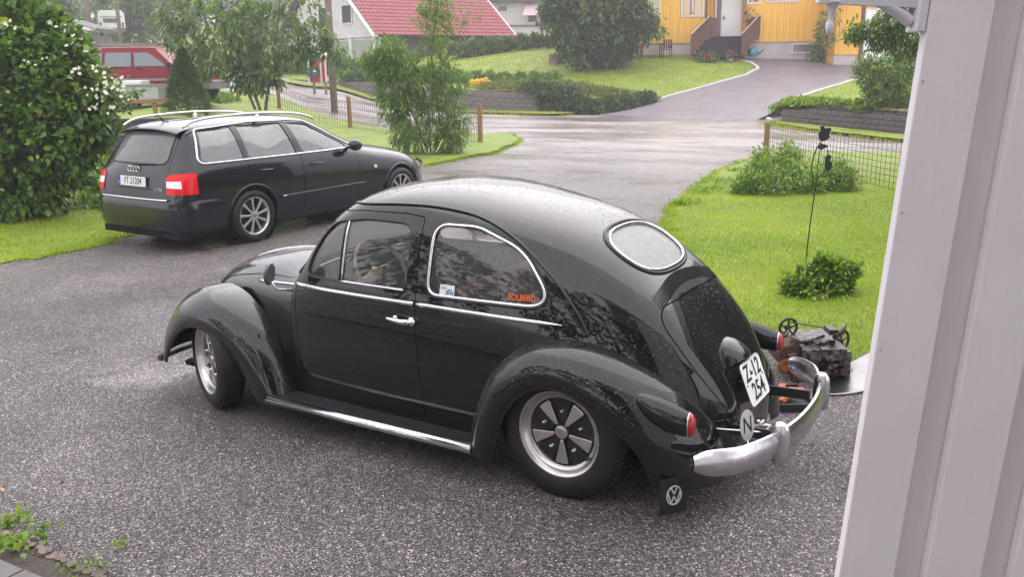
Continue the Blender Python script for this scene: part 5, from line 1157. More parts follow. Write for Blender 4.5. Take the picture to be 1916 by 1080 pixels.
# single leaves that read one by one on the side facing the camera
def single(name, m, L_=.1, asp=.62, fold=.3):
    b = MB(); n = 5; V = []; F = []
    for i in range(n+1):
        f = i/n; wd = math.sin(math.pi*min(1, f*1.02))**.8*asp*.5*(1-.35*f); V += [(-wd*L_, f*L_, wd*L_*fold-.02*f*f), (0, f*L_, -.025*f*f), (wd*L_, f*L_, wd*L_*fold-.02*f*f)]
    for i in range(n):
        a = i*3; F += [(a, a+1, a+4, a+3), (a+1, a+2, a+5, a+4)]
    return mkmesh(name, V, F, m, None, True)
def face_cam(lobs, n, o, spread=1.02, down=.6, R=NR):
    out = []
    for i in range(n):
        c, r = lobs[R.integers(0, len(lobs))]; d = R.normal(0, 1, 3); d[1] = -abs(d[1])-.25; d /= np.linalg.norm(d); out.append((np.array(c)+d*np.array(r)*spread, d))
    return out
def scatter_leaves(t, lobs, n, protos, ok=None, down=.5, spread=1.04):
    k = 0
    for p, d in face_cam(lobs, n*3, None, spread):
        if k >= n: break
        if ok is not None and not ok(p): continue
        g = Vector(d)+Vector((rnd.uniform(-.5, .5), rnd.uniform(-.3, .3), -rnd.uniform(.2, 1)*down)); g.normalize(); nn = (Vector(d)+Vector((0, 0, .9))).normalized(); xx = g.cross(nn).normalized(); zz_ = xx.cross(g)
        q = protos[k % len(protos)]; q = q if k < len(protos) else inst(q); s_ = rnd.uniform(.7, 1.25)
        q.parent = t; q.matrix_local = frame_M(Vector(p), xx*s_, g*s_, zz_*s_); k += 1
pl = [single('leaf', mat('bush_leaf_a', (.085, .16, .025), .3), .11), single('leaf', mat('bush_leaf_b', (.13, .23, .03), .3), .10), single('leaf', mat('bush_leaf_c', (.055, .115, .02), .3), .12), single('leaf', mat('bush_leaf_d', (.20, .30, .04), .35), .10)]
scatter_leaves(t, lob, 300, pl, lambda p: p[2] > .2)
def blossom(name, r=.035, np_=5):
    b = MB()
    for j in range(np_):
        a = 2*math.pi*j/np_; c, s_ = math.cos(a), math.sin(a); V = [(0, 0, 0), (c*r*.6-s_*r*.35, s_*r*.6+c*r*.35, r*.2), (c*r*1.1, s_*r*1.1, r*.1), (c*r*.6+s_*r*.35, s_*r*.6-c*r*.35, r*.2)]; b.add(V, [(0, 1, 2, 3)])
    return b.build(name, mat('white_blossom', (.66, .65, .52), .6), fixn=False)
bl = blossom('flower'); k = 0
spots = [(215,168),(222,180),(195,150),(180,160),(232,160),(210,195),(187,192),(175,205),(198,178),(238,185),(205,158),(228,172),(192,168),(46,118),(66,125),(142,138),(175,133),(85,108),(133,63),(118,52),(130,78),(15,38),(10,48),(165,165),(168,205),(190,140),(212,148),(100,45),(142,128),(30,48),(180,120),(160,100),(225,150),(208,205),(170,172),(183,180),(200,170)]
for (px, py) in spots:
    for r_ in range(2 if px > 160 else 2):
        w = 12.5+rnd.uniform(-.25, .1); p = X(px+rnd.uniform(-7, 7), py+rnd.uniform(-7, 7), w); q = bl if k == 0 else inst(bl); k += 1; q.parent = t; s_ = rnd.uniform(.5, .95)
        q.location = tuple(p); q.rotation_euler = (R_(rnd.uniform(30, 90)), rnd.uniform(-.5, .5), rnd.uniform(-.6, .6)); q.scale = (s_,)*3
# arm of the bush carrying the flower cluster
crown('foliage', [(X(205, 172, 12.7), (.24, .2, .22)), (X(225, 178, 12.7), (.16, .14, .14)), (X(195, 150, 12.8), (.2, .2, .18))], 22, .10, 9, .075, .6, M_['leaf_mid'], t, .4)
# soil and old wood under it
q = at(30, 402, 0); lg = empty('old_log', tuple(q), RZ+.05, 'piece of old brown wood lying under the flowering bush', 'log'); b = MB(); b.tube([(-.5, 0, .06), (0, .02, .07), (.45, 0, .05)], [.07, .075, .05], 10); b.build('log_wood', M_['bark'], lg, True)
# ---- dwarf spruce
t, o = plant('dwarf_spruce', 'small cone-shaped green spruce behind the timber rail', 'tree', 352, 208, 23.6); X = LF(o); n = 15000
top_ = X(350, 92, 23.6)[2]; f = NR.uniform(0, 1, n)**.75; a = NR.uniform(0, 6.283, n); rr = (1-f)**.85*.62*(1+.10*np.sin(a*5+f*20))*NR.uniform(.72, 1.03, n)+.02
Cc = np.stack([rr*np.cos(a), rr*np.sin(a), f*top_], 1); Dd = np.stack([np.cos(a), np.sin(a), np.full(n, .5)], 1)+NR.normal(0, .4, (n, 3)); leaves('foliage', Cc, Dd, .075, .35, M_['needle'], t, T_=.35+.35*np.sin(a*6+f*31)*.6)
b = MB(); b.tube([(0, 0, -.1), (0, 0, top_*.95)], [.06, .01], 7); b.build('trunk', M_['bark'], t, True)
# ---- young tree with three stems
t, o = plant('young_tree', 'young tree with three thin stems and drooping leaves behind the estate car', 'tree', 487, 205, 27.5); X = LF(o)
tops = [X(395, 20, 27.5), X(460, -60, 27.5), X(520, -20, 27.3), X(560, 60, 27.2), X(430, 120, 27.2), X(620, 90, 27.0), X(360, 90, 27.4)]
b = MB(); B0 = X(475, 205, 27.5); B1 = X(487, 205, 27.5); B2 = X(497, 205, 27.5)
for pts, r in (([(478,205),(462,165),(452,120),(430,70),(400,20)], .045), ([(487,206),(478,180),(466,160),(470,130),(455,60),(460,-40)], .05), ([(497,206),(503,160),(512,110),(520,40),(530,-60)], .055), ([(480,180),(492,150),(480,120)], .03), ([(512,110),(560,80),(620,60)], .028), ([(452,120),(420,100),(360,80)], .026), ([(516,80),(480,30),(420,0)], .026)):
    P = catmull([X(px, py, 27.5) for px, py in pts], 4); b.tube(P, list(np.linspace(r, r*.4, len(P))), 7)
b.build('trunk', M_['bark'], t, True)
lob = [(X(px, py, 27.3+dw), (r, r*.9, r*.62)) for px, py, r, dw in ((385,40,.95,0),(350,15,.8,.5),(420,70,.8,-.5),(400,105,.6,0),(470,30,.9,.3),(520,60,.8,-.4),(500,105,.55,0),(560,30,.7,.4),(590,70,.35,0),(345,75,.5,0),(560,100,.35,-.3),(440,-10,1.0,0),(540,-20,1.0,0),(480,150,.30,0),(450,145,.26,0),(500,140,.35,-.2),(625,92,.22,0),(330,30,.4,0),(385,125,.3,.1),(460,90,.5,.2),(430,40,.6,-.3))]
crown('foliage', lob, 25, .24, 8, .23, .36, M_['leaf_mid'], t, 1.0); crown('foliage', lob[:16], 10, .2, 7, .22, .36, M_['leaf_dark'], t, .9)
pl = [single('leaf', mat('tree_leaf_a', (.12, .20, .035), .3), .20, .36), single('leaf', mat('tree_leaf_b', (.20, .28, .05), .3), .19, .36), single('leaf', mat('tree_leaf_c', (.07, .13, .025), .3), .21, .36)]
scatter_leaves(t, lob, 200, pl, down=1.3)
# ---- willow-like shrub tree
t, o = plant('willow_shrub', 'tall light green willow-like shrub behind the wire fence, right of the utility pole', 'tree', 800, 285, 21.5); X = LF(o)
b = MB()
for pts, r in (([(815,280),(822,220),(812,150),(808,90),(818,20),(822,-40)], .035), ([(800,282),(775,220),(745,160),(725,100)], .025), ([(806,283),(800,200),(780,130),(760,100)], .022), ([(812,283),(845,220),(858,170)], .02), ([(812,150),(850,80),(880,20)], .014)):
    P = catmull([X(px, py, 21.5) for px, py in pts], 4); b.tube(P, list(np.linspace(r, r*.35, len(P))), 6)
b.build('trunk', M_['bark'], t, True)
lob = [(X(px, py, 21.4+dw), (rx, rx*.9, rz)) for px, py, rx, rz, dw in ((820,-10,.34,.5,0),(810,60,.30,.5,0),(818,20,.24,.5,0),(802,120,.36,.40,0),(795,170,.42,.42,.1),(745,115,.32,.34,0),(727,92,.22,.26,0),(718,130,.2,.26,.1),(738,170,.32,.32,0),(765,140,.36,.36,-.1),(775,215,.44,.38,0),(825,200,.45,.4,.1),(845,150,.25,.35,0),(850,230,.32,.3,0),(800,255,.55,.30,-.1),(765,255,.35,.25,0),(840,262,.30,.22,0),(740,200,.25,.3,.1),(700,115,.16,.16,0))]
crown('foliage', lob, 44, .17, 11, .155, .20, M_['leaf_light'], t, .75, cut=lambda C: C[:, 2] > .03); crown('foliage', lob[3:], 26, .15, 9, .15, .22, M_['leaf_mid'], t, .7, cut=lambda C: C[:, 2] > .03)
crown('foliage', [(X(880, 15, 21.6), (.20, .2, .35)), (X(860, 55, 21.6), (.14, .14, .2))], 16, .12, 6, .12, .2, M_['leaf_light'], t, .4)
# ---- big dense tree on the far lawn
t, o = plant('dense_tree', 'big dense multi-stemmed tree standing on the yellow house lawn', 'tree', 1118, 112, 47.0, ZL); X = LF(o)
lob = [(X(px, py, 47+dw), (r, r, r*.85)) for px, py, r, dw in ((1105,30,1.25,0),(1070,22,.95,.5),(1140,15,1.1,0),(1185,28,.6,-.3),(1205,46,.36,-.3),(1095,72,.9,-.2),(1130,82,.75,0),(1072,58,.6,0),(1110,-20,1.4,0),(1040,38,.36,0),(1045,8,.42,0),(1160,66,.42,0),(1170,-12,1.0,0),(1068,84,.3,0),(1145,50,.7,-.4),(1090,99,.4,-.3),(1128,101,.36,-.2),(1030,20,.25,0),(1165,95,.25,0))]
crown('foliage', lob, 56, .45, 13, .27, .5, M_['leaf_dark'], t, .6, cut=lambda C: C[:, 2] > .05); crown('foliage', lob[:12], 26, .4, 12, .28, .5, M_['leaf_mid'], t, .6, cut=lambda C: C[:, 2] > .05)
limbs((0, 0, -.1), [tuple(l[0]) for l in lob[:9]], .13, t, M_['bark'], 'trunk')
crown('foliage', [(X(1225, 58, 46.5), (.45, .3, .25)), (X(1208, 28, 46.5), (.5, .4, .35))], 22, .2, 8, .22, .45, M_['leaf_light'], t, .6)
# ---- hedge, perennials, trailing plants
def mass(name, label, cat, pts, n, size, asp, m, zf, hgt, wid, kind=None, group=None, seed=0, up=.7, T0=None):
    """low planting along a (u,w) line: mounds of leaves"""
    P, L = wallpts(pts, 80); o = np.array([*xy(*P[0]), 0]); R = np.random.default_rng(seed+11)
    i = R.uniform(0, 79, n); k = i.astype(int); f = (i-k)[:, None]; q = P[k]*(1-f)+P[np.minimum(k+1, 79)]*f
    bump_ = .62+.38*np.sin(i*.9+seed)*np.sin(i*.37+seed*2)
    off = R.normal(0, wid*.4, (n, 2)); q = q+off; h_ = hgt*bump_*np.clip(1-(np.abs(off).max(1)/(wid*1.2))**2, .15, 1)*R.uniform(.25, 1, n)**.6
    z = np.ravel(zf(q[:, 0], q[:, 1]))+h_; x, y = xy(q[:, 0], q[:, 1]); C = np.stack([x-o[0], y-o[1], z], 1); D = R.normal(0, .7, (n, 3)); D[:, 2] += up
    t = empty(name, tuple(o), 0, label, cat, group); leaves('foliage', C, D, size, asp, m, t, T_=None if T0 is None else np.full(n, T0)); return t
mass('hedge', 'long low green hedge behind the yellow house lawn', 'hedge', [uwp(846, 108, 52.5), uwp(900, 101, 53), uwp(960, 97, 54), uwp(1050, 93, 55)], 9000, .26, .5, M_['leaf_mid'], ZL, .95, .45, seed=1)
mass('hedge', 'scrubby greenery below the garage doors of the white house', 'hedge', [uwp(548, 128, 50), uwp(620, 128, 49), uwp(700, 130, 48.5), uwp(745, 128, 49)], 6500, .28, .5, M_['leaf_mid'], ZL, .85, .6, seed=4)
mass('perennial_bed', 'row of bright green perennials above the block wall on the far lawn', 'plants', [uwp(850, 152, 46), uwp(920, 158, 45), uwp(990, 163, 43.6), uwp(1045, 165, 43)], 7000, .20, .45, M_['leaf_light'], ZL, .55, .35, seed=2)
mass('perennial_bed', 'green plants left of the perennial row, next to the willow-like shrub', 'plants', [uwp(640, 165, 46.5), uwp(760, 160, 46.2), uwp(850, 160, 45.5)], 4500, .24, .45, M_['leaf_mid'], ZL, .6, .4, seed=5)
mass('trailing_plants', 'dark trailing plants hanging over the right half of the long block wall', 'plants', [uwp(985, 185, 41), uwp(1060, 196, 39.6), uwp(1105, 203, 38.6), uwp(1170, 200, 39.4), uwp(1215, 192, 40.2)], 15000, .17, .5, M_['leaf_dark'], ZL, .45, .5, seed=3)
mass('trailing_plants', 'green cover with pinkish tips spread above the middle of the long block wall', 'plants', [uwp(905, 186, 43.2), uwp(960, 189, 42.3), uwp(1020, 190, 41.2), uwp(1110, 192, 40.4), uwp(1180, 190, 40.5)], 9000, .16, .5, leafmat('reddish_cover', (.10, .15, .03), (.20, .24, .06), (.34, .16, .08)), ZL, .30, .6, seed=6)
def hang(label, pts, n, drop, size, m, seed, zf=ZL):
    P, L = wallpts(pts, 60); R = np.random.default_rng(seed); o = np.array([*xy(*P[0]), 0]); i = R.integers(0, 59, n); q = P[i]+R.normal(0, .12, (n, 2)); q[:, 1] -= .22
    dz = R.uniform(0, 1, n)*drop*(.5+.5*np.sin(i*.7)); z = np.ravel(zf(P[i, 0], P[i, 1]))+.12-dz; x, y = xy(q[:, 0], q[:, 1]); D = R.normal(0, .5, (n, 3)); D[:, 2] -= .5
    t = empty('trailing_plants', tuple(o), 0, label, 'plants'); leaves('foliage', np.stack([x-o[0], y-o[1], z], 1), D, size, .5, m, t)
hang('curtain of dark leaves falling down the face of the long block wall near the driveway', [(p[0], p[1]) for p in [uwp(1010, 190, 40.6), uwp(1060, 200, 39.7), uwp(1112, 207, 38.7)]], 7000, .95, .17, M_['leaf_dark'], 8)
mass('yellow_flowers', 'patch of yellow flowers on top of the long block wall', 'flowers', [uwp(880, 170, 44), uwp(895, 163, 44.2), uwp(912, 160, 44.4)], 700, .12, .8, M_['yellow_petal'], ZL, .35, .2, seed=9)
mass('trailing_plants', 'leafy plants spilling over the dark block wall right of the driveway', 'plants', [uwp(1455, 205, 32.4), uwp(1500, 206, 30.3), uwp(1580, 212, 28.2)], 5200, .13, .5, M_['leaf_yel'], ZR, .28, .35, seed=12)
mass('trailing_plants', 'small bright green tuft hanging over the dark block wall below the round shrub', 'plants', [uwp(1600, 222, 27), uwp(1622, 228, 26.6)], 900, .13, .5, M_['leaf_yel'], ZR, .3, .2, seed=13)
# verge grass along the street in front of the walls
def verge(name, pts, wid, n, h, zf=T, m=None):
    P, L = wallpts(pts, 60); i = NR.integers(0, 59, n); q = P[i]+NR.normal(0, 1, (n, 2))*np.array([.3, wid]); grass(name, q, zf, h, .012, m or M_['blade_far'], .8)
poly = [uwp(540, 183, 45.8), uwp(700, 193, 44.2), uwp(860, 203, 42), uwp(1000, 212, 39.6), uwp(1080, 215, 38.6), uwp(1040, 219, 37.4), uwp(900, 210, 40), uwp(740, 200, 42.4), uwp(540, 190, 44.2)]
drape('verge', poly, M_['lawn'], .05, .3, jag=.05); verge('verge_grass', [uwp(560, 186, 45), uwp(720, 196, 43.3), uwp(870, 206, 41), uwp(1050, 216, 38)], .35, 6000, .14)
poly = [uwp(1446, 226, 31.6), uwp(1560, 246, 27.6), uwp(1700, 262, 24.2), uwp(1850, 274, 22), uwp(1850, 283, 21.0), uwp(1700, 271, 22.7), uwp(1560, 255, 25.7), uwp(1455, 236, 29.6)]
drape('verge', poly, M_['lawn'], .04, .2, jag=.04); verge('verge_grass', [uwp(1452, 232, 30.4), uwp(1560, 250, 26.6), uwp(1700, 266, 23.4), uwp(1850, 279, 21.5)], .3, 6000, .09)
q_ = tri_sample(rl, 16000, lambda q: (q[:, 0]/q[:, 1] < .5)); grass('raised_lawn_grass', q_, ZR, .06, .012, M_['blade_far'], .8)
q_ = tri_sample(yl, 26000, lambda q: (q[:, 0]/q[:, 1] < .4) & (q[:, 0]/q[:, 1] > -.25)); grass('house_lawn_grass', q_, ZL, .07, .022, M_['blade_far'], .8)
# ---- shrubs right
def shrub(name, label, px, py, w, lobs, per, cr, nl, size, asp, m, zf, stems=5, droop=.4, m2=None, minz=.02):
    t, o = plant(name, label, 'shrub', px, py, w, zf); X = LF(o); lb = [(X(a, b_, w+dw), (r, r, r*.8)) for a, b_, r, dw in lobs]
    crown('foliage', lb, per, cr, nl, size, asp, m, t, droop, cut=lambda C: C[:, 2] > minz)
    if m2: crown('foliage', [(c, tuple(np.array(r)*.8)) for c, r in lb], int(per*.7), cr, nl, size, asp, m2, t, droop, cut=lambda C: C[:, 2] > minz)
    limbs((0, 0, -.05), [tuple(np.array(l[0])*.9) for l in lb[:stems]], max(.012, cr*.12), t, M_['bark'], 'stem'); return t, lb
shrub('rounded_shrub', 'large rounded light green shrub on the raised bed at the edge of the white wall', 1670, 235, 27.0, ((1665,135,.62,0),(1640,150,.5,-.2),(1700,150,.7,0),(1660,180,.55,-.3),(1690,205,.5,-.3),(1720,120,.6,0),(1735,190,.7,0),(1625,128,.28,0),(1650,215,.3,-.3)), 75, .2, 12, .12, .42, M_['leaf_light'], ZR, m2=M_['leaf_mid'])
shrub('foundation_shrub', 'small round shrub against the foundation beside the dark downpipe', 1538, 112, 48.8, ((1536,92,.55,0),(1545,85,.45,.1),(1526,98,.4,-.1),(1548,100,.4,0)), 50, .2, 10, .16, .3, M_['leaf_mid'], ZD)
shrub('potted_flower', 'green tuft with red flowers at the corner of the far lawn by the steps', 1325, 112, 47.8, ((1325,106,.35,0),(1316,108,.22,0),(1334,108,.22,0)), 30, .12, 8, .13, .4, M_['leaf_mid'], ZL)
mass('red_flowers', 'small red flowers on the tuft at the corner of the far lawn', 'flowers', [uwp(1318, 112, 47.7), uwp(1336, 112, 47.7)], 60, .13, .9, mat('red_petal', (.5, .05, .05), .5), ZL, .62, .05, seed=21)
q = atw(1366, 105, 47.9); q[2] = float(np.ravel(ZD(*uw(q)))[0]); t = empty('flower_pot', tuple(q), RZ, 'grey pot of pink flowers at the foot of the entrance steps', 'flower pot'); b = MB(); b.lathe([(.0005, 0), (.12, 0), (.17, .30), (.15, .30), (.0005, .26)], (0, 0, 1), (0, 0, 0), 14); b.build('pot', M_['block'], t, True)
crown('foliage', [((0, 0, .42), (.2, .2, .12))], 12, .08, 7, .10, .5, M_['leaf_mid'], t, .3); crown('flower_heads', [((0, 0, .50), (.24, .2, .09))], 9, .06, 5, .09, .8, mat('pink_petal', (.6, .10, .18), .5), t, .1)
q = atw(1402, 32, 50); t = empty('hanging_plant', tuple(q), RZ, 'dark purple plant standing on the entrance railing', 'plant'); crown('foliage', [((0, -.3, .0), (.28, .25, .36))], 26, .10, 8, .16, .3, leafmat('purple_leaf', (.07, .03, .05), (.15, .07, .09)), t, .3); b = MB(); b.lathe([(.0005, -.42), (.10, -.42), (.13, -.25), (.0005, -.25)], (0, 0, 1), (0, -.3, 0), 12); b.build('pot', M_['brown'], t, True)
t_, lb = shrub('leafy_shrub', 'wide pale green leafy shrub on the right lawn, in front of the netting', 1470, 368, 14.2, ((1425,325,.22,0),(1395,345,.16,0),(1465,322,.24,.2),(1495,338,.26,0),(1445,352,.22,-.2),(1535,335,.20,.2),(1515,360,.20,-.1),(1392,360,.12,-.1),(1560,320,.15,.3),(1478,292,.13,.4),(1430,300,.11,.4),(1570,358,.13,0),(1590,340,.12,.1)), 34, .13, 11, .075, .40, M_['leaf_light'], T, droop=.2, m2=M_['leaf_yel'])
pl = [single('leaf', mat('shrub_leaf_a', (.20, .30, .06), .35), .085, .4), single('leaf', mat('shrub_leaf_b', (.30, .38, .12), .35), .08, .4)]
scatter_leaves(t_, lb, 150, pl, lambda p: p[2] > .05, down=.3)
t_, lb = shrub('small_shrub', 'small bright green shrub on the lawn at the foot of the iron stake', 1525, 565, 7.75, ((1495,528,.12,0),(1545,515,.13,0),(1565,545,.12,-.05),(1480,550,.06,0),(1588,508,.05,.05),(1520,548,.13,-.1),(1490,545,.10,0),(1575,520,.09,.05),(1535,500,.08,0),(1565,500,.07,0)), 26, .05, 8, .055, .55, M_['leaf_yel'], T, droop=.15, m2=M_['leaf_mid'])
pl = [single('leaf', mat('small_leaf_a', (.13, .27, .025), .3), .065, .55), single('leaf', mat('small_leaf_b', (.22, .36, .04), .3), .06, .55), single('leaf', mat('small_leaf_c', (.08, .18, .02), .3), .065, .55)]
scatter_leaves(t_, lb, 170, pl, lambda p: p[2] > .03, down=.2)
# weeds where the drive meets the lawn
for k, (px, py, s_) in enumerate(((1290, 382, .07), (1320, 362, .09), (1345, 340, .09), (1375, 322, .08), (1270, 385, .05), (1325, 355, .1), (1380, 345, .12))):
    q = at(px, py, 0); t = empty('weed', tuple(q), 0, 'low green weed in the gravel edge, %s of seven counted away from the old car' % ('second', 'fourth', 'fifth', 'sixth', 'nearest', 'third', 'last')[k], 'weed', 'weeds along the gravel edge'); leaves('leaf_rosette', NR.normal(0, s_, (120, 3))*np.array([1.4, 1.4, .15])+np.array([0, 0, .03]), NR.normal(0, 1, (120, 3))+np.array([0, 0, .5]), .06, .5, M_['leaf_yel'], t)
# weeds at the paving
for k, (px, py, s_, n, m, lab) in enumerate(((20, 985, .035, 60, 'leaf_yel', 'bright green weed in the paving gap at the left edge of the picture'), (75, 1000, .03, 26, 'leaf_light', 'small pale weed right of the largest weed at the paving gap'), (25, 1030, .045, 60, 'leaf_yel', 'low yellowish weed on the paving slabs, left edge'), (150, 1070, .035, 60, 'leaf_yel', 'tuft of small-leaved weed in the gap at the bottom edge'), (190, 1075, .03, 40, 'leaf_mid', 'darker weed right of the small-leaved tuft at the bottom edge'), (225, 1030, .012, 40, 'leaf_yel', 'tiny green sprout alone in the gravel near the broken edge'))):
    q = at(px, py, 0); t = empty('weed', tuple(q), 0, lab, 'weed'); C = NR.normal(0, s_, (n, 3))*np.array([1, 1, .25])+np.array([0, 0, .03]); C[:, 2] = abs(C[:, 2])
    leaves('leaf_rosette', C, NR.normal(0, 1, (n, 3))+np.array([0, 0, .4]), .04 if k < 3 else .018, .55, M_[m], t)
# fallen leaves / petals on grass and gravel
for k in range(34):
    px, py = (rnd.uniform(0, 250), rnd.uniform(400, 500)) if k < 16 else (rnd.uniform(1300, 1640), rnd.uniform(400, 600)) if k < 28 else (rnd.uniform(0, 300), rnd.uniform(900, 1060))
    if k == 0: fl = single('fallen_leaf', mat('orange_leaf', (.52, .24, .08), .6), .05, .6); q_ = fl
    else: q_ = inst(fl)
    q_.location = tuple(at(px, py, .05 if k < 28 else .012)); q_.rotation_euler = (rnd.uniform(-.3, .3), rnd.uniform(-.3, .3), rnd.uniform(0, 6)); s_ = rnd.uniform(.35, .8); q_.scale = (s_,)*3
    pl_ = ('left lawn by the flowering bush', 'right lawn round the iron stake', 'gravel in the bottom left corner')[0 if k < 16 else 1 if k < 28 else 2]; tag(q_, 'tiny orange-yellow fallen leaf lying on the '+pl_, 'leaf', 'fallen leaves on the '+pl_)
# dock plants beside the bush
mass('low_weeds', 'broad-leaved low weeds on the grass between bush and estate car', 'weeds', [gp(130, 395), gp(190, 385), gp(240, 395)], 700, .09, .5, M_['leaf_mid'], T, .22, .35, seed=31)
mass('hosta_plants', 'light green hosta-like plants and orange flowers by the dark board wall', 'plants', [uwp(150, 285, 15.2), uwp(195, 275, 15.6), uwp(220, 265, 15.8)], 500, .16, .5, M_['leaf_yel'], T, .35, .25, seed=32)
# ---- overhanging branch tree at the upper right
q0 = atw(1830, 260, 17.5); t = empty('overhanging_tree', (q0[0], q0[1], 0), RZ, 'tree behind the white wall with branches reaching in at the upper right', 'tree'); X = LF(np.array([q0[0], q0[1], 0])); b = MB(); w = 17.5
b.tube([(0, 0, -.1), (.05, 0, 2), (0, 0, 5)], [.14, .11, .06], 8)
for pts in ([(1830, 60), (1770, 95), (1700, 100), (1660, 75), (1610, 60)], [(1830, 20), (1760, 40), (1690, 50), (1620, 62)], [(1830, 0), (1760, 0), (1700, 10), (1640, 20)], [(1830, 120), (1760, 110), (1700, 100), (1685, 92)]):
    P = catmull([X(px, py, w) for px, py in pts], 4); b.tube(P, list(np.linspace(.035, .006, len(P))), 6)
b.build('trunk', M_['bark'], t, True)
lob = [(X(px, py, w+dw), (r, r, r*.6)) for px, py, r, dw in ((1600,60,.14,0),(1630,62,.2,0),(1660,55,.28,.1),(1690,70,.28,0),(1670,30,.25,.1),(1700,40,.3,.3),(1650,75,.15,0),(1730,60,.4,0),(1700,10,.3,0),(1690,95,.13,0),(1760,30,.5,0),(1730,90,.2,0),(1820,20,.9,.3),(1850,100,.8,0))]
crown('foliage', lob, 42, .13, 9, .105, .36, M_['leaf_mid'], t, .6); crown('foliage', lob[:9], 14, .12, 7, .10, .36, M_['leaf_light'], t, .6)
q0 = atw(1545, 40, 46.9); t, o = plant('columnar_shrub', 'thin green climber beside the downpipe, behind the white bracket pendant', 'shrub', 1545, 112, 46.6, ZD); X = LF(o)
crown('foliage', [(X(px, py, 46.6), (r, r, r*1.2)) for px, py, r in ((1560,15,.35),(1552,35,.35),(1543,50,.28),(1537,62,.2),(1550,70,.2))], 26, .2, 8, .18, .35, M_['leaf_mid'], t, .5)
b = MB(); b.tube([(0, .2, 0), (.15, .3, 1.5), (.4, .3, 3.2)], [.03, .025, .015], 6); b.build('stem', M_['bark'], t, True)
# ---- background trees and hillside
def bigtree(px, w, h, r, m, label, seed, group='hazy background trees', base=.25, lum=1):
    R = np.random.default_rng(seed); u = (px-958)/FPX*w*1.02; x, y = xy(u, w); z = float(T(u, w)); t = empty('background_tree', (x, y, z), RZ, label, 'tree', group); lb = []
    for k in range(9):
        f = R.uniform(base, 1); a = R.uniform(0, 6.28); rr = r*(.35+.5*math.sin(math.pi*min(1, (f-base)/(1-base)*.8+.15)))*R.uniform(.5, 1.0); lb.append((np.array([math.cos(a)*r*.5*(1.1-f), math.sin(a)*r*.5*(1.1-f), f*h-rr*.3]), (rr, rr, rr*.75)))
    lb.append((np.array([0, 0, h*.55]), (r*.8, r*.8, h*.28)))
    crown('foliage', lb, 34, r*.16, 12, r*.085+.10, .6, m, t, .5, R=R); limbs((0, 0, -.3), [(0, 0, h*.8), tuple(lb[0][0]), tuple(lb[1][0])], .14+.015*h, t, M_['bark'], 'trunk')
bgs = [(150,66,5.5,2.6,'leaf_mid'),(60,60,7,3.2,'leaf_dark'),(120,85,9,3.8,'leaf_dark'),(265,80,4.2,2.8,'leaf_mid'),(310,76,4.5,3.0,'leaf_mid'),(355,84,7,3.2,'leaf_dark'),(250,120,12,5,'leaf_dark'),(330,130,13,5.5,'leaf_dark'),(180,125,13,5.0,'leaf_dark'),(400,100,10,4.2,'leaf_dark'),(450,130,13,5,'leaf_dark'),(560,105,12,4.4,'leaf_dark'),(620,110,14,4.8,'leaf_dark'),(20,95,13,5,'leaf_dark'),(-60,80,12,4.5,'leaf_mid'),(1090,82,11,4,'leaf_dark'),(1000,105,15,5,'leaf_dark'),(1180,90,13,5,'leaf_dark'),(500,68,3.4,2.4,'leaf_mid'),(590,64,3.2,2.2,'leaf_mid'),(90,120,15,5.5,'leaf_dark'),(700,120,16,5.5,'leaf_dark'),(800,125,17,5.5,'leaf_dark'),(1750,75,11,4.5,'leaf_dark'),(1880,60,11,4.5,'leaf_dark')]
labs = {}
for k, (px, w, h, r, m) in enumerate(bgs):
    side = 'above the red car' if 120 < px < 420 else 'behind the flowering bush' if px <= 120 else 'behind the young tree' if px < 640 else 'behind the white houses' if px < 1200 else 'hidden by the white board wall'
    dist = 'very distant tall' if w > 110 else 'distant' if w > 78 else 'mid-distance'
    n_ = labs.setdefault((dist, side), 0); labs[(dist, side)] += 1
    bigtree(px, w, h, r, M_[m], 'hazy %s tree %s, %s %s' % (dist, side, ('first', 'second', 'third', 'fourth', 'fifth')[n_], 'of its kind there'), 100+k)
# green meadow and scrub beyond
drape('meadow', [(-95, 95), (-95, 52), (-40, 50), (-27, 44), (-22.5, 50), (-15, 56), (-9, 66), (30, 66), (60, 60), (80, 110), (0, 130), (-60, 130)], M_['lawn'], .14, 1.6)
mass('scrub', 'scrubby dark bank behind the red car, up to the motorhome', 'bushes', [uwp(100, 80, 52), uwp(260, 84, 53), uwp(330, 100, 55), uwp(400, 118, 56)], 9000, .42, .5, M_['leaf_mid'], T, 1.0, 1.2, seed=41)
mass('scrub', 'low bushes on the far side of the wet road, behind the young tree', 'bushes', [uwp(380, 125, 52), uwp(450, 133, 51), uwp(535, 140, 50)], 8000, .36, .5, M_['leaf_mid'], T, 1.1, .9, seed=42)
mass('scrub', 'grassy bank at the near side of the wet road, right of the small spruce', 'bushes', [uwp(398, 205, 31), uwp(430, 200, 33)], 900, .2, .35, M_['leaf_light'], T, .3, .4, seed=43)
hb = MB()
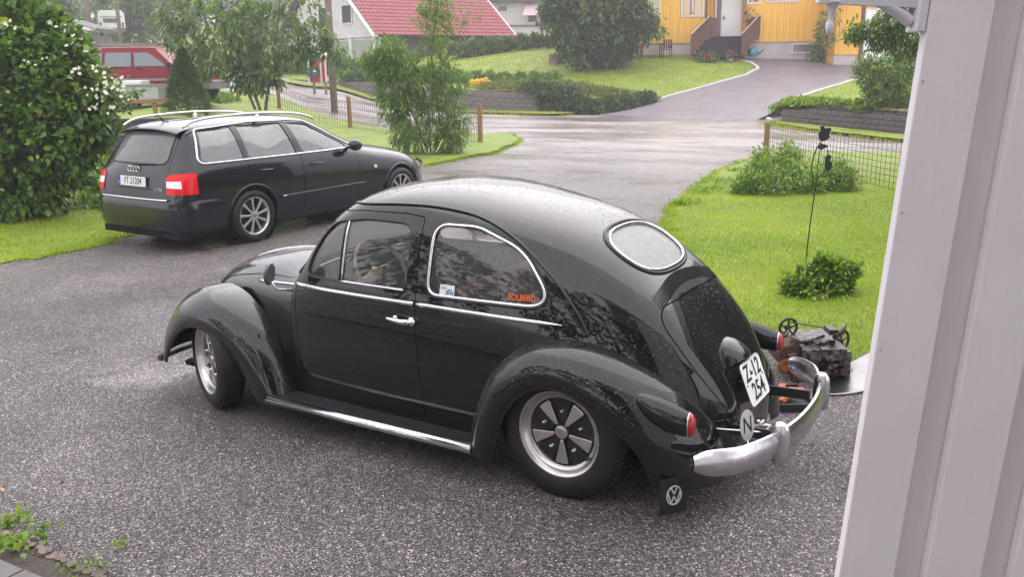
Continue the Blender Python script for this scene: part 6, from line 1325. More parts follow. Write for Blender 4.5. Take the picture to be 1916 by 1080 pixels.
# distant wooded hill
hu = np.linspace(-260, 260, 60); hv = np.linspace(0, 1, 14); V = []
for i, u in enumerate(hu):
    for j, f in enumerate(hv):
        w = 210+f*150; z = 4+f*(46+10*math.sin(u*.02+1)+5*math.sin(u*.07))*(1 if f < .99 else 1); x, y = xy(u, w); V.append((x, y, z))
F = [(i*14+j, (i+1)*14+j, (i+1)*14+j+1, i*14+j+1) for i in range(59) for j in range(13)]
hl = mkmesh('wooded_hill', V, F, mat('far_forest', (.045, .075, .035), .9, noise=(.12, (.09, .13, .06), 8, .2), bump=(.3, 1, 3)), None, True); hl['kind'] = 'structure'; fixup(hl)
n = 26000; u = NR.uniform(-250, 250, n); f = NR.uniform(0, 1, n); w = 210+f*150; z = 4+f*(46+10*np.sin(u*.02+1)+5*np.sin(u*.07)); x, y = xy(u, w)
fo = leaves('far_wood', np.stack([x, y, z-.5+NR.uniform(0, 3.5, n)], 1), NR.normal(0, .5, (n, 3))+np.array([0, 0, 1.]), 3.4, .8, M_['leaf_dark'], None)
tag(fo, 'hazy wooded hillside at the very back', 'forest', kind='stuff')
# dark trees behind the camera, beside the house (seen only as reflections)
for k, (u, w, h) in enumerate(((-9, -7, 9), (-5, -10, 10), (-14, -2, 8))):
    R = np.random.default_rng(60+k); x, y = xy(u, w); t = empty('garden_tree', (x, y, 0), 0, 'tree standing behind the camera, outside the picture', 'tree', 'trees behind the camera'); crown('foliage', [((0, 0, h*.55), (3, 3, h*.42))], 260, .6, 10, .42, .6, M_['leaf_dark'], t, .4, R=R); b = MB(); b.tube([(0, 0, 0), (0, 0, h*.7)], [.2, .1], 8); b.build('trunk', M_['bark'], t)
# ================================================================ the old beetle-shaped saloon in front
DR = -.117
bt = empty('vintage_car', (0, 0, 0), 0, 'black rounded vintage two-door saloon with oval rear window, wet and parked closest on the gravel', 'car')
def zz(net, dz=DR): n = np.array(net, float); n[..., 2] += dz; return n
def full(ribs):
    out = []
    for r in ribs:
        r = [tuple(p) for p in r]; out.append(r+[(x, -y, z) for x, y, z in r[-2::-1]])
    return out
cab = full([
 [(1.74,.60,.28),(1.74,.635,.50),(1.74,.645,.76),(1.74,.635,.90),(1.735,.60,.97),(1.72,.555,1.0),(1.75,.40,1.01),(1.775,.20,1.02),(1.785,0,1.02)],
 [(1.66,.605,.28),(1.66,.645,.50),(1.65,.66,.76),(1.64,.65,.92),(1.64,.61,1.07),(1.61,.565,1.18),(1.645,.40,1.20),(1.665,.20,1.21),(1.67,0,1.21)],
 [(1.50,.61,.28),(1.50,.655,.50),(1.50,.67,.76),(1.48,.665,.94),(1.50,.618,1.17),(1.46,.555,1.365),(1.475,.395,1.41),(1.49,.20,1.425),(1.50,0,1.43)],
 [(1.30,.615,.28),(1.30,.66,.50),(1.30,.675,.76),(1.29,.672,.95),(1.27,.62,1.18),(1.25,.555,1.40),(1.25,.39,1.475),(1.25,.20,1.495),(1.25,0,1.50)],
 [(1.05,.62,.28),(1.05,.665,.50),(1.05,.68,.76),(1.05,.675,.95),(1.04,.625,1.19),(1.03,.56,1.415),(1.03,.39,1.495),(1.03,.20,1.52),(1.03,0,1.525)],
 [(.75,.62,.28),(.75,.665,.50),(.75,.68,.76),(.75,.675,.95),(.74,.62,1.19),(.73,.555,1.40),(.74,.385,1.48),(.75,.20,1.508),(.75,0,1.512)],
 [(.48,.62,.28),(.47,.66,.50),(.46,.675,.76),(.45,.665,.95),(.43,.61,1.17),(.41,.535,1.345),(.44,.37,1.425),(.46,.19,1.455),(.47,0,1.46)],
 [(.22,.605,.28),(.20,.65,.50),(.16,.66,.75),(.12,.64,.93),(.09,.585,1.115),(.075,.505,1.265),(.12,.345,1.36),(.15,.18,1.395),(.16,0,1.40)],
 [(-.02,.58,.28),(-.06,.61,.47),(-.11,.615,.69),(-.17,.59,.86),(-.20,.535,1.02),(-.20,.455,1.145),(-.14,.31,1.235),(-.10,.165,1.265),(-.09,0,1.27)],
 [(-.26,.53,.28),(-.30,.56,.43),(-.36,.56,.60),(-.41,.535,.74),(-.43,.485,.87),(-.42,.41,.975),(-.37,.285,1.05),(-.335,.15,1.08),(-.325,0,1.09)],
 [(-.46,.46,.28),(-.49,.485,.38),(-.54,.48,.50),(-.58,.455,.615),(-.595,.41,.715),(-.58,.35,.79),(-.54,.245,.85),(-.505,.13,.875),(-.495,0,.885)],
 [(-.60,.375,.28),(-.62,.385,.34),(-.65,.38,.42),(-.675,.355,.49),(-.69,.32,.555),(-.685,.27,.61),(-.66,.19,.65),(-.635,.10,.67),(-.63,0,.675)],
 [(-.66,.31,.27),(-.675,.305,.31),(-.695,.30,.36),(-.71,.28,.40),(-.72,.25,.44),(-.72,.215,.48),(-.715,.155,.505),(-.705,.08,.52),(-.70,0,.52)],
 [(-.68,.26,.25),(-.69,.25,.26),(-.70,.24,.28),(-.715,.22,.30),(-.72,.19,.31),(-.72,.15,.32),(-.72,.10,.33),(-.72,.05,.33),(-.72,0,.33)],
])
CS = Surf(zz(cab)); _n0 = CS.N(np.array([.35]), np.array([.2]))[0]
if _n0[1] < 0: CS.sign = -1
left = lambda g: g[..., 1] > .01
def xz(L, dz=DR): L = np.array(L, float); L[:, 1] += dz; return L
def mirror_uv(L): L = np.array(L); M = L.copy(); M[:, 1] = 1-M[:, 1]; return M[::-1]
def smask(g): return (g[..., 1] > .1) & (g[..., 0] > -.2)
DOOR = rpoly([(1.70,.33,.06),(1.705,.93,.05),(1.655,1.12,.3),(1.51,1.365,.2),(1.25,1.39,.3),(.98,1.395,.3),(.845,1.385,.035),(.84,.95,.1),(.825,.33,.06)], 7)
WIN = rpoly([(1.62,1.015,.07),(1.60,1.12,.25),(1.49,1.315,.22),(1.22,1.352,.3),(.905,1.35,.085),(.905,1.015,.06)], 8)
QW = rpoly([(.765,1.02,.06),(.765,1.352,.07),(.54,1.348,.3),(.27,1.255,.35),(.075,1.02,.13)], 9)
def sideloop(L, d=0, h=.03):
    L = dens(L, h); L = offs(L, d) if d else L
    return CS.inv(xz(L), (0, 2), smask)
uDo, uDi = sideloop(DOOR), sideloop(DOOR, -.005)
uW, uQ = sideloop(WIN), sideloop(QW)
def rearloop(L, h=.02, d=0):
    L = dens(L, h); L = offs(L, d) if d else L
    L = L.copy(); L[:, 1] += DR
    return CS.inv(L, (1, 2), lambda g: g[..., 0] < .35)
th = np.linspace(0, 2*math.pi, 48, endpoint=False)
def sup(t, a, b, e): return np.sign(np.cos(t))*abs(np.cos(t))**e*a, np.sign(np.sin(t))*abs(np.sin(t))**e*b
rwx, rwz = sup(th, .29, .092, .80); RW = np.stack([rwx, rwz+1.228], 1)
LID = rpoly([(-.28,.47,.10),(.28,.47,.10),(.42,.74,.5),(.445,1.03,.20),(-.445,1.03,.20),(-.42,.74,.5)], 9)
uRW, uLo, uLi = rearloop(RW), rearloop(LID), rearloop(LID, d=-.005)
# windscreen seen from the front
WS = rpoly([(-.50,1.06,.09),(.50,1.06,.09),(.43,1.345,.10),(0,1.365,.5),(-.43,1.345,.10)], 7)
L = dens(WS, .03); L[:, 1] += DR; uWS = CS.inv(L, (1, 2), lambda g: g[..., 0] > 1.30)
body = panel(CS, 'body', M_['paint'], bt, 110, 110, holes=[uDo, mirror_uv(uDo), uQ, mirror_uv(uQ), uRW, uLo, uWS], flange=.012)
panel(CS, 'headliner', M_['liner'], bt, 50, 60, dom=(.05, .72, .1, .9), holes=[sideloop(WIN, .01), mirror_uv(sideloop(WIN, .01)), sideloop(QW, .01), mirror_uv(sideloop(QW, .01)), rearloop(RW, d=.01), uWS], off=-.022)
def on(sf, uvs, off=0): return sf.P(uvs[:, 0], uvs[:, 1])+sf.N(uvs[:, 0], uvs[:, 1])*off
def trim(sf, loop, name, m, r, off, parent, closed=True, n=8):
    b = MB(); b.tube(on(sf, loop, off), r, n, closed=closed); return b.build(name, m, parent, True, fixn=False)
for sgn, mm in ((1, lambda x: x), (-1, mirror_uv)):
    d = panel(CS, 'door', M_['paint'], bt, 90, 100, outer=mm(uDi), holes=[mm(uW)], flange=.012)
    g = panel(CS, 'window_glass', M_['side_glass'], d, 40, 40, outer=mm(uW), off=-.012)
    trim(CS, mm(uW), 'window_seal', M_['black'], .007, -.006, d)
    bot = CS.inv(xz(np.array([(x, 1.019) for x in np.linspace(1.345, .92, 14)])), (0, 2), smask)
    trim(CS, mm(bot), 'window_sill_trim', M_['chrome'], .006, .003, d, False)
    ven = CS.inv(xz(np.array([(1.345+.0*z, z) for z in np.linspace(1.02, 1.34, 8)])), (0, 2), smask)
    trim(CS, mm(ven), 'quarterlight_frame', M_['chrome'], .006, -.006, d, False)
    ven = CS.inv(xz(np.array([(1.362+.0*z, z) for z in np.linspace(1.02, 1.335, 8)])), (0, 2), smask)
    trim(CS, mm(ven), 'quarterlight_seal', M_['black'], .006, -.006, d, False)
    for name, x0, x1, par in (('belt_strip', 1.69, .852, d), ('belt_strip', .828, .03, bt)):
        xs = np.linspace(x0, x1, 30); zs = np.array([.958-.022*max(0, (.8-x))**1.5*1.0 for x in xs])
        u = CS.inv(xz(np.stack([xs, zs], 1)), (0, 2), smask); u = mm(u)
        rr = np.full(30, .0115); rr[-4:] = (.010, .008, .005, .002) if x1 < .5 else .0115
        if sgn < 0: rr = rr[::-1]
        b = MB(); b.tube(on(CS, u, .003), rr, 8); b.build(name, M_['chrome'], par, True, fixn=False)
    # handle
    b = MB(); y = .680*sgn
    b.tube([(.86, y, .865+DR), (.865, y+.03*sgn, .868+DR), (.90, y+.042*sgn, .87+DR), (.985, y+.036*sgn, .875+DR), (1.0, y+.03*sgn, .876+DR)], [.016, .016, .014, .010, .005], 10)
    b.tube([(.845, y-.01*sgn, .868+DR), (.845, y+.028*sgn, .868+DR)], .019, 12)
    b.lathe([(.0, .012), (.02, .010), (.022, 0)], (0, sgn, 0), (.86, y-.004*sgn, .868+DR), 16)
    b.lathe([(.0, .012), (.012, .010), (.014, 0)], (0, sgn, 0), (.965, y-.004*sgn, .872+DR), 16)
    b.build('door_handle', M_['chrome'], d, True)
    q = panel(CS, 'quarter_window', M_['side_glass'], bt, 40, 40, outer=mm(uQ), off=-.008)
    trim(CS, mm(sideloop(QW, .004)), 'window_trim', M_['chrome'], .008, .003, q)
    trim(CS, mm(sideloop(QW, .015)), 'window_seal', M_['black'], .008, -.002, q)
    # rain gutter
    gp = np.array([(1.70,1.01),(1.65,1.17),(1.56,1.335),(1.42,1.40),(1.25,1.416),(1.0,1.43),(.78,1.425),(.55,1.39),(.33,1.305),(.13,1.17),(-.02,1.02),(-.10,.90)])
    gu = CS.inv(xz(catmull(gp, 5)), (0, 2), smask)
    b = MB(); b.tube(on(CS, mm(gu), .004), .0075, 6); b.build('rain_gutter', M_['paint'], bt, True, fixn=False)
    if sgn > 0:
        uv = CS.inv(xz(np.array([(.845+.03*0, 1.15)])), (0, 2), smask)
# rear window
g = panel(CS, 'rear_window', M_['rear_glass'], bt, 40, 60, outer=uRW, off=-.004)
trim(CS, uRW, 'window_trim', M_['chrome'], .008, .005, g); trim(CS, rearloop(RW, d=.012), 'window_seal', M_['black'], .011, 0, g)
g = panel(CS, 'windscreen', M_['side_glass'], bt, 40, 50, outer=uWS, off=-.004)
trim(CS, uWS, 'window_seal', M_['black'], .010, .001, g)
# engine lid
lid = panel(CS, 'engine_lid', M_['paint'], bt, 70, 70, outer=uLi, flange=.012)
# louvres above the lid
b = MB()
for i in range(44):
    y = -.375+.75*i/43
    a = CS.inv(np.array([(y, 1.115+DR-.35*y*y), (y, 1.065+DR-.35*y*y)]), (1, 2), lambda g: g[..., 0] < .35)
    p = on(CS, a, .0015); b.bar(p[0], p[1], .004, .004)
b.build('louvre_slats', M_['paint'], bt)['kind'] = 'stuff'
# licence lamp pod and raised spine of lid
def P_(uv, off=0): return CS.P(uv[:, 0], uv[:, 1])+CS.N(uv[:, 0], uv[:, 1])*off
def tailpt(y, z, off=0):
    uv = CS.inv(np.array([(y, z+DR)]), (1, 2), lambda g: g[..., 0] < .35); return P_(uv, off)[0], CS.N(uv[:, 0], uv[:, 1])[0]
net = []
c0, n0 = tailpt(0, .735)
for k, (s_, w, h_) in enumerate(((-.085, .02, .0), (-.07, .075, .03), (-.035, .105, .055), (.01, .115, .075), (.045, .115, .085), (.058, .11, .065), (.05, .10, -.01))):
    row = []
    for a in np.linspace(0, math.pi, 9):
        dn = np.array([-n0[2]*-1*0, 0, 0])
        t = np.array([n0[2]*-1, 0, n0[0]]); t = t/np.linalg.norm(t)
        if t[2] > 0: t = -t
        p = c0+t*s_+np.array([0, math.cos(a)*w, 0])+n0*(math.sin(a)*h_-.006); row.append(p)
    net.append(row)
PS = Surf(net); nn = PS.N(np.array([.5]), np.array([.5]))[0]
if nn@n0 < 0: PS.sign = -1
panel(PS, 'licence_lamp', M_['paint'], lid, 20, 20)
trimp = None
# licence plate
pc, pn = tailpt(0, .60); pn = np.array([pn[0], 0, pn[2]]); pn /= np.linalg.norm(pn)
pn = np.array([-.93, 0, .36]); pn /= np.linalg.norm(pn)
ez_ = Vector(pn); ex_ = Vector((0, -1, 0)); ey_ = ez_.cross(ex_); pc = pc+pn*.045
b = MB(); PL = rpoly([(-.14,-.105,.03),(.14,-.105,.03),(.14,.105,.03),(-.14,.105,.03)], 4)
b.prism(PL, pc, ex_, ey_, ez_, .003)
plate = b.build('licence_plate', M_['white'], bt)
b = MB(); b.tube([Vector(pc)+ex_*x+ey_*y+ez_*.002 for x, y in PL], .003, 6, closed=True); b.build('plate_rim', M_['chrome'], plate, True)
b = MB()
for x in (-.08, .08): b = MB(); b.bar(Vector(pc)+ex_*x-ez_*.05, Vector(pc)+ex_*x, .02, .05); b.build('plate_bracket', M_['black'], plate)
text_part('plate_characters', 'Z-12', .115, M_['ink'], plate, frame_M(Vector(pc)+ey_*.048+ez_*.004, ex_, ey_, ez_), .0008, bold=.0015)
text_part('plate_characters', '254', .115, M_['ink'], plate, frame_M(Vector(pc)-ey_*.05+ez_*.004+ex_*.01, ex_, ey_, ez_), .0008, bold=.0015)
b = MB()
for x, y in ((-.118, 0), (.118, 0), (-.03, .052)): b.lathe([(.0, .003), (.005, .002), (.006, 0)], ez_, Vector(pc)+ex_*x+ey_*y+ez_*.003, 8)
b.build('plate_screw', M_['ink'], plate)['kind'] = 'stuff'
# lid handle
b = MB(); hc, hn = tailpt(0, .40); b.tube([hc+hn*.0, hc+hn*.03], .008, 8); b.tube([hc+hn*.035+np.array([0, .035, 0]), hc+hn*.045, hc+hn*.035-np.array([0, .035, 0])], [.005, .011, .005], 8)
b.build('lid_handle', M_['chrome'], lid, True)
# ---- front: bonnet, cowl sides, apron
fr = full([
 [(1.715,.59,.28),(1.715,.63,.50),(1.715,.645,.76),(1.715,.63,.93),(1.75,.46,1.0),(1.77,.24,1.015),(1.78,0,1.02)],
 [(1.85,.57,.28),(1.85,.60,.50),(1.85,.61,.75),(1.85,.60,.905),(1.87,.43,.985),(1.88,.23,1.01),(1.89,0,1.015)],
 [(2.05,.52,.28),(2.05,.54,.50),(2.05,.55,.73),(2.05,.54,.895),(2.06,.39,.995),(2.07,.22,1.025),(2.07,0,1.03)],
 [(2.30,.45,.28),(2.30,.46,.48),(2.30,.47,.69),(2.30,.46,.855),(2.32,.335,.96),(2.34,.19,.99),(2.34,0,1.0)],
 [(2.55,.37,.28),(2.55,.38,.45),(2.56,.38,.62),(2.57,.37,.785),(2.60,.285,.89),(2.62,.16,.925),(2.625,0,.935)],
 [(2.78,.31,.28),(2.78,.32,.40),(2.79,.31,.54),(2.80,.30,.66),(2.83,.23,.76),(2.85,.125,.80),(2.855,0,.81)],
 [(2.90,.28,.28),(2.91,.28,.35),(2.92,.27,.45),(2.93,.25,.53),(2.95,.19,.60),(2.965,.10,.64),(2.97,0,.65)],
 [(2.92,.26,.26),(2.94,.25,.28),(2.95,.24,.31),(2.955,.21,.34),(2.96,.15,.36),(2.965,.08,.37),(2.97,0,.375)],
])
FS = Surf(zz(fr));
if FS.N(np.array([.3]), np.array([.2]))[0][1] < 0: FS.sign = -1
HOOD = rpoly([(1.80,.52,.05),(1.80,-.52,.05),(2.3,-.40,.4),(2.80,-.25,.2),(2.90,-.1,.1),(2.90,.1,.1),(2.80,.25,.2),(2.3,.40,.4)], 6)
um = lambda g: g[..., 2] > .3
hL = dens(HOOD, .03); uH = FS.inv(hL, (0, 1), um); uHi = FS.inv(offs(hL, -.005), (0, 1), um)
panel(FS, 'front_body', M_['paint'], bt, 60, 60, holes=[uH], flange=.012)
hood = panel(FS, 'bonnet', M_['paint'], bt, 60, 60, outer=uHi, flange=.012)
u = FS.inv(np.stack([np.linspace(1.83, 2.80, 24), np.zeros(24)+.0], 1), (0, 1), um); trim(FS, u, 'bonnet_strip', M_['chrome'], .007, .003, hood, False)
for sgn in (1, -1):
    xs = np.linspace(1.735, 2.16, 16)
    u = FS.inv(np.stack([xs, np.full(16, 0)+.935+DR-.10*(xs-1.735)], 1), (0, 2), lambda g: g[..., 1] > .1)
    if sgn < 0: u = mirror_uv(u)
    trim(FS, u, 'belt_strip', M_['chrome'], .008, .003, bt, False)
# ---- fenders
def fender(secs, sgn, name):
    net = zz([[(x, y*sgn, z) for x, y, z in s] for s in secs]); sf = Surf(net)
    m = sf.N(np.array([.5]), np.array([.45]))[0]
    if m[2] < 0: sf.sign = -1
    return sf
FF = [
 [(1.76,.58,.26),(1.77,.66,.26),(1.80,.735,.26),(1.86,.77,.26),(1.93,.77,.26),(1.955,.755,.26)],
 [(1.80,.58,.42),(1.81,.66,.43),(1.85,.74,.42),(1.92,.78,.40),(1.99,.775,.38),(2.0,.76,.375)],
 [(1.90,.58,.63),(1.91,.66,.64),(1.96,.745,.615),(2.03,.785,.565),(2.09,.775,.52),(2.095,.76,.515)],
 [(2.10,.54,.78),(2.12,.64,.785),(2.16,.745,.75),(2.21,.79,.675),(2.245,.78,.615),(2.245,.765,.61)],
 [(2.34,.48,.855),(2.36,.60,.86),(2.38,.72,.82),(2.39,.785,.73),(2.40,.78,.655),(2.40,.765,.65)],
 [(2.58,.42,.84),(2.60,.54,.845),(2.60,.67,.805),(2.57,.76,.705),(2.54,.765,.63),(2.535,.75,.625)],
 [(2.77,.36,.73),(2.80,.48,.74),(2.78,.62,.70),(2.72,.72,.61),(2.665,.745,.54),(2.66,.73,.535)],
 [(2.90,.33,.58),(2.92,.46,.58),(2.89,.60,.55),(2.82,.705,.49),(2.76,.735,.43),(2.75,.72,.425)],
 [(2.92,.32,.38),(2.95,.45,.38),(2.93,.58,.37),(2.87,.68,.36),(2.80,.72,.35),(2.79,.705,.35)],
]
RF = [
 [(.53,.60,.26),(.52,.68,.26),(.48,.75,.26),(.42,.79,.26),(.35,.79,.26),(.335,.77,.26)],
 [(.51,.60,.44),(.50,.68,.45),(.46,.76,.44),(.39,.80,.43),(.325,.795,.42),(.31,.775,.415)],
 [(.42,.60,.68),(.40,.685,.69),(.36,.77,.67),(.30,.805,.62),(.24,.80,.575),(.23,.78,.57)],
 [(.22,.59,.86),(.20,.68,.87),(.18,.77,.835),(.14,.81,.76),(.11,.80,.695),(.105,.78,.69)],
 [(-.06,.55,.90),(-.07,.65,.91),(-.07,.76,.87),(-.07,.81,.79),(-.07,.80,.71),(-.065,.78,.705)],
 [(-.34,.47,.80),(-.35,.585,.81),(-.335,.71,.775),(-.29,.785,.69),(-.255,.785,.60),(-.245,.765,.595)],
 [(-.56,.39,.64),(-.58,.50,.645),(-.555,.63,.62),(-.475,.725,.56),(-.40,.75,.485),(-.385,.73,.48)],
 [(-.68,.35,.45),(-.71,.45,.45),(-.67,.58,.44),(-.57,.68,.41),(-.465,.725,.38),(-.45,.705,.38)],
 [(-.70,.34,.28),(-.73,.44,.28),(-.70,.56,.28),(-.60,.66,.28),(-.49,.71,.28),(-.475,.69,.28)],
]
FSF = {}
for sgn in (1, -1):
    for nm, S_ in (('front_fender', FF), ('rear_fender', RF)):
        sf = fender(S_, sgn, nm); FSF[(nm, sgn)] = sf
        o = panel(sf, nm, M_['paint'], bt, 70, 36); FSF[(nm, sgn, 'o')] = o
        lip = np.stack([np.linspace(0, 1, 60), np.ones(60)], 1); trim(sf, lip, 'fender_lip', M_['paint_in'], .007, 0, o, False)
        se = np.stack([np.linspace(.01, .99, 60), np.full(60, .03)], 1)
# dark wheel housings inside
for sgn in (1, -1):
    b = MB(); b.box(-.50, .45, .33*sgn, .36*sgn, .10, .46); b.box(1.95, 2.75, .30*sgn, .34*sgn, .10, .40); b.box(.45, 1.95, .54*sgn, .58*sgn, .14, .22)
    b.build('wheel_housing', M_['matblack'], bt)
b = MB(); b.box(-.5, 2.8, -.56, .56, .17, .20); b.box(-.5, -.45, -.4, .4, .17, .5); b.build('floor_pan', M_['matblack'], bt)
# ---- running boards
for sgn in (1, -1):
    b = MB(); b.prism([(.47,.60),(.47,.755),(1.84,.755),(1.84,.60)] if sgn > 0 else [(.47,-.60),(1.84,-.60),(1.84,-.755),(.47,-.755)], (0, 0, .168), (1, 0, 0), (0, 1, 0), (0, 0, 1), .02)
    for k in range(9): b.box(.48, 1.83, sgn*(.615+.014*k), sgn*(.622+.014*k), .1881, .1905)
    rb = b.build('running_board', mat('rubber_mat', (.02, .02, .021), .35, noise=(12, (.035, .034, .036))), bt)
    b = MB(); b.tube([(.455, .762*sgn, .174), (1.85, .762*sgn, .174)], [.026]*2, 14); b.build('board_trim', M_['chrome'], rb, True)
# ---- wheels
def tyre_mb(R, w, rr, wid_shoulder=.9):
    pr = [(rr-.008, -w*.42), (rr+.012, -w*.47), (rr+(R-rr)*.45, -w*.52), (R-.028, -w*.47), (R-.008, -w*.40), (R, -w*.28), (R+.002, 0), (R, w*.28), (R-.008, w*.40), (R-.028, w*.47), (rr+(R-rr)*.45, w*.52), (rr+.012, w*.47), (rr-.008, w*.42)]
    return pr
def tyre_tread(b, R, w, n=70):
    for i in range(n):
        for k, y0 in enumerate((-.36, -.12, .12)):
            a = 2*math.pi*(i+.33*k)/n; c, s = math.cos(a), math.sin(a); c2, s2 = math.cos(a+4.3/n), math.sin(a+4.3/n)
            ys = (w*(y0), w*(y0+.21)); V = []
            for rr in (R-.004, R+.007):
                for (cc, ss) in ((c, s), (c2, s2)):
                    for y in ys: V.append((cc*rr, y, ss*rr))
            b.add(V, [(0, 1, 3, 2), (4, 6, 7, 5), (0, 4, 5, 1), (2, 3, 7, 6), (0, 2, 6, 4), (1, 5, 7, 3)])
def five_spoke_wheel(R, w, rr=.205):
    """axis +y outer; centre at origin"""
    t = bpy.data.objects.new('wheel', None)
    b = MB(); b.lathe(tyre_mb(R, w, rr), (0, 1, 0), (0, 0, 0), 56); ty = b.build('tyre', M_['rubber'], None, True, auto=60)
    b = MB(); tyre_tread(b, R, w); tr = b.build('tread_blocks', M_['rubber']); tr['kind'] = 'stuff'
    yo = w*.44
    b = MB(); b.lathe([(rr+.010, yo-.02), (rr+.012, yo), (rr+.006, yo+.004), (rr-.006, yo-.002), (rr-.014, yo-.018), (rr-.022, yo-.03), (rr-.034, yo-.034), (rr-.040, yo-.05), (rr-.044, yo-.10)], (0, 1, 0), (0, 0, 0), 56)
    rim = b.build('rim', M_['alu_rim'], None, True, auto=50)
    b = MB(); b.lathe([(.001, yo-.055), (rr-.036, yo-.055), (rr-.036, yo-.12)], (0, 1, 0), (0, 0, 0), 40)
    for k in range(5):
        a = 2*math.pi*(k+.5)/5+.93
        b.prism([(.05, -.018), (rr-.04, -.05), (rr-.04, .05), (.05, .018)], (0, yo-.056, 0), (math.cos(a), 0, math.sin(a)), (-math.sin(a), 0, math.cos(a)), (0, 1, 0), .012)
    disc = b.build('wheel_disc', M_['black'], None, bevel=.002)
    sp = []
    for k in range(5):
        a = 2*math.pi*k/5+.93; b = MB()
        b.prism([(.040, -.008), (rr-.054, -.034), (rr-.046, -.031), (rr-.044, 0), (rr-.046, .031), (rr-.054, .034), (.040, .008)], (0, yo-.060, 0), (math.cos(a), 0, math.sin(a)), (-math.sin(a), 0, math.cos(a)), (0, 1, 0), .030)
        sp.append(b.build('spoke', M_['alu_rim'], None, bevel=.004))
    nuts = []
    for k in range(5):
        a = 2*math.pi*(k+.5)/5+.93; b = MB(); o = (math.cos(a)*.102, yo-.05, math.sin(a)*.102)
        b.lathe([(.016, 0), (.016, .004), (.009, .005), (.009, .018), (.004, .024), (0.0005, .025)], (0, 1, 0), o, 10); nuts.append(b.build('wheel_nut', M_['chrome'], None, True))
    b = MB(); b.lathe([(.036, -.02), (.036, .012), (.032, .020), (.026, .022), (.0005, .022)], (0, 1, 0), (0, yo-.045, 0), 24)
    for (x0, z0, x1, z1) in ((-.016, .016, -.005, -.016), (-.005, -.016, 0, 0), (0, 0, .005, -.016), (.005, -.016, .016, .016), (-.007, .018, 0, .002), (0, .002, .007, .018)):
        b.bar((x0, yo-.021, z0), (x1, yo-.021, z1), .003, .003)
    hub = b.build('centre_cap', M_['alu_rim'], None, True, auto=40)
    b = MB(); b.tube([(math.cos(3.75)*(rr-.028), yo-.03, math.sin(3.75)*(rr-.028)), (math.cos(3.75)*(rr-.028), yo-.004, math.sin(3.75)*(rr-.028))], .006, 8); val = b.build('valve', M_['black'], None, True)
    return t, [ty, tr, rim, disc, hub, val]+sp+nuts
def place_wheel(kit, par, loc, rz, first):
    root, parts = kit
    # the wheel is a part of the car: tyre carries the other pieces
    ty = parts[0] if first else inst(parts[0])
    ty.name = 'wheel'; ty.parent = par; ty.location = loc; ty.rotation_euler = (0, 0, rz)
    for p in parts[1:]:
        q = p if first else inst(p); q.parent = ty
kr = five_spoke_wheel(.325, .205); kf = five_spoke_wheel(.298, .165, .203)
place_wheel(kr, bt, (0, .615, .325), 0, True); place_wheel(kr, bt, (0, -.615, .325), math.pi, False)
place_wheel(kf, bt, (2.40, .63, .298), R_(-24), True); place_wheel(kf, bt, (2.40, -.63, .298), R_(180-24), False)
# ---- rear bumper
def bumper(x0, sgn, z, W_, name, wrap):
    path = []
    for t in np.linspace(-1, 1, 91):
        y = W_*t; x = x0-sgn*0+(-sgn)*(-wrap)*0
        a = abs(t); x = x0+sgn*(-.20*a**2.3-wrap*max(0, a-.80)**1.6*5); path.append((x, y*(1-.03*max(0, a-.85)), z))
    V = []; F = []; pr = [(-.038, .0), (-.063, .010), (-.061, .022), (-.038, .036), (0, .043), (.036, .036), (.057, .022), (.059, .010), (.034, 0)]
    n = len(path); m = len(pr)
    for i, p in enumerate(path):
        a = np.array(path[max(0, i-1)]); c = np.array(path[min(n-1, i+1)]); tg = (c-a)/np.linalg.norm(c-a); nr = np.array([tg[1], -tg[0], 0])
        if nr[0]*sgn < 0: nr = -nr
        e_ = min(i, n-1-i); k = (.55, .80, .92, .98)[e_] if e_ < 4 else 1
        for (dz, dn) in pr: V.append(tuple(np.array(p)+nr*dn+np.array([0, 0, dz*k])))
    for i in range(n-1):
        for j in range(m-1): F.append((i*m+j, i*m+j+1, (i+1)*m+j+1, (i+1)*m+j))
    F += [tuple(range(m)), tuple(range((n-1)*m, n*m))]
    b = MB(); b.add(V, F); o = b.build(name, M_['dullchrome'], bt, True, auto=45)
    return o, path
zb = .355
rbp, path = bumper(-.955, -1, zb, .755, 'rear_bumper', .22)
def overrider(y, x, z, par, sgn=-1):
    net = []
    for k, (dz, r) in enumerate(((-.098, .008), (-.094, .022), (-.06, .030), (0, .033), (.05, .032), (.085, .029), (.106, .020), (.11, .004))):
        row = []
        for a in np.linspace(0, 2*math.pi, 13): row.append((x+sgn*(.026+r*1.35*math.cos(a)), y+r*math.sin(a), z+dz))
        net.append(row)
    sf = Surf(net)
    if sf.N(np.array([.5]), np.array([.25]))[0][1] < 0: sf.sign = -1
    o = panel(sf, 'overrider', M_['dullchrome'], par, 16, 20); return o
for y in (.39, -.37): overrider(y, -.915, zb, rbp)
b = MB()
for y in (.30, -.30): b = MB(); b.bar((-.62, y, zb-.01), (-.90, y, zb), .012, .05); b.build('bumper_bracket', M_['black'], bt)
b = MB()
for sg in (1, -1): b.tube([(2.82, .69*sg, .265), (2.90, .66*sg, .23), (2.97, .57*sg, .215), (3.0, .45*sg, .21), (3.01, .2*sg, .21)], [.018, .026, .024, .022, .02], 10)
b.tube([(3.01, .2, .21), (3.01, -.2, .21)], .02, 10)
b.build('front_bumper', M_['black'], bt, True)['kind'] = 'stuff'
# tail pipes
for y in (.17, -.17):
    b = MB(); b.tube([(-.60, y, .20), (-.92, y, .19)], .017, 12, cap=False); b.tube([(-.60, y, .20), (-.92, y, .19)], .014, 12); b.build('tail_pipe', M_['chrome'], bt, True)
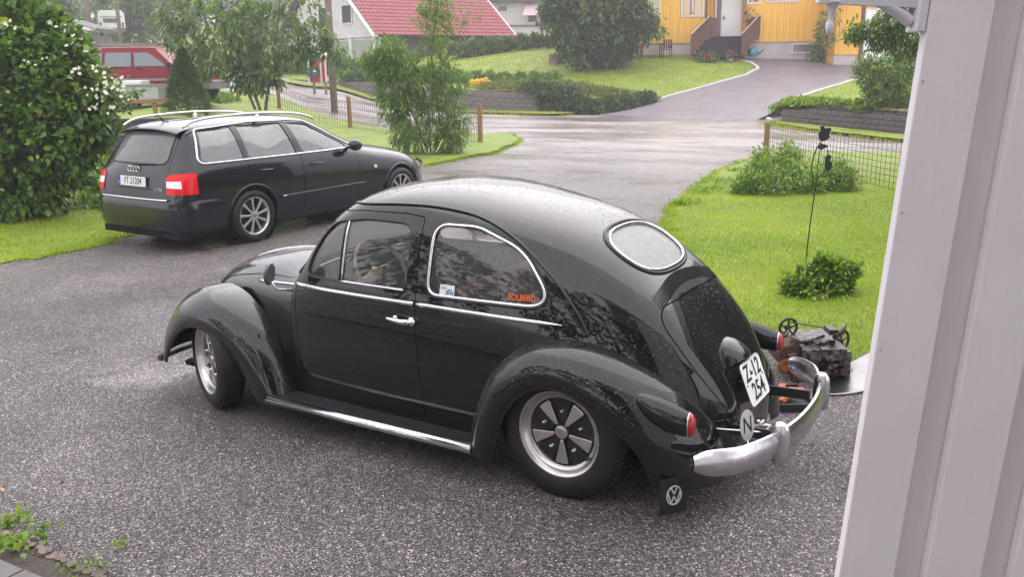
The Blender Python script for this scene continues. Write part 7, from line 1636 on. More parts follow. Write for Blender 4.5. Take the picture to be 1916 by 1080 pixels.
# ---- tail lamps on rear fenders
for sgn in (1, -1):
    net = []
    cx, cy, cz = -.53, .685*sgn, .615+DR
    # teardrop pod pointing backwards
    for k, (dx, r, dz) in enumerate(((.17, .004, .075), (.15, .030, .065), (.08, .056, .035), (.0, .062, .012), (-.06, .058, .0), (-.095, .050, -.005), (-.10, .047, -.006))):
        row = []
        for a in np.linspace(0, 2*math.pi, 13): row.append((cx+dx, cy+r*.85*math.sin(a), cz+dz+r*1.15*math.cos(a)))
        net.append(row)
    sf = Surf(net)
    if sf.N(np.array([.5]), np.array([.01]))[0][2] < 0: sf.sign = -1
    pod = panel(sf, 'tail_lamp', M_['paint'], bt, 24, 24)
    b = MB(); b.lathe([(.046, 0), (.046, .010), (.040, .022), (.025, .029), (.0005, .032)], (-1, 0, 0), (cx-.096, cy, cz-.006), 20)
    for i, v in enumerate(b.V): b.V[i] = (v[0], cy+(v[1]-cy)*.68, cz-.006+(v[2]-cz+.006)*1.15)
    b.build('lamp_lens', M_['red'], pod, True)
    b = MB(); b.tube([(cx-.100, cy+.033*math.cos(a), cz-.006+.055*math.sin(a)) for a in np.linspace(0, 2*math.pi, 24, endpoint=False)], .0035, 6, closed=True); b.build('lamp_rim', M_['chrome'], pod, True)
# ---- headlamps
for sgn in (1, -1):
    c = (2.765, .475*sgn, .65+DR); ax = (.93, .12*sgn, .34)
    b = MB(); b.lathe([(.088, -.06), (.096, -.01), (.098, .008), (.086, .018)], ax, c, 28); h = b.build('headlamp', M_['chrome'], bt, True)
    b = MB(); b.lathe([(.086, .016), (.06, .032), (.03, .040), (.0005, .042)], ax, c, 28); b.build('lamp_lens', M_['glass'], h, True)
    b = MB(); b.lathe([(.001, -.03), (.05, -.02), (.085, .014)], ax, c, 28); b.build('lamp_reflector', M_['chrome'], h, True)
# ---- round door mirror
b = MB(); mc = Vector((1.745, .765, 1.035+DR)); b.lathe([(.058, 0), (.062, .006), (.056, .018), (.034, .027), (.0005, .030)], (.85, .35, .1), mc, 24); b.lathe([(.0005, .001), (.058, .001)], (.85, .35, .1), mc, 24)
mir = b.build('door_mirror', mat('mirror_shell', (.10, .10, .105), .35, .6), bt, True)
b = MB(); b.tube([mc+Vector((0, 0, -.045)), (1.76, .72, .94+DR), (1.70, .655, .925+DR)], .006, 6); b.build('mirror_arm', M_['chrome'], mir, True)
# wing flap at front lower corner of fender: front bumper blade end is its own part
# ---- interior
def seat(x, y, w, par=bt):
    b = MB(); b.box(x-.02, x+.44, y-w/2, y+w/2, .32, .46); s = b.build('seat', M_['leather'], par, bevel=.05)
    b = MB(); b.add([(x-.02, y-w/2, .44), (x+.10, y-w/2, .44), (x-.04, y-w/2*.8, .90), (x-.13, y-w/2*.8, .90), (x-.02, y+w/2, .44), (x+.10, y+w/2, .44), (x-.04, y+w/2*.8, .90), (x-.13, y+w/2*.8, .90)],
        [(0, 1, 2, 3), (4, 5, 6, 7), (0, 1, 5, 4), (1, 2, 6, 5), (2, 3, 7, 6), (3, 0, 4, 7)])
    b.build('backrest', M_['leather'], s, bevel=.045)
seat(.80, .28, .48); seat(.80, -.28, .48)
b = MB(); b.box(.0, .42, -.5, .5, .32, .48); s = b.build('rear_seat', M_['leather'], bt, bevel=.05)
b = MB(); b.prism([(.0,.45),(.12,.45),(-.02,.93),(-.10,.93)], (0, -.5, 0), (1, 0, 0), (0, 0, 1), (0, 1, 0), 1.0); b.build('backrest', M_['leather'], s, bevel=.04)
b = MB(); b.prism([(1.66,.60),(1.72,.60),(1.72,.90),(1.62,.90),(1.58,.86),(1.60,.70)], (0, -.56, 0), (1, 0, 0), (0, 0, 1), (0, 1, 0), 1.12)
dash = b.build('dashboard', M_['paint_in'], bt, bevel=.01)
b = MB()
for k in range(9): b.bar((1.597, -.12, .70+k*.018), (1.597, .12, .70+k*.018), .004, .006)
b.build('speaker_grille', M_['ivory'], dash)['kind'] = 'stuff'
sc_ = Vector((1.36, .29, .885)); sax = Vector((.80, 0, .0)).normalized(); sax = Vector((-.86, 0, .5)).normalized()
sx_ = sax.orthogonal().normalized(); sy_ = sax.cross(sx_)
b = MB(); b.tube([sc_+(sx_*math.cos(a)+sy_*math.sin(a))*.19 for a in np.linspace(0, 2*math.pi, 40, endpoint=False)], .012, 8, closed=True)
sw = b.build('steering_wheel', M_['ivory'], bt, True)
b = MB(); yv = Vector((0, 1, 0)); vv = sax.cross(yv)
for k in (-1, 1):
    for e in (-.03, .03): b.tube([sc_-sax*.05+vv*e, sc_+yv*k*.188+vv*e*1.3], .005, 6)
b.lathe([(.0005, .0), (.03, -.01), (.045, -.04), (.03, -.10), (.02, -.32)], sax, sc_-sax*.0, 16); b.build('steering_hub', M_['ivory'], sw, True)
# interior mirror
b = MB(); b.box(1.36, 1.38, -.11, .11, 1.17, 1.22); b.bar((1.38, 0, 1.21), (1.42, 0, 1.27), .01, .01); b.build('interior_mirror', M_['chrome'], bt, bevel=.004)
# ---- stickers, plates and flaps
def side_sticker(x0, x1, z0, z1, off=.0):
    q = CS.inv(xz(np.array([(x0, z0), (x1, z0), (x1, z1), (x0, z1)])), (0, 2), smask); return on(CS, q, -.006+off)
q = side_sticker(.70, .615, 1.018, 1.072, .001)
b = MB(); b.add(q, [(0, 1, 2, 3)]); b.add([p+np.array([0, .0015, 0]) for p in q], [(3, 2, 1, 0)]); st = b.build('window_sticker', M_['white'], bt, fixn=False)
blu = mat('sticker_blue', (.05, .13, .22), .5)
e1 = (q[1]-q[0]); e2 = (q[3]-q[0]); cc = q[0]+np.array([0, .003, 0])
b = MB()
arc = [cc+e1*(.70+.22*math.cos(a))+e2*(.18+.42*math.sin(a)) for a in np.linspace(0, math.pi, 14)]
b.tube(arc, .003, 6); b.tube([cc+e1*(.70+.10*math.cos(a))+e2*(.18+.2*math.sin(a)) for a in np.linspace(0, math.pi, 10)], .0025, 6)
for f in (.80, .66): b.bar(cc+e1*.1+e2*f, cc+e1*.5+e2*f, .002, .002)
b.build('sticker_print', blu, st)
q = side_sticker(.335, .155, 1.035, 1.065, 0)
ex = Vector(q[1]-q[0]); L_ = ex.length; ex.normalize(); ey = Vector(q[3]-q[0]).normalized(); ez = ex.cross(ey).normalized(); ey = ez.cross(ex)
text_part('window_lettering', 'SOLBERG', .040, mat('orange_vinyl', (.85, .13, .01), .45), bt, frame_M((Vector(q[0])+Vector(q[1])+Vector(q[2])+Vector(q[3]))/4+ez*.004, ex, ey, ez), .0006, sx=.86, bold=.0003)
# oval N badge on rod by rear bumper
nc = Vector((-.80, .42, .43)); ax = Vector((-.90, .35, .12)).normalized(); axx = Vector((-.35, -.93, 0)).normalized(); ayy = ax.cross(axx)
b = MB(); el = [(.048*math.cos(a), .072*math.sin(a)) for a in np.linspace(0, 2*math.pi, 28, endpoint=False)]; b.prism(el, nc, axx, ayy, ax, .003)
nb = b.build('nationality_plate', mat('worn_plate', (.42, .41, .41), .4), bt); text_part('badge_letter', 'N', .105, M_['ink'], nb, frame_M(nc+ax*.0042, axx, ayy, ax), .0006, sx=.8)
b = MB(); b.tube([nc-ayy*.07, nc-ayy*.13], .004, 8); b.lathe([(.0005, .012), (.011, .006), (.013, 0), (.011, -.006), (.0005, -.012)], ax, nc-ayy*.10, 12); b.build('badge_rod', M_['chrome'], nb, True)
b = MB(); b.tube([(-.66, .42, .385), (-.84, .30, .36), (-.86, .1, .36)], .005, 6); b.build('badge_stay', M_['chrome'], nb, True)
# mud flaps with ringed letters
for sgn in (1, -1):
    fn = Vector((-.80, .60*sgn, 0)); fx = Vector((-.60, -.80*sgn, 0)); fc = Vector((-.56, .675*sgn, .145)); uz = Vector((0, 0, 1))
    b = MB(); b.prism([(-.07, -.09), (.07, -.09), (.07, .08), (-.07, .08)], fc, fx, uz, fn, .008)
    mf = b.build('mud_flap', M_['rubber'], bt, bevel=.003)
    c = fc+fn*.010+uz*.0; b = MB()
    b.tube([c+fx*(.036*math.cos(a))+uz*(.044*math.sin(a)) for a in np.linspace(0, 2*math.pi, 28, endpoint=False)], .0035, 6, closed=True)
    def ln(*p):
        for a, bb in zip(p, p[1:]): b.bar(c+fx*a[0]+uz*a[1], c+fx*bb[0]+uz*bb[1], .006, .003, up=fn)
    ln((-.016, .038), (0, .006), (.016, .038)); ln((-.032, .018), (-.014, -.036), (0, -.004), (.014, -.036), (.032, .018))
    b.build('flap_emblem', mat('flap_print', (.42, .42, .43), .5), mf)

# rain beading on the painted panels
def beads(sf, n, rmin, rmax, name, par, loops=(), nzmin=.1, R=NR):
    u, v = R.uniform(.01, .99, n*3), R.uniform(.03, .97, n*3); P = sf.P(u, v); N = sf.N(u, v); ok = (N[:, 2] > nzmin) | (R.uniform(0, 1, n*3) < .12)
    sc = np.array([sf.Lu, sf.Lv]); uv = np.stack([u, v], 1)
    for L in loops: ok &= ~inpoly(uv*sc, np.array(L)*sc)
    P, N = P[ok][:n], N[ok][:n]; k = len(P); r = rmin*(rmax/rmin)**(R.uniform(0, 1, k)**2)
    a = np.cross(N, [0, .3, 1.]); a /= np.linalg.norm(a, axis=1, keepdims=True); b2 = np.cross(N, a); V = []; Nn = []
    for (rr, hh) in ((1, -.05), (.72, .38)):
        for j in range(7):
            c, s_ = math.cos(2*math.pi*j/7+rr), math.sin(2*math.pi*j/7+rr); V.append(P+(a*c+b2*s_)*(r*rr)[:, None]+N*(r*hh)[:, None])
    V.append(P+N*(r*.55)[:, None]); V = np.stack(V, 1).reshape(-1, 3)
    F = [(j, (j+1) % 7, 7+(j+1) % 7, 7+j) for j in range(7)]; F2 = [(7+j, 7+(j+1) % 7, 14) for j in range(7)]; base = np.arange(k)[:, None, None]*15
    Q = (base+np.array(F)).reshape(-1, 4); T3 = (base+np.array(F2)).reshape(-1, 3); me = bpy.data.meshes.new(name); me.vertices.add(len(V)); me.vertices.foreach_set('co', V.ravel())
    lp = np.concatenate([Q.ravel(), T3.ravel()]).astype(np.int32); me.loops.add(len(lp)); me.loops.foreach_set('vertex_index', lp); me.polygons.add(len(Q)+len(T3))
    me.polygons.foreach_set('loop_start', np.concatenate([np.arange(len(Q))*4, len(Q)*4+np.arange(len(T3))*3])); me.polygons.foreach_set('loop_total', np.concatenate([np.full(len(Q), 4), np.full(len(T3), 3)])); me.polygons.foreach_set('use_smooth', [True]*(len(Q)+len(T3)))
    me.materials.append(M_['bead']); me.update(calc_edges=True); o = link(bpy.data.objects.new(name, me), par); o['kind'] = 'stuff'; return o
M_['bead'] = mat('water_bead', (.01, .01, .012), .06, spec=1, coat=1)
beads(CS, 3300, .0012, .0040, 'rain_drops', bt, [uW, mirror_uv(uW), uQ, mirror_uv(uQ), uRW, uWS, uLo])
beads(CS, 3300, .0012, .0040, 'rain_drops', bt, [uW, mirror_uv(uW), uQ, mirror_uv(uQ), uRW, uWS, uLo], .8)
beads(FS, 1500, .0014, .0045, 'rain_drops', bt)
for k_ in (('front_fender', 1), ('rear_fender', 1)): beads(FSF[k_], 1300, .0014, .0045, 'rain_drops', bt)
# ================================================================ black estate car
AX, AY, AH = 7.158, -3.362, -1.6167
au = empty('estate_car', (AX, AY, 0), AH, 'black estate car with silver roof rails parked behind the old black car', 'car')
acab = full([
 [(-.995,.60,.24),(-1.0,.62,.33),(-1.0,.63,.42),(-.995,.62,.50),(-.995,.56,.55),(-1.0,.50,.58),(-1.005,.35,.585),(-1.01,.18,.585),(-1.01,0,.585)],
 [(-.97,.66,.24),(-.985,.70,.36),(-.985,.71,.52),(-.975,.70,.63),(-.97,.66,.69),(-.975,.60,.715),(-.985,.42,.72),(-.99,.2,.72),(-.99,0,.72)],
 [(-.93,.71,.23),(-.945,.76,.38),(-.945,.77,.60),(-.935,.75,.76),(-.93,.71,.83),(-.935,.63,.865),(-.955,.44,.875),(-.965,.2,.88),(-.965,0,.88)],
 [(-.87,.75,.22),(-.89,.805,.40),(-.89,.815,.62),(-.87,.80,.82),(-.855,.755,.92),(-.86,.66,.975),(-.90,.46,.99),(-.92,.22,1.0),(-.925,0,1.0)],
 [(-.79,.775,.21),(-.80,.835,.40),(-.80,.85,.62),(-.78,.835,.86),(-.76,.79,.97),(-.75,.69,1.10),(-.80,.49,1.16),(-.83,.24,1.18),(-.84,0,1.185)],
 [(-.68,.785,.21),(-.68,.855,.40),(-.68,.868,.62),(-.67,.855,.87),(-.66,.81,.98),(-.62,.705,1.18),(-.66,.52,1.325),(-.70,.26,1.355),(-.71,0,1.36)],
 [(-.55,.79,.21),(-.55,.865,.40),(-.55,.878,.62),(-.55,.865,.88),(-.55,.82,.985),(-.53,.715,1.21),(-.56,.56,1.39),(-.60,.28,1.42),(-.61,0,1.425)],
 [(-.2,.79,.20),(-.2,.87,.40),(-.2,.885,.62),(-.2,.872,.88),(-.2,.83,.985),(-.2,.725,1.22),(-.2,.585,1.41),(-.2,.30,1.445),(-.2,0,1.45)],
 [(.4,.79,.19),(.4,.872,.40),(.4,.888,.62),(.4,.876,.87),(.4,.835,.98),(.4,.73,1.23),(.4,.59,1.43),(.4,.30,1.465),(.4,0,1.47)],
 [(1.0,.79,.19),(1.0,.872,.40),(1.0,.888,.62),(1.0,.876,.86),(1.0,.835,.97),(1.0,.725,1.21),(1.0,.58,1.41),(1.0,.30,1.445),(1.0,0,1.45)],
 [(1.5,.79,.19),(1.5,.872,.40),(1.5,.885,.62),(1.5,.872,.85),(1.5,.83,.96),(1.38,.72,1.15),(1.28,.56,1.36),(1.30,.30,1.40),(1.30,0,1.41)],
 [(1.95,.785,.20),(1.95,.868,.40),(1.95,.88,.62),(1.95,.862,.82),(1.95,.815,.93),(1.80,.70,1.03),(1.75,.50,1.14),(1.80,.25,1.17),(1.82,0,1.18)],
 [(2.3,.78,.20),(2.3,.865,.40),(2.3,.875,.60),(2.3,.85,.78),(2.25,.79,.88),(2.15,.66,.96),(2.12,.45,1.0),(2.15,.22,1.01),(2.16,0,1.01)],
 [(2.75,.775,.20),(2.75,.86,.40),(2.75,.868,.58),(2.75,.84,.74),(2.72,.76,.84),(2.7,.60,.895),(2.7,.40,.92),(2.7,.2,.93),(2.7,0,.93)],
 [(3.15,.73,.20),(3.18,.79,.38),(3.18,.79,.54),(3.16,.75,.67),(3.12,.66,.765),(3.1,.52,.81),(3.12,.35,.83),(3.14,.18,.84),(3.14,0,.84)],
 [(3.38,.60,.20),(3.42,.64,.34),(3.42,.63,.46),(3.40,.58,.57),(3.38,.50,.65),(3.37,.40,.70),(3.38,.28,.715),(3.40,.14,.72),(3.40,0,.72)],
 [(3.46,.50,.22),(3.52,.50,.30),(3.52,.48,.40),(3.50,.44,.48),(3.48,.38,.54),(3.47,.30,.58),(3.48,.2,.59),(3.50,.1,.60),(3.50,0,.60)],
])
AS = Surf(acab)
if AS.N(np.array([.5]), np.array([.2]))[0][1] < 0: AS.sign = -1
apm = drops(mat('blue_black_paint', (.0035, .004, .009), .3, spec=.15, coat=1), 110, .3, .25)
lm = lambda g: (g[..., 1] > .45) & (g[..., 0] > -.86)
rm = lambda g: (g[..., 0] < -.45)
def aside(L, d=0, h=.04): L = dens(L, h); L = offs(L, d) if d else L; return AS.inv(L, (0, 2), lm)
def arear(L, d=0, h=.03): L = dens(L, h); L = offs(L, d) if d else L; return AS.inv(L, (1, 2), rm)
def arch(cx, r): return [(cx+r*math.cos(a), .32+r*math.sin(a)) for a in np.linspace(R_(-14), R_(194), 26)]+[(cx-r*.97, .12), (cx+r*.97, .12)]
ar0 = AS.inv(dens(arch(0, .365), .04), (0, 2), lm); ar1 = AS.inv(dens(arch(2.65, .365), .04), (0, 2), lambda g: (g[..., 1] > .45) & (g[..., 0] > 1.8))
W1 = rpoly([(-.64,1.0,.05),(-.50,1.335,.06),(-.06,1.372,.03),(-.06,1.0,.03)], 5); W2 = rpoly([(.02,1.0,.03),(.02,1.375,.03),(.70,1.372,.03),(.76,1.0,.04)], 5); W3 = rpoly([(.87,1.0,.04),(.80,1.365,.04),(1.10,1.345,.12),(1.74,1.0,.04)], 6)
D1 = rpoly([(-.03,1.39,.03),(.74,1.39,.03),(.80,.95,.05),(.80,.28,.06),(.42,.28,.05),(.36,.50,.1),(.13,.72,.2),(-.03,.84,.04)], 5); D2 = rpoly([(.755,1.385,.03),(1.15,1.37,.2),(1.80,.97,.05),(1.83,.28,.06),(.815,.28,.06),(.815,.95,.05)], 6)
a1, a2, a3 = aside(W1), aside(W2), aside(W3); d1o, d1i, d2o, d2i = aside(D1), aside(D1, -.004), aside(D2), aside(D2, -.004)
RWa = rpoly([(-.53,.99,.08),(.53,.99,.08),(.46,1.325,.07),(-.46,1.325,.07)], 6); ur = arear(RWa)
TG = rpoly([(-.56,.615,.04),(.56,.615,.04),(.585,.86,.05),(.57,1.0,.1),(.50,1.385,.07),(-.50,1.385,.07),(-.57,1.0,.1),(-.585,.86,.05)], 5); uT, uTi = arear(TG), arear(TG, -.004)
mv = mirror_uv
panel(AS, 'body', apm, au, 110, 90, holes=[a1, mv(a1), d1o, mv(d1o), d2o, mv(d2o), ar0, mv(ar0), ar1, mv(ar1), uT], flange=.012)
panel(AS, 'headliner', M_['paint_in'], au, 40, 40, dom=(.2, .72, .2, .8), holes=[aside(W1, .01), mv(aside(W1, .01)), aside(W2, .01), mv(aside(W2, .01)), aside(W3, .01), mv(aside(W3, .01))], off=-.03)
tg = panel(AS, 'tailgate', apm, au, 60, 60, outer=uTi, holes=[ur], flange=.012); g = panel(AS, 'rear_window', thin_glass('estate_rear_glass', (.30, .34, .33), refl=1.0, drop_veil=(90, .10, .30)), tg, 30, 40, outer=ur, off=-.004)
trim(AS, ur, 'window_seal', M_['black'], .009, .0, g)
for mm in (lambda x: x, mv):
    d = panel(AS, 'door', apm, au, 50, 50, outer=mm(d1i), holes=[mm(a2)], flange=.01); panel(AS, 'window_glass', M_['tint_glass'], d, 16, 16, outer=mm(a2), off=-.01)
    e = panel(AS, 'door', apm, au, 60, 50, outer=mm(d2i), holes=[mm(a3)], flange=.01); panel(AS, 'window_glass', M_['tint_glass'], e, 20, 20, outer=mm(a3), off=-.01)
    panel(AS, 'side_window', M_['tint_glass'], au, 16, 16, outer=mm(a1), off=-.008)
    dlo = dens(rpoly([(-.69,.985,.07),(-.535,1.35,.09),(.2,1.395,.5),(.85,1.388,.3),(1.13,1.362,.25),(1.84,.985,.02)], 8), .05); trim(AS, mm(AS.inv(dlo, (0, 2), lm)), 'window_trim', M_['chrome'], .0115, .004, au)
    for cx, R0 in ((0, ar0), (2.65, ar1)):
        pts = AS.inv(np.array(arch(cx, .37)[:26]), (0, 2), (lambda g: (g[..., 1] > .45) & (g[..., 0] > 1.8)) if cx else lm); trim(AS, mm(pts), 'arch_lip', apm, .014, .0, au, False)
    for (x_, z_) in ((.12, .84), (.95, .84)):
        p = AS.inv(np.array([(x_, z_), (x_+.19, z_)]), (0, 2), lm); p = mm(p); q = on(AS, p, .022); b = MB(); q2 = on(AS, p, .004); b.tube([q2[0], q[0], q[1], q2[1]], [.010, .014, .014, .010], 8); b.build('door_handle', apm, d if x_ < .5 else e, True)
        if x_ > .5 or 1:
            pass
    p = mm(AS.inv(np.stack([np.linspace(.42, 1.90, 20), np.full(20, .50)+.012*np.linspace(0, 1, 20)], 1), (0, 2), lm)); trim(AS, p, 'rub_strip', apm, .013, .004, au, False)
    p = mm(AS.inv(np.array([(.44, .505), (.50, .506)]), (0, 2), lm)); trim(AS, p, 'model_badge', M_['chrome'], .008, .014, au, False)
# mirrors, indicator
for sg in (1, -1):
    b = MB(); b.lathe([(.0005, -.09), (.055, -.075), (.075, -.03), (.072, .02), (.045, .05), (.0005, .06)], (1, 0, 0), (1.66, .97*sg, 1.03), 16)
    for i, v in enumerate(b.V): b.V[i] = (v[0], .97*sg+(v[1]-.97*sg)*1.25, v[2])
    b.bar((1.66, .80*sg, .985), (1.66, .93*sg, 1.0), .05, .03); b.build('door_mirror', apm, au, True)
    b = MB(); b.lathe([(.0005, .012), (.022, .008), (.024, -.01)], (0, sg, 0), (2.12, .872*sg, .70), 12); b.build('side_indicator', M_['white'], au, True)
# tail lamps wrapping the corner
c45 = math.sqrt(.5); nr_ = AS.net.copy(); nr_[..., 0], nr_[..., 1] = (AS.net[..., 0]+AS.net[..., 1])*c45, (AS.net[..., 1]-AS.net[..., 0])*c45; ASR = Surf(nr_); rcm = lambda g: g[..., 1] > .85
for mm in (lambda x: x, mv):
    L = dens(rpoly([(-.268, .665, .012), (.075, .668, .02), (.062, .90, .02), (-.215, .885, .03), (-.268, .845, .02)], 4), .006); uL = ASR.inv(L, (0, 2), rcm); t_ = panel(AS, 'tail_lamp', mat('bright_red_lens', (.62, .008, .012), .15, spec=.3), au, 90, 90, outer=mm(uL), off=.006, flange=.012)
    L = dens(rpoly([(-.262, .742, .004), (-.09, .735, .004), (-.095, .815, .004), (-.262, .808, .004)], 2), .006); panel(AS, 'reverse_lamp', mat('clear_lens', (.75, .74, .76), .15, coat=1), t_, 90, 90, outer=mm(ASR.inv(L, (0, 2), rcm)), off=.009)
# bumper
path = [(-.42,.885),(-.62,.885),(-.78,.865),(-.90,.80),(-.98,.705),(-1.03,.55),(-1.045,.30),(-1.05,0),(-1.045,-.30),(-1.03,-.55),(-.98,-.705),(-.90,-.80),(-.78,-.865),(-.62,-.885),(-.42,-.885)]
P = catmull([(*p, 0) for p in path], 5); prf = [(-.06, .24), (-.015, .26), (.0, .32), (.002, .42), (.0, .50), (-.004, .555), (-.02, .592), (-.06, .600)]; V = []; m = len(prf)
for i, p in enumerate(P):
    a = P[max(0, i-1)]; c = P[min(len(P)-1, i+1)]; tg_ = (c-a)/np.linalg.norm(c-a); nr = np.array([-tg_[1], tg_[0], 0]);
    if nr@(p-np.array([1.2, 0, 0])) < 0: nr = -nr
    for (dn, z) in prf: V.append(tuple(p+nr*dn+np.array([0, 0, z])))
F = [(i*m+j, i*m+j+1, (i+1)*m+j+1, (i+1)*m+j) for i in range(len(P)-1) for j in range(m-1)]; b = MB(); b.add(V, F)
cutF = []
rb_ = b.build('rear_bumper', apm, au, True, auto=50)
b = MB(); Pb = [(-1.008+.0*y-.035*(1-(y/.66)**2)+.0, y, .600) for y in np.linspace(-.62, .62, 24)]; Pb = [(float(np.interp(abs(y), [0, .3, .55, .66], [-1.030, -1.026, -1.008, -.985])), y, .603) for y in np.linspace(-.62, .62, 30)]; b.tube([(p[0]-.012, p[1], p[2]+.004) for p in Pb], .012, 8); b.build('chrome_strip', M_['chrome'], rb_, True)
b = MB(); b.box(-.95, 3.3, -.72, .72, .16, .24); b.build('underbody', M_['matblack'], au)
for cx in (0, 2.65):
    for sg in (1, -1): b = MB(); b.lathe([(.40, -.14), (.40, .10)], (0, 1, 0), (cx, .68*sg, .34), 28); b.lathe([(.0005, -.12), (.40, -.12)], (0, sg, 0), (cx, .70*sg, .34), 28); b.build('wheel_housing', M_['matblack'], au, fixn=False)
# wheels, nine spokes
def nine_spoke():
    R, w, rr = .317, .225, .222; b = MB(); b.lathe(tyre_mb(R, w, rr), (0, 1, 0), (0, 0, 0), 48); ty = b.build('tyre', M_['rubber'], None, True, auto=60); yo = w*.44; parts = []
    sil = mat('silver_wheel_paint', (.55, .54, .54), .3, .85, coat=.5)
    b = MB(); b.lathe([(rr+.008, yo-.015), (rr+.008, yo), (rr-.004, yo+.002), (rr-.018, yo-.012), (rr-.022, yo-.05), (rr-.02, yo-.14)], (0, 1, 0), (0, 0, 0), 48); parts.append(b.build('rim', sil, None, True, auto=50))
    b = MB(); b.lathe([(.0005, yo-.09), (.15, yo-.09)], (0, 1, 0), (0, 0, 0), 32); parts.append(b.build('brake_disc', mat('brake_dark', (.03, .03, .03), .4, .6), None))
    for k in range(9):
        a = 2*math.pi*k/9+.1; b = MB(); e1_ = Vector((math.cos(a), 0, math.sin(a))); e2_ = Vector((-math.sin(a), 0, math.cos(a)))
        b.prism([(.04, -.015), (.10, -.012), (rr-.03, -.017), (rr-.012, -.030), (rr-.012, .030), (rr-.03, .017), (.10, .012), (.04, .015)], Vector((0, yo-.035, 0)), e1_, e2_, Vector((0, 1, 0)), .028); parts.append(b.build('spoke', sil, None, bevel=.004))
    b = MB(); b.lathe([(.055, -.03), (.052, .004), (.036, .008), (.034, .004), (.0005, .006)], (0, 1, 0), (0, yo-.012, 0), 24); parts.append(b.build('wheel_hub', sil, None, True, auto=40))
    b = MB()
    for k in range(4): b.tube([( -.0165+.011*k+.008*math.cos(q), yo-.004, .008*math.sin(q)) for q in np.linspace(0, 2*math.pi, 12, endpoint=False)], .0014, 4, closed=True)
    parts.append(b.build('hub_rings', M_['black'], None)); return None, [ty]+parts
kn = nine_spoke()
place_wheel(kn, au, (0, -.765, .317), math.pi, True); place_wheel(kn, au, (2.65, -.765, .317), math.pi, False); place_wheel(kn, au, (0, .765, .317), 0, False); place_wheel(kn, au, (2.65, .765, .317), 0, False)
# roof rails, aerial, spoiler, wiper
sil = mat('satin_aluminium', (.66, .65, .66), .28, 1)
for sg in (1, -1):
    pts = catmull([(-.66, .555*sg, 1.385), (-.52, .565*sg, 1.445), (-.25, .575*sg, 1.478), (.35, .585*sg, 1.495), (.95, .575*sg, 1.468), (1.22, .565*sg, 1.418), (1.32, .555*sg, 1.38)], 5); b = MB(); b.tube(pts, .015, 10); r_ = b.build('roof_rail', sil, au, True)
    b = MB(); b.lathe([(.03, -.05), (.026, -.02), (.018, 0)], (0, 0, 1), (.38, .585*sg, 1.490), 12); b.build('rail_foot', sil, r_, True)
b = MB(); b.tube([(-.50, 0, 1.44), (-.54, 0, 1.48), (-.60, 0, 1.515)], [.014, .006, .003], 8); b.lathe([(.0005, .02), (.03, .015), (.045, 0)], (0, 0, 1), (-.48, 0, 1.435), 14); b.build('roof_aerial', M_['black'], au, True)
b = MB(); net = []
for xx_, zz1 in ((-.55, 1.428), (-.68, 1.412), (-.775, 1.375), (-.785, 1.362), (-.74, 1.352)): net.append([(xx_+.05*(abs(y)/.5)**2, y, zz1-.05*(abs(y)/.5)**2.5) for y in np.linspace(-.52, .52, 11)])
SPS = Surf(net)
if SPS.N(np.array([.1]), np.array([.5]))[0][2] < 0: SPS.sign = -1
panel(SPS, 'roof_spoiler', apm, tg, 16, 24)
def arp(y, z, off=0): uv = AS.inv(np.array([(y, z)]), (1, 2), rm); return AS.P(uv[:, 0], uv[:, 1])[0]+AS.N(uv[:, 0], uv[:, 1])[0]*off
b = MB(); b.tube([arp(.02, .965, .02), arp(-.15, .98, .025), arp(-.34, .985, .022)], [.012, .008, .004], 6); b.lathe([(.0005, .02), (.02, .015), (.024, 0)], (-1, 0, .2), arp(.02, .965, .0), 12); b.build('rear_wiper', M_['black'], tg, True)
# rings, plate, lettering
b = MB()
for k in range(4):
    c = arp(.08-.053*k, .925, .012); b = MB(); b.tube([c+np.array([0, .031*math.cos(a), .031*math.sin(a)]) for a in np.linspace(0, 2*math.pi, 22, endpoint=False)], .0055, 6, closed=True); b.build('badge_ring', M_['chrome'], tg, True)
pc = arp(0, .79, .018); n_ = Vector((-1, 0, .08)).normalized(); ex_ = Vector((0, -1, 0)); ey_ = n_.cross(ex_)
pc = Vector(pc); b = MB(); b.prism([(-.26, -.055), (.26, -.055), (.26, .055), (-.26, .055)], pc, ex_, ey_, n_, .004); np_ = b.build('number_plate', M_['white'], tg, bevel=.001)
b = MB(); b.prism([(-.262, -.056), (-.215, -.056), (-.215, .056), (-.262, .056)], pc+n_*.0041, ex_, ey_, n_, .0012); b.build('blue_band', mat('plate_blue', (.01, .04, .35), .4), np_)
text_part('plate_characters', 'FT 21204', .105, M_['ink'], np_, frame_M(pc+n_*.0052+ex_*.022, ex_, ey_, n_), .0006, sx=.80, bold=.0008)
b = MB(); b.prism([(-.252, .012), (-.226, .012), (-.226, .034), (-.252, .034)], pc+n_*.0055, ex_, ey_, n_, .0006); b.build('plate_flag', M_['red'], np_); text_part('country_letter', 'N', .035, M_['white'], np_, frame_M(pc+n_*.0056-ex_*.239-ey_*.025, ex_, ey_, n_), .0006)
b = MB(); b.bar(pc-ex_*.3-ey_*.075, pc+ex_*.3-ey_*.075, .02, .012); b.build('handle_strip', apm, tg)
cq = Vector(arp(-.46, .715, .006)); text_part('model_lettering', '2.5 TDI', .045, M_['chrome'], tg, frame_M(cq, ex_, ey_, n_), .002)
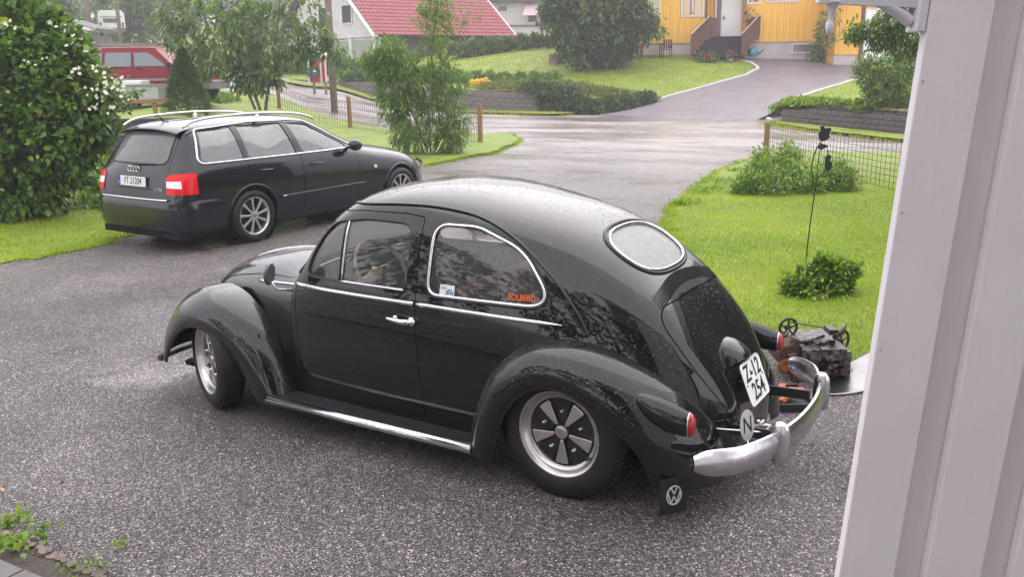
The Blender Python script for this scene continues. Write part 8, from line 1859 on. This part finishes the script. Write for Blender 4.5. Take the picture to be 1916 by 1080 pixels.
# seats seen through the glass
for (x_, y_) in ((1.0, .36), (1.0, -.36), (.05, .36), (.05, -.36), (.05, 0)):
    b = MB(); b.box(x_, x_+.5, y_-.23, y_+.23, .35, .55); s_ = b.build('seat', M_['paint_in'], au, bevel=.04); b = MB(); b.bar((x_, y_, .5), (x_-.16, y_, 1.05), .46, .12, up=(0, 1, 0)); b.bar((x_-.17, y_, 1.1), (x_-.2, y_, 1.26), .25, .09, up=(0, 1, 0)); 
    b.V = b.V; b.build('backrest', mat('grey_seat', (.05, .05, .055), .8), s_, bevel=.03)
fw = panel(AS, 'windscreen', M_['tint_glass'], au, 24, 24, outer=AS.inv(dens(rpoly([(-.60, 1.05, .06), (.60, 1.05, .06), (.50, 1.34, .06), (-.50, 1.34, .06)], 4), .05), (1, 2), lambda g: g[..., 0] > 1.2), off=.004)
for sg in (1, -1): b = MB(); b.lathe([(.0005, .05), (.07, .04), (.10, 0)], (1, .3*sg, .1), (3.34, .60*sg, .60), 16); b.build('headlamp', M_['glass'], au, True)
# ================================================================ red off-road estate
RZc = RZ-.10
q0 = Tp(306, 29.5); rc = empty('red_car', tuple(q0-np.array([0, 0, .0])), RZc, 'red four-wheel-drive estate car with grey lower trim across the lawn', 'car')
z0 = zp(322, 192, 29.5)-q0[2]; rc.location.z += z0
rpm = mat('red_car_paint', (.19, .004, .013), .4, spec=.15, coat=.25); grt = mat('grey_trim', (.20, .19, .20), .5)
side = [(-2.15,.45),(-2.18,.95),(-2.12,1.15),(-1.98,1.62),(-1.70,1.70),(.35,1.70),(.62,1.62),(1.22,1.15),(1.95,1.06),(2.12,.92),(2.14,.45)]
ribs = []
def halfw(z): return float(np.interp(z, [.3, .6, 1.0, 1.15, 1.7], [.80, .85, .85, .82, .64]))
S2 = catmull([(x, 0, z) for x, z in side], 4)
b = MB(); n = len(S2); V = []
for sg in (-1, 1):
    for p in S2: V.append((p[0], halfw(p[2])*sg, p[2]))
top_in = [(p[0]*.985, 0, p[2]+.04 if p[2] > 1.6 else p[2]) for p in S2]
V += top_in; F = []
for i in range(n-1): F += [(i, i+1, 2*n+i+1, 2*n+i), (n+i+1, n+i, 2*n+i, 2*n+i+1)]
F += [tuple(range(n))[::-1], tuple(range(n, 2*n))]; b.add(V, F)
b.build('body', rpm, rc, bevel=.03)
for sg in (-1, 1):
    for (pts) in (([(-1.95,1.14),(-1.84,1.54),(-1.12,1.56),(-1.12,1.14)]), ([(-1.02,1.14),(-1.02,1.56),(-.20,1.56),(-.16,1.14)]), ([(-.06,1.14),(-.10,1.55),(.36,1.54),(.98,1.14)])):
        V = [(x, (halfw(z)+.012)*sg, z) for x, z in pts]; V += [(x, (halfw(z)-.02)*sg, z) for x, z in pts]; b = MB(); b.add(V, [(0, 1, 2, 3), (7, 6, 5, 4), (0, 1, 5, 4), (1, 2, 6, 5), (2, 3, 7, 6), (3, 0, 4, 7)]); b.build('window', mat('suv_glass', (.09, .12, .13), .08, spec=1), rc)
    for (xx_, zz1) in ((-.98, 1.04), (.02, 1.04)): b = MB(); b.box(xx_, xx_+.16, sg*.855, sg*.88, zz1, zz1+.04); b.build('door_handle', M_['black'], rc)
    for xx_ in (-1.07, -.12, 1.02): b = MB(); b.box(xx_, xx_+.012, sg*.846, sg*.852, .5, 1.12); b.build('door_gap', M_['matblack'], rc)
    b = MB(); b.box(-.85, .95, sg*.848, sg*.868, .70, .78); b.build('side_moulding', grt, rc); b = MB(); b.box(-.85, .95, sg*.845, sg*.862, .36, .50); b.build('sill', M_['brown'] if 0 else rpm, rc)
    for cx in (-1.32, 1.42):
        b = MB(); b.tube([(cx+.43*math.cos(a), .86*sg, .40+.43*math.sin(a)) for a in np.linspace(0, math.pi, 16)], .045, 8); b.build('arch_flare', grt, rc, True)
        b = MB(); b.lathe([(.0005, .855*sg-.0), (.40, .855*sg)], (0, 1, 0), (cx, 0, .40), 24); b.build('wheel_recess', M_['matblack'], rc, fixn=False)
        b = MB(); b.lathe(tyre_mb(.36, .22, .2), (0, 1, 0), (cx, .76*sg+.02*sg, .36), 28); w_ = b.build('wheel', M_['rubber'], rc, True); b = MB(); b.lathe([(.2, .10), (.17, .09), (.10, .07), (.0005, .08)], (0, sg, 0), (cx, .78*sg, .36), 20); b.build('rim', M_['alu_rim'], w_, True)
    b = MB(); b.tube([(-1.8, .56*sg, 1.76), (-1.7, .56*sg, 1.80), (.1, .56*sg, 1.80), (.25, .56*sg, 1.74)], .022, 6); b.build('roof_rail', grt, rc, True)
    b = MB(); b.box(2.02, 2.16, sg*.52, sg*.80, .78, .92); b.build('headlamp', mat('lamp_glass', (.65, .65, .65), .15), rc, bevel=.02)
    b = MB(); b.box(1.0, 1.15, sg*.88, sg*1.04, 1.12, 1.25); b.build('door_mirror', M_['black'], rc, bevel=.02)
b = MB(); b.box(2.05, 2.26, -.85, .85, .42, .70); b.build('front_bumper', grt, rc, bevel=.04); b = MB(); b.box(-2.28, -2.1, -.85, .85, .42, .68); b.build('rear_bumper', grt, rc, bevel=.04)
b = MB(); b.box(-2.42, -2.20, -.3, .3, .75, 1.35); b.build('spare_wheel_cover', M_['black'], rc, bevel=.08); b = MB(); b.box(-1.9, 1.9, -.7, .7, .28, .5); b.build('underbody', M_['matblack'], rc)
# trailer
q0 = atw(258, 205, 26.2); zg_ = zp(222, 213, 26.2); tr = empty('trailer', (q0[0], q0[1], zg_), RZ, 'small grey metal trailer with one visible wheel in front of the red car', 'trailer'); X = LF(np.array([q0[0], q0[1], zg_])); gm_ = mat('galvanised_sheet', (.30, .31, .31), .5, .3, noise=(5, (.38, .38, .38), 5))
xa, xc = X(200, 170, 26.2)[0], X(297, 180, 26.2)[0]; z1, z2 = X(250, 186, 26.2)[2], X(250, 158, 26.2)[2]
for (y0_, y1_) in ((0, .03), (1.1, 1.13)): b = MB(); b.box(xa, xc, y0_, y1_, z1, z2); b.build('side_panel', gm_, tr)
for (x_a, x_b) in ((xa, xa+.03), (xc-.03, xc)): b = MB(); b.box(x_a, x_b, .031, 1.099, z1, z2); b.build('end_panel', gm_, tr)
b = MB(); b.box(xa, xc, 0, 1.13, z1-.05, z1-.001); b.build('floor', M_['black'], tr); b = MB(); b.box(xa-.01, xc+.01, -.03, -.001, z2-.05, z2+.01); b.build('top_rail', grt, tr)
for y in (-.02, 1.15):
    wx = X(222, 200, 26.2)[0]; b = MB(); b.lathe(tyre_mb(.215, .13, .13), (0, 1, 0), (wx, y-.05, .215), 26); w_ = b.build('wheel', M_['rubber'], tr, True); b = MB(); b.lathe([(.13, -.06), (.10, -.045), (.05, -.06), (.0005, -.06)], (0, 1, 0), (wx, y-.05, .215), 18); b.build('rim', mat('rusty_rim', (.30, .17, .10), .7, .3, noise=(20, (.42, .38, .34), 4)), w_, True)
    b = MB(); b.tube([(wx+.27*math.cos(a), y-.03, .22+.27*math.sin(a)) for a in np.linspace(.2, math.pi-.2, 10)], .02, 6); b.build('mudguard', M_['black'], tr, True)
b = MB(); b.bar((xc, .55, z1-.05), (xc+1.1, .55, z1-.1), .06, .06); b.build('drawbar', gm_, tr)
wb = MB(); wb.box(X(233, 150, 26.6)[0], X(270, 150, 26.6)[0], .15, .8, z2-.12, X(250, 150, 26.6)[2]); wb.build('load_box', M_['white'], tr, bevel=.02)
# ================================================================ rain haze
cc = xy(0, 60); hz_ = bpy.data.materials.new('rain_haze'); hz_.use_nodes = True; nt = hz_.node_tree
for n_ in list(nt.nodes):
    if n_.type == 'BSDF_PRINCIPLED': nt.nodes.remove(n_)
pv_ = _n(nt, 'VolumePrincipled'); pv_.inputs['Color'].default_value = (.88, .87, .94, 1); pv_.inputs['Density'].default_value = .0024; pv_.inputs['Anisotropy'].default_value = .3
nt.links.new(pv_.outputs[0], nt.nodes['Material Output'].inputs['Volume'])
b = MB(); b.box(-950, 950, -30, 950, -1.2, 75); hz_o = b.build('haze', hz_, None); hz_o.location = (CAM[0], CAM[1], 0); hz_o.rotation_euler = (0, 0, RZ); hz_o['kind'] = 'stuff'
# the camera height sits inside the box
